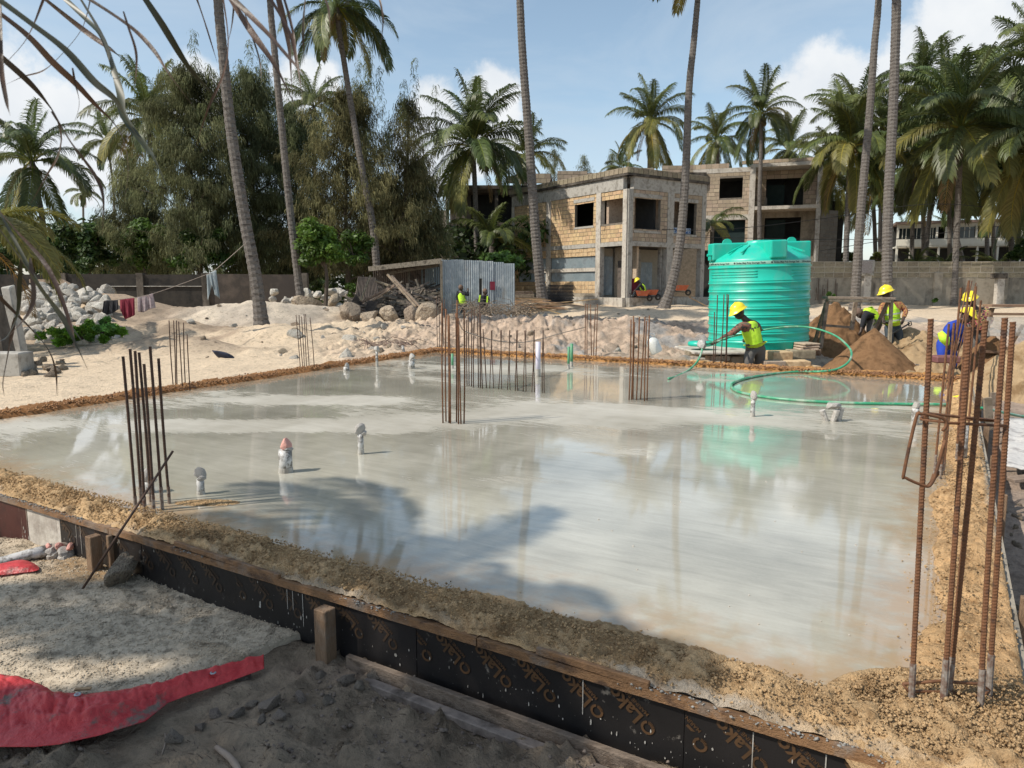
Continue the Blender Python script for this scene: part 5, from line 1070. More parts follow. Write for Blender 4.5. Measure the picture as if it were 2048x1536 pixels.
# the heap of white rocks on the left
rk = []
for i in range(150):
    f = ((i + .5) / 150); py = 684 - 108 * f + R.uniform(-4, 4); d = 18.3 + 7.2 * f + R.uniform(-.2, .2)
    x0, x1 = 48 + 10 * f, 232 - 18 * f
    px = R.uniform(x0, x1); s = R.uniform(7, 19) * (1.05 - .15 * f) * d / FPX
    rk.append((D(px, py, d), s, ('lower', 'middle', 'upper')[min(2, int(f * 3))], ('left', 'central', 'right')[max(0, min(2, int((px - x0) / (x1 - x0) * 3)))], 'big' if s > 13.5 * d / FPX else 'small'))
for p, s, a_, b_, c_ in rk: rock(p, s, mWhiteRock, '%s pale coral rock in the %s %s part of the white rubble heap' % (c_, a_, b_), 'rock', 'white rocks heaped behind the left pillars')
# big boulders in a row before the timber heap
for (px, py, w, h, d, lab) in [(610, 618, 36, 27, 27.5, 'large grey boulder at the foot of the second tall palm'), (704, 629, 26, 20, 25.5, 'tan boulder with a pale top, second in the boulder row'), (739, 634, 20, 15, 25, 'low dark boulder between two bigger ones in the row'), (777, 630, 26, 19, 25.5, 'rounded grey boulder in the middle of the row'),
                               (823, 627, 18, 18, 26, 'narrow squarish boulder left of the largest one'), (858, 628, 31, 27, 25, 'largest pale boulder beside the white shed corner'), (912, 641, 25, 22, 24, 'brown boulder behind the tall starter bars'), (668, 600, 16, 10, 29, 'small pale boulder behind the leafy young tree')]:
    k = d / FPX; rock(D(px, py, d), (w * k, w * k * .8, h * k), mRock, lab, 'boulder', None, 'boulder')
# scattered stones
cnt = 0
for i in range(170):
    px = R.uniform(380, 1320); py = 640 + 75 * R.random() ** 1.3; p = G(px, py, .0)
    s_, t_ = st(p.x, p.y)
    if s_ < left.max() + .1 and t_ < TL + .35 and s_ > -.3 and t_ > 0 and s_ < 9.9 + .1: continue
    p.z = gz(p.x, p.y); sz_ = R.uniform(.03, .12) * (1.9 if R.random() < .12 else 1); wh_ = R.random() > .7; rock(p, sz_, mWhiteRock if wh_ else mRock, '%s %s stone on the %s rough ground %s' % ('larger' if sz_ > .09 else 'little', 'pale' if wh_ else 'brown', 'left' if px < 700 else ('middle' if px < 1010 else 'right'), 'near the slab' if py > 675 else 'far behind the slab'), 'stone', 'loose stones on the rough ground', 'stone', True)
for i in range(38):   # pale lumps round the tree bank
    px = R.uniform(545, 700); py = R.uniform(582, 616); p = D(px, py, R.uniform(29, 30.5)); rock(p, R.uniform(.06, .34) ** 1.15, mWhiteRock, 'white lump in the low rubble behind the boulders', 'rock', 'white lumps behind the boulders', 'rock', True)
for i in range(26):
    px = R.uniform(30, 130); py = R.uniform(722, 752); p = G(px, py, -.05); p.z = gz(p.x, p.y) + .02; rock(p, R.uniform(.04, .11), mRock, 'small stone at the foot of the left pillars', 'stone', 'stones at the foot of the pillars', 'stone', True)

# ------------------------------------------------------------------ starter bars
def barset(lab, base, tops, d=None, r=.008, mt=None, ribs=False, hoops=(), zb=-.03, name='starter_bars', cat='steel bars'):
    c = G(*base[0]); th = thing(name, lab, cat, (c.x, c.y, 0))
    for (b, t_) in zip(base, tops):
        p0 = G(b[0], b[1], 0.0); p1 = D(t_[0], t_[1], p0.y + (t_[2] if len(t_) > 2 else 0)); p0.z = zb; q = MB()
        if ribs:
            L_ = (p1 - p0).length; n = int(L_ / .011); pts = []; rad = []
            for i in range(n):
                for (f, rr_) in ((0, r * .94), (.40, r * .94), (.52, r * 1.07), (.70, r * 1.07)): pts.append(p0.lerp(p1, (i + f) / n)); rad.append(rr_)
            bend = Vector((R.uniform(-.006, .006), R.uniform(-.006, .006), 0)); pts = [p + bend * math.sin(math.pi * i / len(pts)) for i, p in enumerate(pts)]
            q.tube(pts, rad, 8)
            ax = (p1 - p0).normalized()
            for i in range(8, len(q.v) - 8): q.v[i] = q.v[i] + ax * (.0035 * math.cos((i % 8) * math.pi / 4 + .7))   # slant the ribs
        else:
            m_ = p0.lerp(p1, .5) + Vector((R.uniform(-.008, .008), 0, 0)); q.tube(catmull([p0, m_, p1], 3), r, 6)
        q.build('bar', mt or mRebarDk, th, smooth=not ribs)
        if ribs:
            q = MB(); hh = R.uniform(.10, .17); q.tube([p0.lerp(p1, k_ * hh / 6) for k_ in range(7)], [r * R.uniform(1.16, 1.32) for _ in range(7)], 8); q.build('cement_crust', mCrust, th)
    for hp in hoops:
        q = MB(); q.tube(hp[0], hp[1], 6); q.build('stirrup', mt or mRebarDk, th, smooth=True)
    return th
barset('cluster of seven tall dark steel bars at the near left edge of the slab', [(272, 1019), (283, 1010), (290, 1024), (302, 1004), (308, 1026), (325, 1019), (339, 1007)], [(246, 712), (260, 697), (270, 701), (278, 704), (288, 727), (300, 692), (317, 716)], r=.0095, mt=mRebarDk, ribs=True)
a = G(347, 775, .05); hoop = [a + Vector((x, y, 0)) for x, y in ((0, 0), (.2, -.12), (.3, .05), (.1, .17), (0, 0))]
barset('cluster of six dark bars with a low hoop on the left edge of the slab', [(347, 779), (351, 777), (354, 779), (365, 780), (371, 776), (380, 782)], [(338, 641), (347, 641), (353, 641), (357, 643), (367, 645), (374, 668)], r=.008, hoops=[(hoop, .006)])
barset('cluster of six thin bars on the far left edge below the boulders', [(601, 739), (606, 738), (609, 739), (613, 739), (619, 739), (629, 741)], [(592, 630), (598, 630), (603, 633), (608, 628), (611, 628), (620, 635)], r=.008)
barset('tallest group of eight bars standing in the middle of the slab', [(886, 846), (892, 843), (898, 846), (901, 847), (913, 844), (917, 848), (922, 848), (928, 847)], [(884, 606), (892, 618), (896, 628), (898, 631), (912, 626), (914, 600), (917, 636), (928, 618)], r=.0085, mt=mRebar, zb=-.02)
barset('four thin bars on the far edge just left of the tallest group', [(875, 700), (879, 700), (887, 698), (891, 702)], [(873, 597), (878, 595), (885, 595), (889, 598)], r=.0085)
barset('dense group of eight bars at the left end of the row of crossed pairs', [(934, 772), (938, 772), (943, 773), (947, 775), (957, 775), (961, 776), (965, 777), (973, 776)], [(933, 640), (936, 627), (943, 618), (949, 618), (955, 627), (959, 611), (961, 626), (966, 658)], r=.0085)
zz = [(548, 560, 568), (618, 634, 642), (688, 704, 708), (750, 760, 770), (812, 824, 834), (880, 897, 901), (963, 968, 970)]; zb_ = [580, 643, 710, 770, 835, 902, 978]; bs_ = []; tp_ = []
for k, (a_, t1_, t2_) in enumerate(zz):
    yb = 777 + k * 1.5; bs_ += [(840 + a_ * .254, yb), (840 + zb_[k] * .254, yb)]; tp_ += [(840 + t2_ * .254, 660), (840 + t1_ * .254, 661)]
barset('row of seven crossed pairs of thin bars beside the lilac pipe', bs_, tp_, r=.0065)
barset('group of five far bars in front of the far earth bank', [(1170, 712), (1174, 712), (1183, 712), (1187, 712), (1192, 714)], [(1171, 607), (1175, 608), (1181, 608), (1191, 615), (1195, 608)], r=.0095, mt=mRebar)
barset('group of seven bars on the slab with a white jerrycan hung on it', [(1258, 800), (1263, 799), (1266, 798), (1273, 800), (1281, 799), (1289, 802), (1294, 801)], [(1262, 639), (1267, 632), (1269, 644), (1279, 634), (1290, 634), (1293, 642), (1299, 631)], r=.0085, mt=mRebar)
barset('group of five bars in front of the green tank beside the hose worker', [(1426, 734), (1429, 733), (1441, 735), (1451, 735), (1453, 735)], [(1429, 624), (1435, 590), (1448, 589), (1454, 588), (1457, 589)], r=.0095)
# near right cluster with its loose hoops
dA = G(1830, 1430).y
hp1 = [D(x, y, dA + dz) for x, y, dz in ((2012, 852, 0), (1900, 846, -.02), (1842, 838, -.02), (1848, 826, .16), (1900, 832, .2), (2000, 842, .2), (1930, 838, .2))]
hp2 = [D(x, y, dA - .06) for x, y in ((1885, 862), (1893, 850), (1888, 838), (1860, 830), (1842, 828), (1832, 836), (1808, 945), (1812, 956), (1850, 972), (1862, 968), (1872, 946), (1890, 880))]
hp2 = catmull(hp2, 4)
hp3 = [D(x, y, dA - .05) for x, y in ((1868, 948), (1862, 966), (1856, 972), (1876, 948), (1876, 942))]
hpb = [D(x, y, dA) for x, y in ((1806, 1368), (1816, 1382), (1880, 1384), (1965, 1392), (1980, 1380), (1960, 1368), (1880, 1362), (1806, 1368))]
barset('thick ribbed rusty bars at the near right corner with tied and hanging stirrups', [(1821, 1432), (1884, 1440), (1893, 1430), (1958, 1452), (1975, 1428)], [(1862, 636), (1938, 652), (1971, 640), (2010, 634), (2026, 642)], r=.0088, mt=mRebar, ribs=True, hoops=[(hp1, .0052), (hp2, .0052), (hp3, .005), (hpb, .0055)], zb=.0)
barset('thinner rusty bars behind the near right corner cluster, tops near the blue worker', [(1868, 952), (1880, 958), (1886, 950), (1912, 930), (1922, 940), (1930, 925)], [(1898, 647), (1908, 645), (1922, 575), (1938, 560), (1952, 572), (1962, 600)], r=.0085, mt=mRebar, ribs=True)
barset('short bunch of far bars behind the worker in the floral shirt', [(1888, 778), (1893, 778), (1897, 777)], [(1936, 566, 2), (1944, 562, 2), (1952, 566, 2)], r=.010, mt=mRebar)
q = MB(); q.tube([D(165, 1178, 3.95), D(256, 1040, 4.12), D(346, 902, 4.35)], .0075, 7); q.build('steel_rod', mRebarDk, None, True, label='single loose rod leaning across the near left bars against the form', cat='steel rod')
q = MB(); q.tube([p + Vector((0, 0, 0)) for p in catmull([D(916, 636, 9.7), D(926, 660, 10), D(950, 670, 10.3), D(990, 681, 10.8), D(1040, 685, 11.6), D(1080, 678, 12.6), D(1120, 667, 13.8), D(1172, 654, 16.2)], 4)], .009, 5); q.build('rope', mRope, None, True, label='pale rope sagging between the middle bars and the far bars', cat='rope')
# jerrycan
jc = thing('jerrycan', 'white plastic jerrycan tied to the bars right of the slab centre', 'jerrycan', D(1307, 690, 9.4)); c = jc.location; Mj = Matrix.Rotation(math.radians(-28), 3, 'Y')
q = MB(); q.lathe(c, [(.001, -.115), (.07, -.11), (.078, -.09), (.08, .03), (.07, .07), (.03, .105), (.024, .11), (.024, .13), (.001, .13)], 16, Mj); q.build('body', mJug, jc, True)
q = MB(); q.tube([c + Mj @ Vector(v) for v in ((.05, 0, .08), (.07, 0, .12), (.03, 0, .15), (.0, 0, .13))], .008, 6); q.build('handle', mJug, jc, True)
# ------------------------------------------------------------------ pipe stubs
def stub(lab, px, py, h, dia, mt=mPVC, top=None, lean=(0, 0), topm=None, elbow=False):
    b = G(px, py, 0); k = b.y / FPX; r = dia * k / 2; H = h * k; th = thing('pipe_stub', lab, 'pipe', b); t_ = b + Vector((lean[0] * k, lean[1], H))
    q = MB(); q.tube([b - Vector((0, 0, .02)), b.lerp(t_, .5), t_], [r * 1.04, r, r], 14); q.build('pipe', mt, th, True)
    q = MB(); q.tube([b - Vector((0, 0, .01)), b.lerp(t_, .22)], [r * 1.12, r * 1.03], 14); q.build('cement_collar', mConc, th)
    if top:
        s = top * k / 2; o = bpy.data.objects.new('wrapping', R.choice(RKs)); link(o); o.parent = th; o.location = t_ - b + Vector((0, 0, s * .8)); o.scale = (s, s * .9, s * 1.2); o.rotation_euler = (0, .2, R.uniform(0, 6)); o.material_slots[0].link = 'OBJECT'; o.material_slots[0].material = topm or mPlastic
        o = bpy.data.objects.new('wrapping', R.choice(RKs)); link(o); o.parent = th; o.location = t_ - b + Vector((s * .5, 0, s * .2)); o.scale = (s * .8, s * .8, s * .6); o.material_slots[0].link = 'OBJECT'; o.material_slots[0].material = mPlastic
    return th
stub('thick white pipe stub stuffed with pink plastic near the left of the slab', 572, 944, 46, 27, top=24, topm=mPink)
stub('thin white pipe stub with a wrapped elbow left of the tallest bars', 722, 908, 42, 12, top=20)
stub('short wrapped grey pipe stub between the near left bars and the pink one', 402, 988, 32, 15, top=22)
stub('white-wrapped stub hidden behind the near left bars', 298, 985, 24, 22, top=26)
stub('short fat crusted stub near the far left edge', 823, 737, 16, 13, top=13)
stub('smallest crusted stub at the far left edge', 693, 742, 8, 12, top=9)
stub('thin upright pipe with a wrapped knob near the far left edge', 754, 733, 32, 5, top=11)
stub('thin pipe tilted left at the far edge', 809, 711, 20, 6, lean=(-4, 0))
stub('thin grey pipe behind the tallest bars', 905, 737, 30, 5, mt=mPVCgreen)
stub('tall lilac pipe at the right end of the row of crossed bars', 1076, 753, 70, 10, mt=mPVCclean)
stub('front pipe of the green pair on the far slab', 1137, 737, 44, 5, mt=mPVCgreen); stub('back pipe of the green pair on the far slab', 1143, 733, 46, 6, mt=mPVCgreen)
stub('wrapped pipe stub in front of the hose loop', 1505, 833, 36, 9, top=15); stub('crusted stub beside the near right bars', 1829, 849, 34, 13, top=15)
th = thing('pipe_stub', 'low bundle of three crusted pipe ends right of the wrapped stub', 'pipe', G(1665, 842)); b = th.location
for dx, dy, l_ in ((-.07, 0, (-.05, 0, .12)), (.0, -.02, (.02, -.03, .13)), (.07, .02, (.03, 0, .15))):
    q = MB(); p = b + Vector((dx, dy, 0)); q.tube([p, p + Vector(l_)], .032, 9); q.build('pipe', mPlastic, th)
o = bpy.data.objects.new('wrapping', RKs[1]); link(o); o.parent = th; o.location = (0, 0, .17); o.scale = (.09, .06, .045); o.material_slots[0].link = 'OBJECT'; o.material_slots[0].material = mPlastic
q = MB(); q.tube([G(1925, 930, -.02), D(1930, 850, G(1925, 930).y)], .028, 10); q.build('pipe_stub', mPVC, None, True, label='white pipe standing among the thinner bars on the right edge', cat='pipe')

# ------------------------------------------------------------------ green tank
YC = 15.65; tcx = (1516 - 1024) / FPX * YC; tz = D(1516, 704, 14.6).z; tk = thing('water_tank', 'large green ribbed plastic water tank standing on blocks behind the slab', 'water tank', (tcx, YC, tz))
tk.rotation_euler = (math.radians(.5), math.radians(-1.8), math.radians(4))
def tb(mb, name, m_, par=None, smooth=False, bevel=0):   # tank parts are written in the tank's own space
    me = mb.mesh(name); o = put(name, me, m_, par or tk, smooth)
    if bevel: q_ = o.modifiers.new('bevel', 'BEVEL'); q_.width = bevel; q_.segments = 2
    return o
Rt = 1.02; prof = [(.001, .0), (Rt - .06, .0), (Rt - .015, .02), (Rt, .06)]
zr = .20
while zr < 1.44:
    prof += [(Rt, zr - .03), (Rt + .019, zr - .010), (Rt + .019, zr + .006), (Rt + .004, zr + .022), (Rt + .002, zr + .03), (Rt + .011, zr + .038), (Rt + .011, zr + .046), (Rt, zr + .062)]; zr += .172
prof += [(Rt, 1.62), (Rt, 1.70), (Rt + .022, 1.715), (Rt + .022, 1.735), (Rt + .002, 1.75), (Rt, 1.86), (Rt - .02, 1.90), (Rt - .07, 1.93), (.62, 2.12), (.36, 2.20), (.34, 2.24), (.001, 2.24)]
tb(MB().lathe((0, 0, 0), prof, 96), 'shell', mTank, smooth=True).data
sh_ = tk.children[0]; e_ = sh_.modifiers.new('edge', 'EDGE_SPLIT'); e_.split_angle = math.radians(50)
tb(MB().lathe((0, 0, 0), [(Rt + .004, 1.775), (Rt + .006, 1.78), (Rt + .006, 1.835), (Rt + .004, 1.84)], 96), 'label_strip', mTankStrip, smooth=True)
for s_ in (-1, 1):
    q = MB(); q.box((s_ * .68, 0, 2.06), (.76, .34, .36)); tb(q, 'stacking_rib', mTank, bevel=.03)
    q = MB(); q.box((-.03, s_ * .68, 2.06), (.34, .76, .36)); tb(q, 'stacking_rib', mTank, bevel=.03)
    q = MB(); q.lathe((s_ * .70, 0, 2.235), [(.10, -.02), (.10, .02)], 20, Matrix.Rotation(math.pi / 2, 3, 'X')); q.poly([Vector((s_ * .70 + .10 * math.cos(a), -.02, 2.235 + .10 * math.sin(a))) for a in np.linspace(0, 6.283, 21)[:-1]]); q.poly([Vector((s_ * .70 + .10 * math.cos(a), .02, 2.235 + .10 * math.sin(a))) for a in np.linspace(0, 6.283, 21)[:-1]][::-1]); tb(q, 'lifting_lug', mTank)
q = MB(); q.lathe((0, 0, 2.22), [(.001, .07), (.24, .06), (.27, .04), (.27, 0)], 32); tb(q, 'hatch', mTank, smooth=True)
q = MB(); q.tube([(-1.0, -.1, 2.0), (-1.16, -.1, 2.0)], .03, 10); tb(q, 'inlet_pipe', mTank)
for az in (205, 225, 318, 335):
    for rr_ in (.55,):
        a = math.radians(az); q = MB(); q.beam((.5 * math.cos(a), .5 * math.sin(a), 2.17), (.9 * math.cos(a), .9 * math.sin(a), 2.02), .03, .03); tb(q, 'rib', mTank)
for (a0, a1) in ((180, 246), (285, 350)):
    for zz_ in (1.53, 1.585, 1.64):
        q = MB(); q.tube([(Rt * math.cos(math.radians(a)), Rt * math.sin(math.radians(a)), zz_) for a in np.linspace(a0, a1, 18)], .012, 6); tb(q, 'rib', mTank, smooth=True)
# band of small printed words round the shoulder
t3, w3 = textmesh('\u25cf Simba Maji Poly Storage Tank', .048, .001)
if w3 < .3: w3 = .6
q = MB()
for k in range(9):
    a0 = math.radians(178 + k * 41)
    for p in t3.polygons:
        q.poly([Vector(((Rt + .009) * math.cos(a0 + t3.vertices[i].co.x / Rt), (Rt + .009) * math.sin(a0 + t3.vertices[i].co.x / Rt), 1.79 + t3.vertices[i].co.y)) for i in p.vertices])
tb(q, 'lettering', mInk)
# blocks, planks and slabs under and beside the tank
def blk(px, py, w, h, d, lab, dep=.22, rot=0, mt=mBlockTan, name='concrete_block', cat='concrete block'):
    k = d / FPX; q = MB(); q.box(D(px, py, d), (w * k, dep, h * k), Matrix.Rotation(rot, 3, 'Z')); return q.build(name, mt, None, bevel=.012, label=lab, cat=cat)
for k, (px, py, w, h, d, dep, rot, mt, lab) in enumerate([
    (1368, 727, 22, 11, 13.9, .3, .1, mBlockCoral2, 'small pink block at the left end under the tank platform'), (1400, 727, 34, 13, 14.0, .35, -.1, mBlockCoral2, 'pinkish block lying in front of the tank lid'), (1435, 715, 40, 10, 14.3, .4, 0, mBlockTan, 'block behind the thin bars before the tank'),
    (1466, 722, 26, 22, 14.4, .4, .15, mBlockTan, 'upright block left of the hose worker'), (1440, 730, 22, 12, 13.9, .3, 0, mBlockTan, 'low block at the foot of the thin bars'), (1558, 712, 40, 20, 14.3, .4, .05, mBlockCoral2, 'pale block right behind the hose worker'), (1590, 729, 50, 17, 14.0, .45, -.12, mBlockCoral2, 'large block at the front right of the platform'),
    (1545, 728, 42, 14, 13.9, .3, .1, mBlockTan, 'brown block beside the hose worker legs'), (1600, 708, 48, 17, 14.5, .4, 0, mBlockOld, 'dark block under the right rim of the tank'), (1622, 735, 26, 8, 13.8, .3, .3, mBlockCoral2, 'thin block end near the brown sand heap'), (1500, 716, 60, 22, 15.0, .6, 0, mBlockOld, 'shaded block under the middle of the tank'), (1420, 706, 50, 14, 15.2, .5, 0, mBlockOld, 'shaded block under the left of the tank')]):
    blk(px, py, w, h, d, lab, dep, rot, mt)
for k in range(3): blk(1609 + k, 697 - 5.0 * k, 38 - 2 * k, 4.2, 14.6, ['bottom slab of the small stack beside the tank', 'middle slab of the small stack beside the tank', 'top slab of the small stack beside the tank'][k], .5, .1 * k, mBlockTan, 'paving_slab', 'slab')
blk(1428, 700, 122, 5, 14.7, 'long grey board carrying the left side of the tank', 1.5, .03, mConcPale, 'board', 'board'); blk(1600, 703, 66, 12, 14.9, 'dark timber under the right side of the tank', .5, 0, mPost, 'timber', 'timber'); blk(1403, 706, 60, 8, 14.3, 'brown timber under the round green lid', .35, 0, mWoodOld, 'timber', 'timber')
c = D(1400, 687, 14.5); q = MB(); q.lathe(c, [(.001, -.05), (.20, -.05), (.24, -.04), (.24, .0), (.23, .03), (.20, .045), (.001, .05)], 32); q.build('tank_lid', mTank, None, True, label='round green tank lid lying on the platform left of the tank', cat='lid')

# ------------------------------------------------------------------ sand heaps
mHeap = mat('brown_sand_heap', [(.145, .08, .040), (.22, .125, .064), (.10, .058, .03)], 3.5, .97, .9, 60, bdist=.015, spec=.1, detail=9)
mHeapPale = mat('pale_sand_heap', [(.30, .205, .115), (.39, .28, .165), (.21, .135, .07)], 2.5, .97, .9, 50, bdist=.02, spec=.1, detail=9)
def heap(px, d, ytop, rpx, lab, seed, mt=mHeap, ry=1.0, pw=1.15, rough=.10, nm='sand_heap', cat='sand heap'):
    top = D(px, ytop, d); z0 = gz(top.x, top.y) - .12; H = top.z - z0; k = d / FPX; r = rpx * k; n = 100
    gx = np.linspace(-1.25, 1.25, n); X, Y = np.meshgrid(gx, gx); rr = np.sqrt(X ** 2 + Y ** 2) * (1 + .22 * (fbm(X * 1.3 + seed, Y * 1.3, seed, 3) - .5)); h = np.clip(1 - rr / 1.1, 0, 1) ** pw
    sm = np.minimum(h, .93 + .07 * h); Z = z0 + H * sm + (fbm(X * 3, Y * 3, seed + 2, 5, .6) - .5) * rough * np.clip(h * 4, 0, 1) + (fbm(X * 14, Y * 14, seed + 8, 3) - .5) * rough * .45 * np.clip(h * 4, 0, 1); Z = np.where(rr > 1.1, z0, Z)
    V = np.stack([top.x + X * r, top.y + Y * r * ry, Z], -1).reshape(-1, 3); idx = np.arange(n * n).reshape(n, n); F = np.stack([idx[:-1, :-1], idx[:-1, 1:], idx[1:, 1:], idx[1:, :-1]], -1).reshape(-1, 4)
    base = np.array([top.x, top.y, z0]); o = put(nm, mesh_np(nm, V - base, F), mt, smooth=True, label=lab, cat=cat); o.location = base; return o
heap(1748, 13.8, 652, 128, 'conical brown sand heap right of the tank with the hose curled before it', 1)
heap(1672, 17.6, 598, 92, 'dark earth bank behind the wooden trestle', 2, mHeap, .7, .8, .3, 'earth_bank', 'earth bank')
heap(1830, 17.2, 652, 120, 'lumpy pale earth bank behind the standing shovel worker', 3, mHeapPale, .8, .9, .3, 'earth_bank', 'earth bank')
heap(1870, 13.2, 715, 100, 'low pale sand heap between the brown heap and the near bars', 4, mHeapPale, 1, 1.0, .2)
heap(2055, 12.0, 672, 135, 'tall pale sand heap at the right edge behind the thick bars', 5, mHeapPale, .9, 1.0, .2)
heap(1985, 14.8, 668, 80, 'shaded sand heap under the sieve table', 6, mHeap, .8, .9, .2); heap(1690, 12.6, 733, 95, 'apron of brown sand along the slab edge at the foot of the brown heap', 7, mHeap, .35, .8, .1, 'sand_apron', 'sand')
heap(1820, 11.9, 738, 90, 'thin apron of pale sand beside the slab edge right of the brown heap', 8, mHeapPale, .35, .8, .1, 'sand_apron', 'sand')
# trestle
def beams(name, lab, cat, d, items, mt=mWoodOld, w=.07, h=.05, part='leg'):
    th = thing(name, lab, cat, D(items[0][0], items[0][1], d))
    for it in items:
        (x0, y0, x1, y1) = it[:4]; ww = it[4] if len(it) > 4 else w; nm = it[5] if len(it) > 5 else part; dd = it[6] if len(it) > 6 else 0; d2 = it[7] if len(it) > 7 else dd
        q = MB(); q.beam(D(x0, y0, d + dd), D(x1, y1, d + d2), ww, h); q.build(nm, mt, th, bevel=.004)
    return th
beams('trestle', 'rough wooden trestle bench between the tank and the shovel worker', 'trestle', 15.2, [(1650, 595, 1784, 597, .30, 'top_plank'), (1655, 600, 1641, 697), (1652, 606, 1629, 686, .06, 'leg', 0, .5), (1712, 600, 1703, 660, .08, 'leg', .35), (1778, 600, 1748, 662, .07, 'leg', .1, .4), (1783, 600, 1779, 688), (1655, 601, 1781, 603, .05, 'cross_rail', -.12), (1640, 650, 1706, 655, .05, 'brace', .3)])
tt_ = beams('sieve_table', 'wooden sieve table with a wire screen at the right edge', 'sieve', 14.6, [(1974, 611, 2120, 612, .3, 'top_plank'), (1980, 628, 2120, 629, .07, 'side_rail', -.1), (1985, 616, 1960, 706), (2072, 616, 2090, 720), (2046, 650, 1995, 735, .06, 'brace', -.3), (1960, 703, 2040, 706, .1, 'foot_board', -.1)], mat('brown_board', [(.17, .10, .065), (.24, .15, .09)], 5, .9, .3, 40, rnd=.2))
q = MB(); P0, P1, P2 = D(1975, 634, 14.5), D(2090, 634, 14.5), D(1970, 672, 13.8); P3 = D(2085, 672, 13.8)
for k in range(46): a_ = P0.lerp(P1, k / 45); b_ = P2.lerp(P3, k / 45); q.beam(a_, b_, .006, .006)
for k in range(22): q.beam(P0.lerp(P2, k / 21), P1.lerp(P3, k / 21), .006, .006)
o = q.build('wire_screen', mConc, tt_); o['kind'] = 'stuff'
q = MB(); q.box(D(1888, 718, 12.6), (.42, .3, .12)); q.build('mortar_tray', mat('purple_brown_tray', [(.16, .06, .06), (.22, .10, .09)], 5, .7), None, bevel=.02, label='purple-brown mortar tray at the feet of the blue-clad worker', cat='tray')

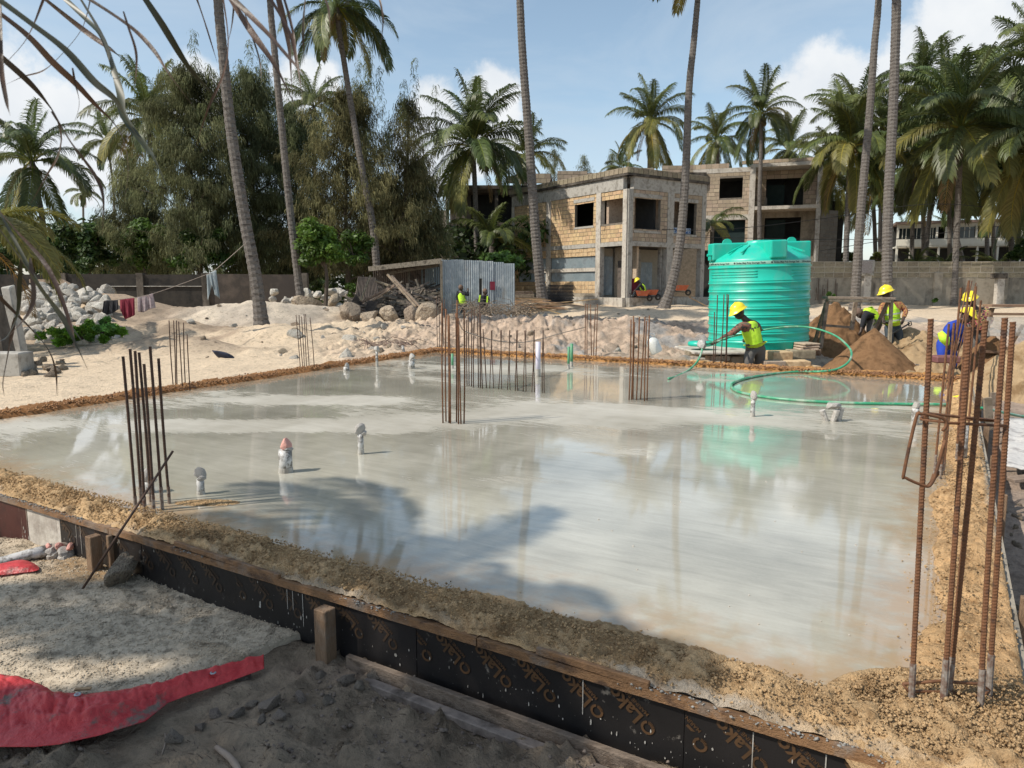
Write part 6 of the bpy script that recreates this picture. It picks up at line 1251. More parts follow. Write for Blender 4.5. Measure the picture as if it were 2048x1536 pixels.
# ------------------------------------------------------------------ people
SKJ = []
def skin_job(verts, edges, radii, root, cb, sub=1):
    me = bpy.data.meshes.new('sk'); me.from_pydata([tuple(v) for v in verts], edges, []); o = bpy.data.objects.new('sk', me); link(o)
    o.modifiers.new('skin', 'SKIN'); s = o.modifiers.new('sub', 'SUBSURF'); s.levels = sub; s.render_levels = sub
    sv = me.skin_vertices[0].data
    for i, r in enumerate(radii): sv[i].radius = (r, r) if not isinstance(r, tuple) else r; sv[i].use_root = (i == root)
    SKJ.append((o, cb))
def run_skins():   # all skinned shapes are evaluated in one go
    dg = bpy.context.evaluated_depsgraph_get(); dg.update()
    ms = [bpy.data.meshes.new_from_object(o.evaluated_get(dg)) for o, cb in SKJ]
    for (o, cb), m2 in zip(SKJ, ms): bpy.data.objects.remove(o); cb(m2)
    SKJ.clear()
def person(lab, d, J, shirt=mShirtCamo, trouser=mTrouser, helmet=mYellow, vest=mVest, face=(-1, -.2), k=None, boots=True, hair=False, sleeves=True, bands=False):
    """J: joints as (px, py, depth offset); scale k makes the girth fit the distance"""
    sc_ = k or 1.10; j = {n: D(v[0], v[1], d + (v[2] if len(v) > 2 else 0)) for n, v in J.items()}
    base = Vector((j['pelvis'].x, j['pelvis'].y, min(j['anL'].z, j['anR'].z) - .08)); th = thing('person', lab, 'person', base)
    names = ['pelvis', 'waist', 'chest', 'neck', 'head0']; j['waist'] = j['pelvis'].lerp(j['chest'], .5); j['head0'] = j['neck'].lerp(j['head'], .6)
    V = [j[n] for n in names]; E = [(0, 1), (1, 2), (2, 3), (3, 4)]; Rr = [.135, .12, .135, .052, .06]
    def chain(start, pts, rads):
        a = start
        for p, r in zip(pts, rads): V.append(p); Rr.append(r); E.append((a, len(V) - 1)); a = len(V) - 1
        return a
    for s in 'LR':
        h = j['ha' + s]; e = j['el' + s]; dr = (h - e).normalized(); w = chain(2, [j['sh' + s], e, h], [.062, .046, .032]); pm_ = h + dr * .07; pi = chain(w, [pm_], [.030])
        sd = dr.cross(Vector((0, 1, .3))).normalized(); dn = dr.cross(sd)
        for f in range(4):
            o_ = sd * (f - 1.5) * .019; L_ = (.062, .072, .068, .052)[f]; chain(pi, [pm_ + dr * .015 + o_, pm_ + dr * (.015 + L_ * .5) + o_ * 1.1 - dn * .008, pm_ + dr * (.01 + L_ * .85) + o_ * 1.1 - dn * .03], [.010, .009, .008])
        chain(w, [h + dr * .03 + sd * .030, h + dr * .06 + sd * .042], [.011, .009])
        hip = j['pelvis'] + (j['kn' + s] - j['pelvis']).normalized() * .06 + Vector(((.075 if (j['kn' + s].x > j['pelvis'].x) else -.075), 0, 0)); chain(0, [hip, j['kn' + s], j['an' + s], j['an' + s] + Vector((face[0] * .14, face[1] * .14, -.05))], [.10, .062, .042, .036])
        # head with jaw, nose, ears and brow, joined to the neck
    fd = Vector((face[0], face[1], 0)).normalized(); up = (j['head'] - j['neck']).normalized() * .5 + Vector((0, 0, .5)); up.normalize(); rt = fd.cross(up).normalized(); fd = up.cross(rt); HM = Matrix((fd, rt, up)).transposed(); hc = j['head']
    hb = MB(); hb.ell((0, 0, 0), (.098, .078, .118), 16, 12)
    for i, v in enumerate(hb.v):
        if v.z < 0: v.x += .018 * (-v.z / .11); v.y *= 1 - .28 * (-v.z / .118)
        if v.x > .05 and abs(v.y) < .05 and .0 < v.z < .035: v.x -= .010
    hb.ell((.100, 0, -.012), (.020, .014, .022), 8, 6); hb.ell((.088, 0, -.055), (.016, .028, .009), 8, 5); hb.ell((-.004, .080, -.005), (.018, .010, .030), 8, 6); hb.ell((-.004, -.080, -.005), (.018, .010, .030), 8, 6)
    hb.v = [HM @ v * sc_ + hc for v in hb.v]; hm = hb.mesh('h')
    def body_cb(me):
        bm = bmesh.new(); bm.from_mesh(me); bm.from_mesh(hm); bm.to_mesh(me); bm.free(); me.transform(Matrix.Translation(-base)); put('body', me, mSkinB, th, True)
    skin_job(V, E, [r * sc_ for r in Rr], 0, body_cb)
    q = MB()
    for s in (-1, 1): q.ell(HM @ Vector((.085, s * .032, .018)) * sc_ + hc, (.010, .012, .008), 8, 6, HM)
    q.build('eyes', mPVC, th, True)['kind'] = 'stuff'
    def garment(name, V_, E_, R_, m_, root=0):
        def cb(mm): mm.transform(Matrix.Translation(-base)); put(name, mm, m_, th, True)
        skin_job(V_, E_, [r * sc_ for r in R_], root, cb)
    c, n_, p_ = j['chest'], j['neck'], j['pelvis']; up_ = c.lerp(n_, .62)
    # shirt
    sv = [p_.lerp(c, .15), j['waist'], c, up_]; se = [(0, 1), (1, 2), (2, 3)]; sr = [.148, .138, .150, .085]
    for s in 'LR':
        a = 2
        for p, r in (((j['sh' + s]), .076), (j['el' + s], .060), (j['el' + s].lerp(j['ha' + s], .78 if sleeves else .1), .046)): sv.append(p); sr.append(r); se.append((a, len(sv) - 1)); a = len(sv) - 1
    garment('shirt', sv, se, sr, shirt, 1)
    if vest:
        vv = [p_.lerp(c, -.12), p_.lerp(c, .15), j['waist'], c, up_, c.lerp(j['shL'], .62), c.lerp(j['shR'], .62)]; vr = [.172, .166, .156, .166, .088, .100, .100]; ve = [(0, 1), (1, 2), (2, 3), (3, 4), (3, 5), (3, 6)]
        garment('vest', vv, ve, vr, vest, 2)
        if bands:
            q = MB()
            for f_ in (.25, .62): a_ = p_.lerp(c, f_); b_ = p_.lerp(c, f_ + .09); q.tube([a_, b_], .178 * sc_, 16, False)
            q.build('reflective_bands', mReflect, th, True)['kind'] = 'stuff'
    tv = [p_ + (c - p_) * .12, p_]; te = [(0, 1)]; tr = [.138, .150]
    for s in 'LR':
        hip = p_ + (j['kn' + s] - p_).normalized() * .08 + Vector(((.07 if (j['kn' + s].x > p_.x) else -.07), 0, 0)); a = 1
        for p, r in ((hip, .118), (j['kn' + s], .082), (j['kn' + s].lerp(j['an' + s], .9), .068)): tv.append(p); tr.append(r); te.append((a, len(tv) - 1)); a = len(tv) - 1
    garment('trousers', tv, te, tr, trouser, 1)
    for s in 'LR':
        an_ = j['an' + s]; q = MB(); q.tube([an_ + Vector((0, 0, .16)), an_, an_ + Vector((fd.x * .03, fd.y * .03, -.06)), an_ + Vector((fd.x * .15, fd.y * .15, -.07)), an_ + Vector((fd.x * .19, fd.y * .19, -.075))], [.055, .052, .050, .042, .025], 9); q.build('boot', mBoot, th, True)
    if helmet:
        t_ = Matrix.Rotation(math.radians(4), 3, 'Y'); hh = MB(); pr = [(.150, -.005), (.152, .0), (.128, .012), (.122, .05), (.104, .095), (.065, .127), (.001, .140)]; hh.lathe((0, 0, 0), pr, 22)
        for v in hh.v:
            v.x *= 1.12
            if v.x > .09 and v.z < .02: v.x += .045 * (1 - abs(v.y) / .15); v.z -= .015
        hh.tube([(-.13, 0, .05), (-.08, 0, .115), (0, 0, .145), (.08, 0, .118), (.135, 0, .05)], .012, 6); hh.v = [HM @ (t_ @ v) * sc_ + hc + up * .042 * sc_ for v in hh.v]; hh.build('helmet', helmet, th, True)
    else:
        hh = MB(); hh.ell((-.012, 0, .035), (.098, .088, .100), 14, 8); hh.v = [HM @ v * sc_ + hc for v in hh.v]; hh.build('cap', mat('brown_cap', [(.17, .11, .08)], 5, .9), th, True)
    return th
person('worker in yellow helmet and lime vest bending with the hose before the green tank', 13.9, dict(pelvis=(1511, 692), chest=(1503, 657), neck=(1489, 637), head=(1478, 625), shL=(1482, 651, -.16), elL=(1461, 669, -.2), haL=(1434, 682, -.15), shR=(1511, 649, .16), elR=(1520, 660, .3), haR=(1497, 676, .2), knL=(1497, 722, -.08), anL=(1494, 758, -.05), knR=(1519, 722, .1), anR=(1524, 758, .1)), mShirtCamo, mTrouser, face=(-1, -.35))
q = MB(); q.ell(D(1474.5, 628, 13.82), (.075, .075, .055), 12, 8); q.build('face_mask', mDarkCloth, [o for o in bpy.data.objects if o.name.startswith('person')][0], True)
person('standing worker in yellow helmet with patterned shirt holding a shovel behind the brown heap', 17.0, dict(pelvis=(1786, 650), chest=(1783, 615), neck=(1778, 599), head=(1773, 587), shL=(1768, 608, 0), elL=(1760, 622, -.1), haL=(1766, 638, -.3), shR=(1799, 607, 0), elR=(1812, 622, -.05), haR=(1806, 640, -.25), knL=(1779, 675, -.1), anL=(1781, 702, 0), knR=(1799, 676, 0), anR=(1806, 703, .1)), mShirtRed, mJean, face=(-1, -.1), bands=True)
person('worker crouching in a lime vest behind the trestle', 17.3, dict(pelvis=(1752, 640), chest=(1736, 624), neck=(1726, 624), head=(1719, 627), shL=(1730, 630, -.15), elL=(1726, 645, -.2), haL=(1722, 660, -.25), shR=(1738, 620, .18), elR=(1732, 640, .25), haR=(1727, 656, .3), knL=(1740, 668, -.15), anL=(1752, 690, 0), knR=(1748, 668, .15), anR=(1757, 690, .15)), mDarkCloth, mTrouser, None, face=(-.8, -.3))
person('worker in yellow helmet and floral shirt standing at the right behind the blue-clad worker', 15.6, dict(pelvis=(1960, 662), chest=(1957, 628), neck=(1947, 612), head=(1941, 600), shL=(1941, 620, -.05), elL=(1933, 638, -.1), haL=(1938, 655, -.25), shR=(1974, 620, 0), elR=(1982, 640, -.05), haR=(1972, 655, -.2), knL=(1953, 690, -.05), anL=(1952, 722, 0), knR=(1967, 690, .05), anR=(1968, 722, .05)), mShirtFloral, mTrouser, vest=None, face=(-.5, -.8))
person('worker in blue overalls and yellow helmet bending forward left of the floral shirt', 14.4, dict(pelvis=(1893, 682), chest=(1912, 652), neck=(1924, 641), head=(1932, 634), shL=(1901, 652, -.15), elL=(1892, 668, -.22), haL=(1896, 686, -.3), shR=(1922, 655, .12), elR=(1928, 675, .1), haR=(1920, 690, 0), knL=(1885, 712, -.1), anL=(1880, 738, 0), knR=(1904, 712, .08), anR=(1908, 738, .1)), mBlueCloth, mBlueCloth, vest=None, face=(.6, -.7))
vp = [o for o in bpy.data.objects if o.get('label', '').startswith('worker in blue')][0]
q = MB(); q.tube([D(1880, 664, 14.1), D(1889, 678, 14.05), D(1895, 692, 14.1)], [.05, .10, .03], 8); q.build('hanging_vest', mVest, vp, True)
person('distant worker in brown cap and lime vest touching the corrugated wall', 29.4, dict(pelvis=(925, 607), chest=(923, 592), neck=(922.5, 583), head=(922, 576.5), shL=(916, 586, 0), elL=(913, 595, 0), haL=(916, 604, -.1), shR=(930, 586, 0), elR=(937, 591, 0), haR=(936, 582, .1), knL=(921, 622, 0), anL=(921, 640, 0), knR=(929, 622, 0), anR=(929, 640, 0)), mDarkCloth, mJean, None, face=(.4, .9))
person('distant dark-clothed worker with thin lime straps at the shed doorway', 29.3, dict(pelvis=(966, 611), chest=(967, 597), neck=(968, 590), head=(970, 584), shL=(961, 593, 0), elL=(957, 602, 0), haL=(960, 610, -.1), shR=(974, 593, 0), elR=(977, 602, 0), haR=(974, 610, -.1), knL=(963, 625, 0), anL=(963, 641, 0), knR=(970, 625, 0), anR=(970, 641, 0)), mDarkCloth, mJean, None, vest=None, face=(.7, -.5))
vp = [o for o in bpy.data.objects if o.get('label', '').startswith('distant dark-clothed')][0]
for xx in ((960, 590, 958, 604), (975, 592, 974, 606)): q = MB(); q.beam(D(xx[0], xx[1], 29.1), D(xx[2], xx[3], 29.1), .06, .02); q.build('strap', mVest, vp)
person('worker sitting on the veranda with a lime vest and yellow helmet', 41.2, dict(pelvis=(1288, 584), chest=(1285, 573), neck=(1280, 566), head=(1275, 562), shL=(1281, 569, -.15), elL=(1275, 577, -.2), haL=(1269, 582, -.2), shR=(1287, 568, .15), elR=(1281, 577, .2), haR=(1272, 582, .2), knL=(1272, 583, -.1), anL=(1264, 595, -.1), knR=(1274, 583, .1), anR=(1267, 595, .1)), mDarkCloth, mJean, face=(-1, -.2))
run_skins()
# shovel, red bucket by the seated man
sv_ = thing('shovel', 'long-handled shovel held by the standing worker, blade in the brown heap', 'shovel', D(1795, 660, 16.5)); q = MB(); q.tube([D(1819, 647, 16.6), D(1770, 676, 16.4)], .018, 7); q.build('shaft', mBoot, sv_, True)
q = MB(); q.tube([D(1816, 645, 16.6), D(1822, 643, 16.6), D(1823, 650, 16.6), D(1818, 652, 16.6), D(1816, 645, 16.6)], .014, 6); q.build('grip', mBoot, sv_, True); q = MB(); q.beam(D(1770, 676, 16.4), D(1758, 683, 16.4), .2, .02); q.build('blade', mRebar, sv_, bevel=.005)
q = MB(); c = D(1268, 576, 41.6); q.ell(c, (.42, .2, .55), 14, 10); q.build('red_sack', mat('red_sack', [(.28, .03, .05)], 4, .8), None, True, label='red sack standing left of the seated worker on the veranda', cat='sack')
def barrow(px, py, d, lab, w=32):
    k = d / FPX; c = D(px, py, d); th = thing('wheelbarrow', lab, 'wheelbarrow', c); q = MB(); W_ = w * k
    lo = [(-.34, -.22), (.30, -.22), (.30, .22), (-.34, .22)]; hi = [(-.5, -.33), (.5, -.33), (.5, .33), (-.5, .33)]
    q.v += [c + Vector((x * W_, y, .0)) for x, y in lo] + [c + Vector((x * W_, y, .30)) for x, y in hi]; q.f += [[0, 1, 2, 3]] + [[i, (i + 1) % 4, 4 + (i + 1) % 4, 4 + i] for i in range(4)]; q.build('tray', mOrange, th)
    q = MB(); q.lathe(c + Vector((W_ * .55, 0, -.12)), [(.08, -.03), (.16, -.04), (.18, 0), (.16, .04), (.08, .03)], 16, Matrix.Rotation(math.pi / 2, 3, 'X')); q.build('wheel', mBoot, th, True)
    for s in (-1, 1): q = MB(); q.tube([c + Vector((W_ * .5, s * .1, -.1)), c + Vector((-W_ * .3, s * .24, -.06)), c + Vector((-W_ * .95, s * .28, .14))], .02, 5); q.build('handle', mBoot, th)
barrow(1285, 592, 40.8, 'orange wheelbarrow in front of the seated worker', 26); barrow(1304, 590, 41.3, 'second orange wheelbarrow right of the seated worker', 22); barrow(1362, 581, 41.2, 'orange wheelbarrow behind the curved palm trunk', 26)

# ------------------------------------------------------------------ hose
pts = [G(1337, 757, .02), D(1352, 753, 11.9), D(1376, 741, 12.6), D(1394, 724, 13.1), D(1403, 705, 13.4), D(1406, 692, 13.5), D(1420, 686, 13.55), D(1437, 682, 13.6), D(1460, 674, 13.55), D(1500, 665, 14.2), D(1545, 657, 14.1), D(1590, 653, 14.0), D(1630, 657, 13.8), D(1668, 670, 13.4), D(1692, 688, 12.9), D(1703, 705, 12.5), D(1697, 724, 12.1), G(1674, 738, .1), G(1640, 743, .06), G(1600, 743, .03), G(1550, 747, .02), G(1500, 755, .02), G(1470, 764, .02), G(1463, 773, .02), G(1478, 784, .02), G(1530, 794, .02), G(1600, 801, .02), G(1700, 806, .02), G(1800, 808, .02), G(1880, 809, .03), D(1925, 811, 9.0), D(1975, 818, 8.9), G(2040, 832, -.2), G(2110, 842, -.28)]
q = MB(); q.tube(catmull(pts, 6), .0185, 9); hs = q.build('hose', mHose, None, True, label='green hose looping from the bending worker across the slab to the right edge', cat='hose')
c = D(1404, 689, 13.55)
for k in range(3):
    o = bpy.data.objects.new('rag', RK[k]); 
rg = rock(c, (.10, .08, .09), mPVC, 'white rag bunched round the hose at the worker outstretched hand', 'rag', None, 'rag', True)
# ------------------------------------------------------------------ shed and timber heap
sd = thing('shed', 'white corrugated iron shed with a dark doorway in front of the block building', 'shed', D(950, 625, 30))
FZ = Face(D(885, 600, 29.8).xy.to_3d(), (D(1027, 600, 30.0) - D(885, 600, 29.8)).xy.to_3d(), Vector((.5, -1, 0)) * 1)
FZ.n = Vector((FZ.u.y, -FZ.u.x, 0)); FZ.M = Matrix((FZ.u, -FZ.n, Vector((0, 0, 1)))).transposed()
segx = [885, 905, 926, 944, 957, 966, 985, 1006, 1028]; ytop = [519, 519, 520, 521, 522, 523, 524, 526, 528]
for i in range(8):
    a, b = FZ.uof(segx[i]), FZ.uof(segx[i + 1]); zt_ = FZ.zof(segx[i], ytop[i] + R.uniform(-1, 1)); zb2 = .0
    if i == 4:
        q = MB(); corr(q, FZ, a, b, FZ.zof(960, 557), zt_, R.uniform(0, .02), .085, .014); q.build('corrugated_sheet', mSheet, sd); q = MB(); FZ.box(q, a, b, 0, FZ.zof(960, 557), -.9, -.85); q.build('interior_shade', mVoid, sd); continue  # dark plane behind the doorway stands in for shade
    q = MB(); corr(q, FZ, a - .04, b + .03, zb2, zt_, R.uniform(-.02, .03), .085, .014); q.build('corrugated_sheet', mSheet, sd)
q = MB(); FZ.box(q, FZ.uof(980), FZ.uof(990), FZ.zof(985, 580), FZ.zof(985, 563), .05, .08); q.build('sign_plate', mMaroon, sd)
q = MB(); FZ.box(q, -.08, .02, 0, FZ.zof(886, 521), -.08, .06); q.build('corner_post', mWoodOld, sd)
roofp = [D(742, 537, 31.5), D(886, 519.5, 29.9), D(884, 521, 34.5), D(752, 535, 35)]
q = MB(); n = 60
for i in range(n + 1):
    f = i / n; w_ = .03 * (i % 2); a = roofp[0].lerp(roofp[1], f); b = roofp[3].lerp(roofp[2], f); q.v += [a + Vector((0, 0, w_)), b + Vector((0, 0, w_))]
    if i: k = 2 * i; q.f.append([k - 2, k - 1, k + 1, k])
q.build('roof_sheet', mSheetRust, sd)
q = MB(); q.beam(roofp[0] - Vector((.1, 0, .02)), roofp[1] - Vector((0, 0, .04)), .06, .20); q.build('fascia_board', mWoodGrey, sd)
q = MB(); q.beam(roofp[0] + Vector((.6, .5, -.2)), roofp[1] + Vector((-.2, .5, -.2)), .10, .12); q.build('roof_beam', mWoodGrey, sd)
FD = Face(D(748, 600, 34).xy.to_3d(), Vector((1, -.05, 0)), Vector((-.05, -1, 0)))
for i in range(6): a = i * .56; q = MB(); corr(q, FD, a, a + .55, .1, FD.zof(815, 533 + i * -1), R.uniform(-.02, .02), .1, .02); q.build('back_sheet', mSheetRust if i < 4 else mSheetBlue, sd)
for px in (786, 818, 848): q = MB(); q.beam(D(px, 612, 32.5), D(px, 532, 32.5), .09, .09); q.build('roof_post', mWoodGrey, sd)
ls = thing('sheet_pile', 'dark rusted sheets leaning in a heap left of the timber', 'sheet', D(705, 615, 28.5))
for k, (x0, y0, x1, y1, x2, y2, x3, y3, dd) in enumerate(((716, 553, 752, 555, 762, 612, 708, 612, 29.5), (712, 588, 726, 608, 722, 626, 688, 624, 27.8), (735, 600, 756, 604, 748, 622, 730, 622, 27.6))):
    q = MB(); A_, B_, C_, E_ = D(x0, y0, dd + .3), D(x1, y1, dd + .3), D(x2, y2, dd), D(x3, y3, dd); n = 30
    for i in range(n + 1):
        f = i / n; a = A_.lerp(B_, f) + Vector((0, -.03 * (i % 2), 0)); b = E_.lerp(C_, f) + Vector((0, -.03 * (i % 2), 0)); q.v += [a, b]
        if i: kk = 2 * i; q.f.append([kk - 2, kk, kk + 1, kk - 1])
    q.build('sheet', mSheetRust, ls)
for k, (x0, y0, x1, y1, w_, lab) in enumerate([(775, 549, 832, 613, .10, 'upper of two long poles leaning right out of the timber heap'), (783, 552, 840, 613, .10, 'lower of two long poles leaning right out of the timber heap'), (741, 551, 721, 602, .07, 'brown pole leaning left beside the dark sheets'), (720, 606, 790, 570, .10, 'thick pole lying upward to the right on the left of the timber heap'), (723, 616, 788, 572, .08, 'thinner pole below the thick one on the timber heap'), (751, 562, 778, 571, .09, 'short pole with a pale sawn end at the top left of the heap')]):
    q = MB(); q.beam(D(x0, y0, 28.2), D(x1, y1, 27.6), w_, w_ * .8); q.build('pole', mWoodOld, None, bevel=.01, label=lab, cat='pole')
for i in range(190):
    px = R.uniform(712, 885); py = R.uniform(572, 625) if px > 760 else R.uniform(596, 628); d = 27.7 + (625 - py) / 55 * 3.5 + R.uniform(0, .6); L_ = R.uniform(.5, 1.6); a = R.uniform(-.5, .5) + (0 if R.random() < .7 else R.uniform(-1.3, 1.3)); c = D(px, py, d); v = Vector((math.cos(a), R.uniform(-.6, .6), math.sin(a) * .8)) * L_ / 2
    if px + L_ * 25 > 890 and d < 30: continue
    q = MB(); q.beam(c - v, c + v, R.uniform(.05, .13), R.uniform(.04, .09)); q.build('timber_offcut', mWoodGrey, None, label='%s timber offcut in the %s %s part of the heap under the shed roof' % ('long' if L_ > 1.05 else 'short', 'upper' if py < 592 else ('middle' if py < 608 else 'lower'), 'left' if px < 785 else ('central' if px < 835 else 'right')), cat='timber', group='timber offcuts heaped under the shed roof')
c = D(810, 606, 30.6); heap(812, 31, 580, 95, 'dark earth and rubbish under the timber heap', 12, mat('dark_rubbish', [(.03, .026, .022), (.06, .05, .04)], 5, .97, .6, 30), .5, .7, .4, 'rubbish_mound', 'rubbish')
# brushwood
def brush(lab, px0, px1, py0, py1, d0, n, L0, seed):
    r_ = random.Random(seed); q = MB()
    for i in range(n):
        c = D(r_.uniform(px0, px1), r_.uniform(py0, py1), d0 + r_.uniform(-.8, .8)); L_ = L0 * r_.uniform(.5, 1.4); a = r_.uniform(0, 3.14); v = Vector((math.cos(a), r_.uniform(-.5, .5), math.sin(a) * .55)) * L_ / 2; bnd = Vector((r_.uniform(-.1, .1), 0, r_.uniform(.0, .25))) * L_
        q.tube([c - v, c + bnd, c + v], [.016, .012, .004], 3, False)
    return q.build('brushwood', mTwig, None, label=lab, cat='brushwood', kind='stuff')
brush('tangle of dry brushwood in front of the corrugated shed', 925, 1065, 610, 640, 27.5, 220, 1.0, 1); brush('low tangle of dry twigs on the earth left of the tallest bars', 725, 835, 688, 712, 18.2, 200, .6, 2)
# plank stacks
for i in range(30):
    px = R.uniform(1035, 1165); py = 600 + (px - 1035) * .18 + R.uniform(-8, 12); d = R.uniform(33.5, 36.5); a = R.uniform(-.45, .1); c = D(px, py, d); L_ = R.uniform(1.2, 2.8); v = Vector((math.cos(a), R.uniform(-.5, .5), math.sin(a) * .35)) * L_ / 2
    q = MB(); q.beam(c - v, c + v, .18, .04); q.build('plank', mWood, None, label='sawn plank at the %s of the loose spread beneath the block building' % ('left end' if px < 1075 else ('middle' if px < 1125 else 'right end')), cat='plank', group='loose planks in front of the block building')
for i in range(7):
    q = MB(); q.beam(D(1030, 584 + i * 3.2, 37), D(1068 + R.uniform(-6, 4), 583 + i * 3.2, 37), .5, .06); q.build('plank', mWoodOld, None, label='plank in the low stack left of the bare trunk before the building', cat='plank', group='stacked planks left of the bare trunk')
for i in range(13):
    q = MB(); q.box(D(1120 + R.uniform(-1.5, 1.5), 605.5 - i * 2.9, 38.6), (1.32 + R.uniform(-.04, .04), 1.2, .055)); q.build('shutter_board', mDarkCloth, None, label='black shutter board in the neat pile against the building plinth', cat='board', group='pile of black shutter boards')
for (x0, y0, x1, y1, d, w_, lab) in ((1085, 617, 1142, 634, 31, .09, 'pale pole lying on the ground right of the bare trunk foot'), (1020, 592, 1075, 636, 33, .14, 'long weathered board sloping down right of the papaya'), (1008, 586, 1052, 640, 33, .10, 'grey board leaning down right beside the papaya stem'), (1378, 594, 1412, 612, 40, .10, 'thin board sloping from the veranda to the ground'), (1108, 606, 1196, 598, 38, .3, 'long plank resting against the building plinth')):
    q = MB(); q.beam(D(x0, y0, d), D(x1, y1, d), w_, .05); q.build('board', mWood, None, label=lab, cat='board')
# ------------------------------------------------------------------ clothesline
q = MB(); q.tube(catmull([D(44, 590, 14.0), D(120, 603, 15), D(205, 602, 16), D(240, 599, 16.4), D(307, 587, 17.1), D(410, 550, 18.6), D(430, 540, 18.9), D(492, 486, 19.8)], 4), .008, 4); q.build('clothesline', mRope, None, True, label='thin line strung from the left pillar to the thick leaning palm', cat='clothesline')
def cloth(lab, x0, y0, x1, y1, bot, d, mt, nm='garment', seed=0):
    """hanging cloth: top edge from (x0,y0) to (x1,y1); bot = lower edge points"""
    n, m = 22, 18; V = []; F = []
    for i in range(n + 1):
        f = i / n; tx, ty = x0 + (x1 - x0) * f, y0 + (y1 - y0) * f; g = f * (len(bot) - 1); k = min(int(g), len(bot) - 2); gx = g - k; bx = bot[k][0] * (1 - gx) + bot[k + 1][0] * gx; by = bot[k][1] * (1 - gx) + bot[k + 1][1] * gx
        for jj in range(m + 1):
            e = jj / m; fold = .035 * math.sin(f * 17 + seed) * e + .02 * math.sin(f * 41 + seed * 3 + e * 2) * e; V.append(D(tx + (bx - tx) * e, ty + (by - ty) * e, d + fold))
    for i in range(n):
        for jj in range(m): a = i * (m + 1) + jj; F.append([a, a + m + 1, a + m + 2, a + 1])
    q = MB(); q.v = V; q.f = F; o = q.build(nm, mt, None, True, label=lab, cat='garment'); s = o.modifiers.new('thick', 'SOLIDIFY'); s.thickness = .006; return o
cloth('black cloth, leftmost garment on the clothesline', 208, 601, 236, 600, [(204, 624), (214, 630), (226, 626), (236, 619)], 16.1, mDarkCloth, seed=1)
cloth('maroon garment second on the clothesline', 240, 599, 269, 596, [(241, 620), (250, 639), (262, 634), (270, 630)], 16.5, mMaroon, seed=2)
cloth('pale patterned cloth third on the clothesline', 275, 594, 306, 587, [(276, 623), (286, 625), (298, 619), (311, 615)], 17, mPaleCloth, seed=3)
cloth('whitish garment hanging higher up near the thick palm', 413, 549, 432, 540, [(416, 601), (424, 570), (430, 590), (440, 597)], 18.8, mWhiteCloth, seed=4)
o = rock(G(449, 712, .0) + Vector((0, 0, gz(*G(449, 712).xy))), (.30, .16, .075), mat('navy_cloth', [(.015, .02, .045), (.03, .035, .06)], 5, .9), 'crumpled dark blue cloth lying on the pale sand', 'cloth', None, 'cloth', True)
# wires
for (pp_, lab) in (([(1200, 452), (1420, 460), (1640, 438), (1860, 408), (2060, 424)], 'upper black power line sagging across the right-hand palms'), ([(1380, 474), (1700, 479), (2060, 474)], 'lower straight power line across the palms on the right'), ([(1640, 502), (1790, 478), (2060, 445)], 'thin cable rising to the right before the cream building')):
    q = MB(); q.tube(catmull([D(x, y, 42.5) for x, y in pp_], 5), .022, 4); q.build('power_line', mWire, None, True, label=lab, cat='power line')
# ------------------------------------------------------------------ foreground: gravel, tarpaulin, pipe, clods
mGrav = mat('pale_shell_gravel', [(.39, .32, .235), (.52, .43, .32), (.25, .205, .15)], 12, .97, .8, 90, bdist=.01, attr='Col', spec=.15, detail=9)
cx_, cy_ = -2.3, 3.75
gx = np.linspace(-2.3, 1.6, 220); gy = np.linspace(-1.35, 1.1, 150); X, Y = np.meshgrid(gx, gy)
Xw = X + cx_; Yw = Y + cy_
_, tq = st(Xw, Yw); u_ = (Xw * .856 + Yw * -.518); 
lim = sst(-.02, -.18, tq) ; lt_ = np.interp(u_, [-3.6, -3.3, -2.98, -2.86, -2.75, -2.64], [-1.08, -1.0, -.88, -.68, -.42, .3]); front = sst(-.02, .05, tq - lt_ + .075 + (fbm(Xw * 5, Yw * 5, 300, 4) - .5) * .10); rgt = 1.0
m_ = front * rgt; Z = (ground(Xw, Yw) * .35 + (ground0(Xw, Yw)) * .65) - .03 + m_ * (.08 + .02 * (fbm(Xw * 2.2, Yw * 2.2, 302, 4) - .5)) + (fbm(Xw * 25, Yw * 25, 303, 3) - .5) * .012
Z = np.where(m_ < .02, Z - .06, Z); Z = np.where(tq - lt_ < .04, np.minimum(Z, -.262), Z); Z = np.where(tq > -.04, np.minimum(Z, -.27), Z)
br = sst(.52, .62, fbm(Xw * 1.4, Yw * 1.4, 305, 3)) * sst(-.6, -.1, tq); cl = np.stack([1 - .35 * br, 1 - .48 * br, 1 - .62 * br], -1) * (.7 + .6 * fbm(Xw * 9, Yw * 9, 306, 4, .6))[..., None]
ny, nx = X.shape; idx = np.arange(ny * nx).reshape(ny, nx); F = np.stack([idx[:-1, :-1], idx[:-1, 1:], idx[1:, 1:], idx[1:, :-1]], -1).reshape(-1, 4)
GRX, GRY, GRZ = gx + cx_, gy + cy_, Z
put('gravel_heap', mesh_np('gravel_heap', np.stack([Xw, Yw, Z], -1).reshape(-1, 3), F, {'Col': cl.reshape(-1, 3)}), mGrav, smooth=True, label='flat heap of pale shell gravel at the near left between tarpaulin and formwork', cat='gravel heap')
rs = np.random.RandomState(31); n = 80000; a = rs.randint(0, ny, n); b = rs.randint(0, nx, n); ok = (m_[a, b] > .03) & (tq[a, b] < -.03); a, b = a[ok], b[ok]
pp_ = np.stack([Xw[a, b] + rs.rand(len(a)) * .017, Yw[a, b] + rs.rand(len(a)) * .016, Z[a, b] + .001], -1)
crumbs('gravel', pp_, .0018 + .0052 * rs.rand(len(a)) ** 2, mGrav, 'loose shell gravel scattered over the near left heap', 'gravel', .55, 9)
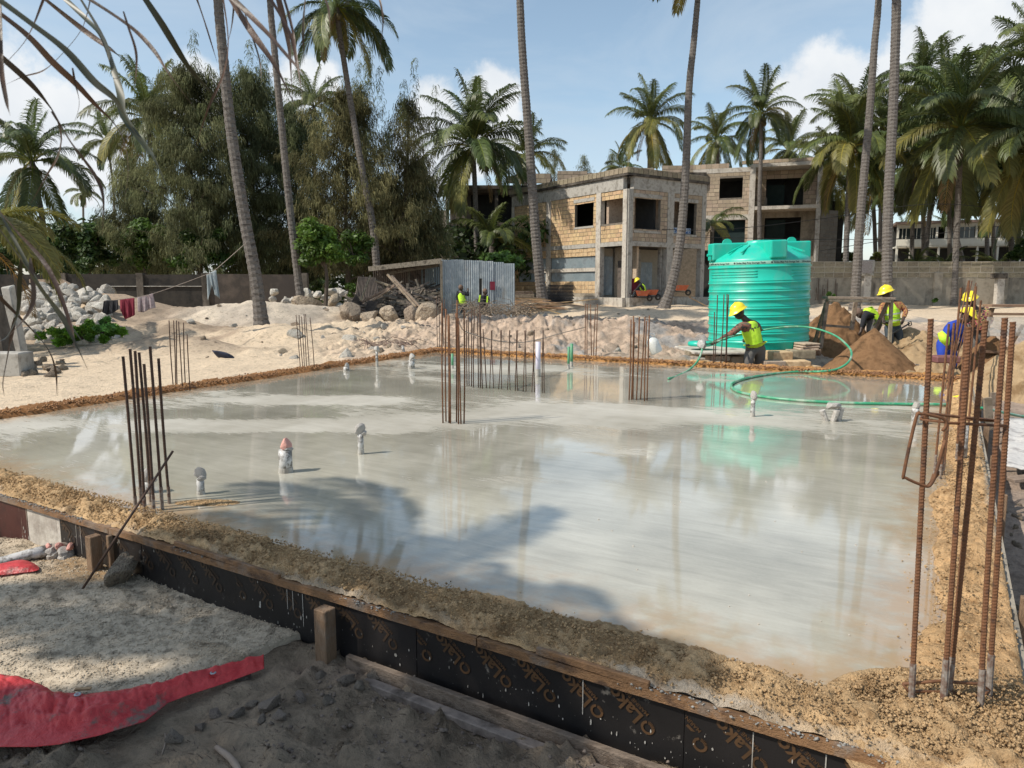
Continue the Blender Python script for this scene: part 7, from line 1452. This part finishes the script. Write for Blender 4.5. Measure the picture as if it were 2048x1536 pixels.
# crumbs of mud over the foreground
n = 9000; x = rs.uniform(-2.8, 2.2, n); y = rs.uniform(2.2, 4.4, n); _, tq2 = st(x, y); u2 = x * .856 - y * .518; ok = (tq2 < -.06) & (~((tq2 > -.95) & (u2 < -2.6))) & (fbm(x * 1.6, y * 1.6, 51) > .46); x, y = x[ok], y[ok]
crumbs('mud_crumbs', np.stack([x, y, ground(x, y) + .002], -1), .003 + .012 * rs.rand(len(x)) ** 3, mat('mud_crumb', [(.13, .10, .08), (.19, .15, .12)], 3, .97, attr='Col'), 'small crumbs of dark mud scattered over the foreground soil', 'mud', .7, 10)
for i, (px, py, s) in enumerate([(484, 1352, .035), (545, 1412, .045), (500, 1400, .03), (560, 1440, .028), (522, 1440, .022), (600, 1390, .03), (640, 1345, .03), (690, 1360, .04), (720, 1375, .035), (470, 1420, .03), (430, 1415, .028), (398, 1440, .03), (655, 1400, .025), (350, 1470, .03), (745, 1350, .03)]):
    p = G(px, py, -.29); p.z = gz(p.x, p.y) + s * .3; rock(p, s, mat('clod_%d' % i, [(.14, .11, .09), (.21, .17, .14), (.09, .07, .055)], 6, .97, .8, 30) if i in (0,) else MATS.get('mud_clod') or mat('mud_clod', [(.20, .16, .125), (.28, .225, .18), (.12, .095, .075)], 6, .97, .8, 30, rnd=.2), 'grey clod sitting on the right tail of the red tarpaulin' if i == 0 else 'mud clod %s the tarpaulin, among the lumps towards the formwork post' % ('right of' if px > 560 else 'just below'), 'clod', None if i == 0 else 'mud clods near the tarpaulin', 'clod', True)
p = G(238, 1172, -.27); p.z = -.20; rock(p, (.115, .08, .095), mRock, 'rough tan rock at the foot of the left formwork post', 'rock', None, 'rock')
# tarpaulin
T0 = [(-60, 1352), (0, 1360), (60, 1372), (105, 1398), (170, 1404), (250, 1392), (330, 1376), (385, 1357), (440, 1342), (528, 1322)]; T1 = [(-60, 1496), (0, 1492), (70, 1493), (120, 1488), (200, 1470), (290, 1440), (335, 1402), (375, 1386), (450, 1362), (528, 1334)]
def gzz(x, y):
    z = gz(x, y); i = int((x - GRX[0]) / (GRX[1] - GRX[0])); j = int((y - GRY[0]) / (GRY[1] - GRY[0]))
    if 0 <= i < len(GRX) and 0 <= j < len(GRY): z = max(z, GRZ[j, i])
    return z
def samp(P_, f): g = f * (len(P_) - 1); k = min(int(g), len(P_) - 2); e = g - k; return (P_[k][0] * (1 - e) + P_[k + 1][0] * e, P_[k][1] * (1 - e) + P_[k + 1][1] * e)
n, m = 240, 40; V = []; F = []
for i in range(n + 1):
    f = i / n; a = samp(T0, f); b = samp(T1, f)
    for j in range(m + 1):
        e = j / m; px, py = a[0] + (b[0] - a[0]) * e, a[1] + (b[1] - a[1]) * e; p = G(px, py, -.26); rid = .6 * abs(fbm(np.array([p.x * 17 + p.y * 11]), np.array([p.y * 9 - p.x * 4]), 430, 3)[0] - .5) * 2 + .5 * fbm(np.array([p.x * 5 + p.y * 7]), np.array([p.y * 2.5]), 400, 4)[0] + .5 * abs(fbm(np.array([p.x * 9 - p.y * 5]), np.array([p.y * 4 + p.x]), 410, 4)[0] - .5) * 2
        hem = .014 * math.exp(-((e - .55) / .07) ** 2) * (1 if .2 < f < .75 else .3)
        fold2 = .009 * abs(math.sin(p.x * 11 + 2.5 * math.sin(p.y * 6))) ** 2
        V.append(Vector((p.x, p.y, -.232 - .035 * e + .03 * (fbm(np.array([p.x * 1.8]), np.array([p.y * 1.8]), 470, 2)[0] - .5) + .05 * (rid - .42) * math.sin(math.pi * min(1, e * 1.0 + .12)) + hem + fold2 * math.sin(math.pi * e) + (.02 if e < .5 else 0) * (1 - abs(e * 4 - 1)))))
for i in range(n):
    for j in range(m): a = i * (m + 1) + j; F.append([a, a + m + 1, a + m + 2, a + 1])
q = MB(); q.v = V; q.f = F; tarp = thing('tarpaulin', 'crumpled red tarpaulin strip lying along the front of the gravel heap', 'tarpaulin', G(200, 1430, -.3)); o = q.build('sheet', mTarp, tarp, True); s_ = o.modifiers.new('t', 'SOLIDIFY'); s_.thickness = .0012
def spt(f, e): return V[int(f * n) * (m + 1) + int(e * m)]
for (f, e) in ((.42, .14), (.86, .4)):
    q = MB(); c = spt(f, e) + Vector((0, 0, .006)); q.lathe(c, [(.006, .001), (.008, .004), (.013, .003), (.014, 0)], 14); q.build('eyelet', mSheet, tarp, True)
q = MB(); n2 = 60; cen = G(45, 1140, -.24)
rp = MB(); pts_ = [(-30, 1136), (10, 1130), (45, 1122), (75, 1132), (84, 1146), (50, 1150), (0, 1152), (-30, 1156)]
rp.v = [cen + Vector((0, 0, .05))] + [G(x, y, -.255) + Vector((0, 0, R.uniform(0, .03))) for x, y in pts_]; rp.f = [[0, i, i % 8 + 1] for i in range(1, 9)]; o = rp.build('red_plastic', mTarp, None, label='scrap of crumpled red plastic under the white pipe', cat='plastic'); s_ = o.modifiers.new('s', 'SUBSURF'); s_.levels = 2; s_.render_levels = 3
# drain pipe by the form
dp = thing('drain_pipe', 'cement-spattered white drain pipe coming in from the left edge', 'pipe', D(0, 1130, 4.35)); q = MB(); q.tube([D(-60, 1142, 4.3), D(0, 1126, 4.35), D(60, 1109, 4.45), D(106, 1098, 4.5)], [.036, .036, .036, .037], 20); q.build('pipe', mPVC, dp, True)
q = MB(); q.tube([D(104, 1101, 4.5), D(125, 1100, 4.52), D(150, 1098, 4.6), D(163, 1096, 4.68)], [.045, .05, .043, .046], 14); q.build('socket', mCrust, dp, True)
for k in range(7):
    o = bpy.data.objects.new('wrapping', RKs[k % 6]); link(o); o.parent = dp; o.location = D(98 + k * 7, 1094 + (k % 3) * 9, 4.48) - dp.location; s = .022 + .012 * (k % 3); o.scale = (s * 1.3, s, s); o.rotation_euler = (k, k * .7, k * 1.3); o.material_slots[0].link = 'OBJECT'; o.material_slots[0].material = mPlastic if k % 3 else mPink
for k, (x0, y0, x1, y1, s, lab) in enumerate(((432, 1482, 484, 1545, .012, 'short pale stick at the bottom edge in the mud'), (60, 1400, 85, 1404, .012, 'small wood chip on the gravel just above the tarpaulin'), (328, 1442, 322, 1490, .003, 'thin dry stalk standing before the tarpaulin'), (90, 1398, 115, 1400, .01, 'second wood chip on the gravel'))):
    a = G(x0, y0, -.28); b = G(x1, y1, -.28); a.z = gz(a.x, a.y) + s * .8; b.z = gz(b.x, b.y) + s * .8
    if k in (1, 3): continue
    q = MB(); q.tube(catmull([a, a.lerp(b, .5) + Vector((.01, 0, .006)), b], 4), [s * .8, s * .9, s, s * 1.05, s, s * 1.1, s, s * .9, s][:9], 7); q.build('stick', mTwig, None, True, label=lab, cat='stick')
q = MB(); a = D(165, 1379, 3.05); q.beam(G(150, 1379, -.235), G(182, 1377, -.235), .016, .008); q.build('wood_chip', mWood, None, label='small wood chip on the gravel just above the tarpaulin', cat='wood chip')
r_ = random.Random(3); q = MB()
for i in range(900):   # needles, husk fibres and twigs trodden into the mud
    x = r_.uniform(-1.6, 1.9); y = r_.uniform(2.2, 3.6); s1, t1_ = st(x, y)
    if t1_ > -.1 or vn(np.array([x * 1.8]), np.array([y * 1.8]), 500)[0] < .5: continue
    L_ = r_.uniform(.01, .045); a = r_.uniform(-.6, .9) + 2.5; z = gz(x, y) + .003; p = Vector((x, y, z)); v = Vector((math.cos(a), math.sin(a), r_.uniform(-.05, .12))) * L_; w = r_.uniform(.0008, .002); q.tube([p, p + v * .5 + Vector((0, 0, .002)), p + v], [w, w, w * .4], 3, False)
q.build('leaf_litter', mat('dark_litter', [(.045, .032, .025), (.09, .065, .05)], 4, .95), None, label='dark twigs and fibres trodden into the foreground mud', cat='litter', kind='stuff')
# pebbles and foam on the slab, bits on the right
for i in range(22):
    px = R.uniform(1150, 1840); py = R.uniform(960, 1380); p = G(px, py, .002); s_, t_ = st(p.x, p.y)
    if t_ < .5 or s_ < .5: continue
    rock(p, R.uniform(.003, .006), mConcPale, 'tiny pale lump lying on the wet slab surface', 'lump', 'tiny lumps on the wet slab', 'lump', True)
pb = MB(); pts_ = [(2006, 842), (2060, 838), (2130, 930), (2100, 960), (2020, 945), (2010, 900)]; n = 16; V = []; F = []
a0, b0, c0, d0 = G(2004, 845, -.26), G(2090, 850, -.26), G(2130, 955, -.26), G(2012, 948, -.26)
for i in range(n + 1):
    for j in range(n + 1): f, e = i / n, j / n; p = a0.lerp(b0, f).lerp(d0.lerp(c0, f), e); V.append(p + Vector((0, 0, .05 + .05 * (fbm(np.array([p.x * 4.]), np.array([p.y * 4.]), 600, 4)[0] - .5) * 2 + .02 * abs(math.sin(p.x * 13 + p.y * 9)))))
for i in range(n):
    for j in range(n): a = i * (n + 1) + j; F.append([a, a + 1, a + n + 2, a + n + 1])
pb.v = V; pb.f = F; o = pb.build('paper_bag', mPaper, None, True, label='grey empty cement bag lying at the right edge beside the form', cat='paper bag'); s_ = o.modifiers.new('t', 'SOLIDIFY'); s_.thickness = .01
for (x0, y0, x1, y1, d, w_, lab) in ((1975, 795, 1978, 860, 8.6, .10, 'short pale stake at the right edge of the slab near the hose'), (1990, 785, 1988, 812, 9.8, .12, 'second pale stake further along the right edge'), (2020, 960, 2060, 955, 5.6, .10, 'pale board on the ground under the cement bag')):
    q = MB(); q.beam(D(x0, y0, d), D(x1, y1, d), w_, .03); q.build('stake' if 'stake' in lab else 'board', mWoodOld, None, bevel=.004, label=lab, cat='stake' if 'stake' in lab else 'board')
o = rock(D(1911, 797, 9.4), (.07, .06, .05), mYellow, 'small yellow plastic bag on the right edge ridge behind the bars', 'plastic bag', None, 'plastic_bag', True)
for i in range(24):
    px = R.uniform(2010, 2048); py = R.uniform(960, 1400); p = G(px, py, -.3); p.z = gz(p.x, p.y) + .01
    rock(p, R.uniform(.012, .04), mRock, 'small stone on the trodden ground right of the slab', 'stone', 'stones on the ground right of the slab', 'stone', True)

# ------------------------------------------------------------------ the palm beside the camera: trunk and green crown out of view, withered fronds hanging in at the upper left
sp = Vector((SHX, SHY, SHZ)); tr_ = [Vector((SHX - 1.2, SHY - 1.6, -.4)), Vector((SHX - .8, SHY - 1.2, 1.5)), Vector((SHX - .3, SHY - .5, 3.6)), sp]
near = palm('palm beside the camera at the left, withered fronds hanging in from the top', tr_, .15, .12, 1.7, n=18, seed=5, kinds=[2, 3, 3, 4, 4, 5], nuts=3, dry=2)
for az_, L_ in ((1.95, 2.6), (2.2, 2.7), (3.1, 3.3)):   # longer fronds added to the unseen crown to shape its shade
    o = bpy.data.objects.new('frond', FM[3][0]); link(o); o.parent = near; o.location = sp - near.location; o.rotation_euler = (.2, 0, az_); o.scale = (L_,) * 3; o.material_slots[0].link = 'OBJECT'; o.material_slots[0].material = mFrond
p2 = Vector((SHX2, SHY2, SHZ2)); near2 = palm('unseen second palm left of the camera, placed to shade the foreground', [Vector((SHX2 - .9, SHY2 - 1.4, -.4)), Vector((SHX2 - .5, SHY2 - .8, 2.5)), p2], .15, .12, 1.7, n=24, seed=9, kinds=[1, 2, 3, 3, 4, 4, 5, 5, 6], nuts=3, dry=2)  # added out of view, sized and placed for the shade it throws
def Z1(*p): return [(x * .3125, y * .3125) for x, y in p]
def Z6(*p): return [(x * .293, 420 + y * .293) for x, y in p]
B = [(Z1((-30, -20), (200, 150), (420, 320), (600, 520), (740, 640), (830, 800), (960, 980)), 15, 0), (Z1((-20, 70), (180, 230), (340, 400), (480, 530), (620, 680), (720, 780), (790, 900), (820, 1080), (795, 1300)), 14, 2),
     (Z1((-20, 340), (180, 520), (300, 660), (370, 780), (390, 870), (370, 1000), (300, 1120), (200, 1300)), 14, 2), (Z1((380, 790), (460, 920), (600, 1110), (660, 1260), (655, 1500)), 9, 2), (Z1((470, -80), (650, 220), (720, 420), (770, 600), (790, 740), (940, 950), (990, 1020), (1130, 1340)), 14, 1),
     (Z1((360, -60), (560, 130), (660, 250), (740, 500), (780, 760)), 10, 1), (Z1((500, -50), (720, 90), (870, 200), (990, 330), (1080, 470), (1250, 700)), 9, 2), (Z1((880, -80), (1040, 160), (1200, 420), (1330, 570), (1480, 740)), 14, 1), (Z1((1230, -90), (1310, 140), (1390, 400)), 8, 2),
     (Z1((1420, -60), (1460, 250), (1430, 470), (1330, 700), (1250, 950)), 7, 2), (Z1((1440, -60), (1600, 190), (1760, 420), (1890, 680)), 13, 2), (Z1((1480, -20), (1700, 200), (1850, 370), (1950, 480)), 11, 2), (Z1((1700, -60), (1850, 200), (1900, 400), (1940, 640)), 8, 2), (Z1((1770, -60), (1850, 300), (1870, 700)), 12, 2),
     (Z1((300, -60), (180, 230), (40, 400), (-10, 470)), 6, 2), (Z1((590, -60), (530, 170), (400, 340), (280, 450), (150, 490), (40, 540)), 5, 2), (Z1((220, -60), (520, 180), (700, 310), (790, 380)), 11, 2), (Z1((0, -40), (5, 400), (40, 640), (65, 740)), 9, 2), (Z1((1600, 190), (1660, 380), (1675, 540)), 4, 2), (Z1((820, 170), (870, 330), (870, 480), (850, 600)), 5, 2), (Z1((480, 530), (505, 680), (440, 870)), 5, 2),
     (Z6((-40, 560), (190, 790), (330, 960), (380, 1100), (390, 1270)), 12, 2), (Z6((-40, 80), (150, 350), (250, 500), (420, 730), (510, 900), (600, 1090)), 11, 1), (Z6((100, 130), (330, 400), (480, 780), (510, 960)), 9, 2), (Z6((60, 130), (270, 520), (430, 720), (660, 1030)), 7, 1), (Z6((215, 430), (230, 600), (170, 740), (0, 920)), 9, 2), (Z6((135, 480), (120, 700), (50, 860), (-20, 900)), 9, 1), (Z6((70, 900), (20, 1160), (30, 1270)), 9, 2),
     ([(612, -20), (606, 60), (609, 130)], 6, 2), ([(755, -20), (766, 40), (758, 110)], 4, 2), ([(632, -30), (655, 10), (660, 60)], 6, 2), ([(560, -30), (585, 60), (600, 170)], 6, 2), ([(470, -20), (462, 60), (438, 140)], 4, 2)]
th = near; base = th.location
def rachis(lab, P_, r0):
    q = MB(); q.tube(catmull(P_, 6), [r0 * (1 - .6 * i / (6 * (len(P_) - 1))) for i in range(6 * (len(P_) - 1) + 1)], 7); return q.build('withered_frond', mFrondDry, th, True)
f1 = rachis('a', [sp, sp.lerp(Vector((-2.6, .8, 3.7)), .5), Vector((-2.6, .8, 3.7)), D(-1300, -700, .85), D(-700, -400, .78), D(-300, -200, .76), D(0, -110, .8), D(350, -110, .9), D(620, -130, 1.0)], .009)
f2 = rachis('b', [sp, Vector((-4.2, .8, 4.6)), Vector((-2.7, .8, 3.0)), D(-1500, -200, .95), D(-800, 20, .85), D(-400, 120, .83), D(-160, 260, .85), D(-110, 560, .9)], .008)
mB1 = mat('green_withered_leaflet', [(.030, .042, .018), (.055, .048, .025)], 6, .45, trans=.2); mB2 = mBlade  # green darkened too, the backlit look is in the colour
for k, (pp_, wpx, kind) in enumerate(B):
    wpx *= .66
    d0 = .74 + .28 * ((k * .37) % 1); par = f2 if (pp_[0][0] < 5 and pp_[0][1] > 15) else f1
    pts_ = [D(x, y, d0 + .03 * i * math.sin(k)) for i, (x, y) in enumerate(pp_)]
    a = par.location; pts_ = catmull([pts_[0] + (pts_[0] - pts_[1]) * .6] + pts_, 5); n = len(pts_); V = []; F = []; vd = Vector((0, 1, 0))
    for i, p in enumerate(pts_):
        f = i / (n - 1); t_ = (pts_[min(i + 1, n - 1)] - pts_[max(i - 1, 0)]).normalized(); tw = .9 * math.sin(f * 5 + k); sd_ = t_.cross(vd).normalized(); up_ = sd_.cross(t_); w = wpx * d0 / FPX / 2 * (.35 + 1.1 * math.sin(math.pi * min(.97, f * .93 + .1)) ** .8) * (1 if f < .75 else (1 - f) / .25 * .85 + .15)
        ax = sd_ * math.cos(tw) + up_ * math.sin(tw); dp_ = ax.cross(t_) * w * .35; V += [p - ax * w, p + dp_, p + ax * w]
        if i: b_ = (i - 1) * 3; F += [[b_, b_ + 1, b_ + 4, b_ + 3], [b_ + 1, b_ + 2, b_ + 5, b_ + 4]]
    q = MB(); q.v = V; q.f = F; o = q.build('leaflet', mB1 if kind < 2 else mB2, par, True)
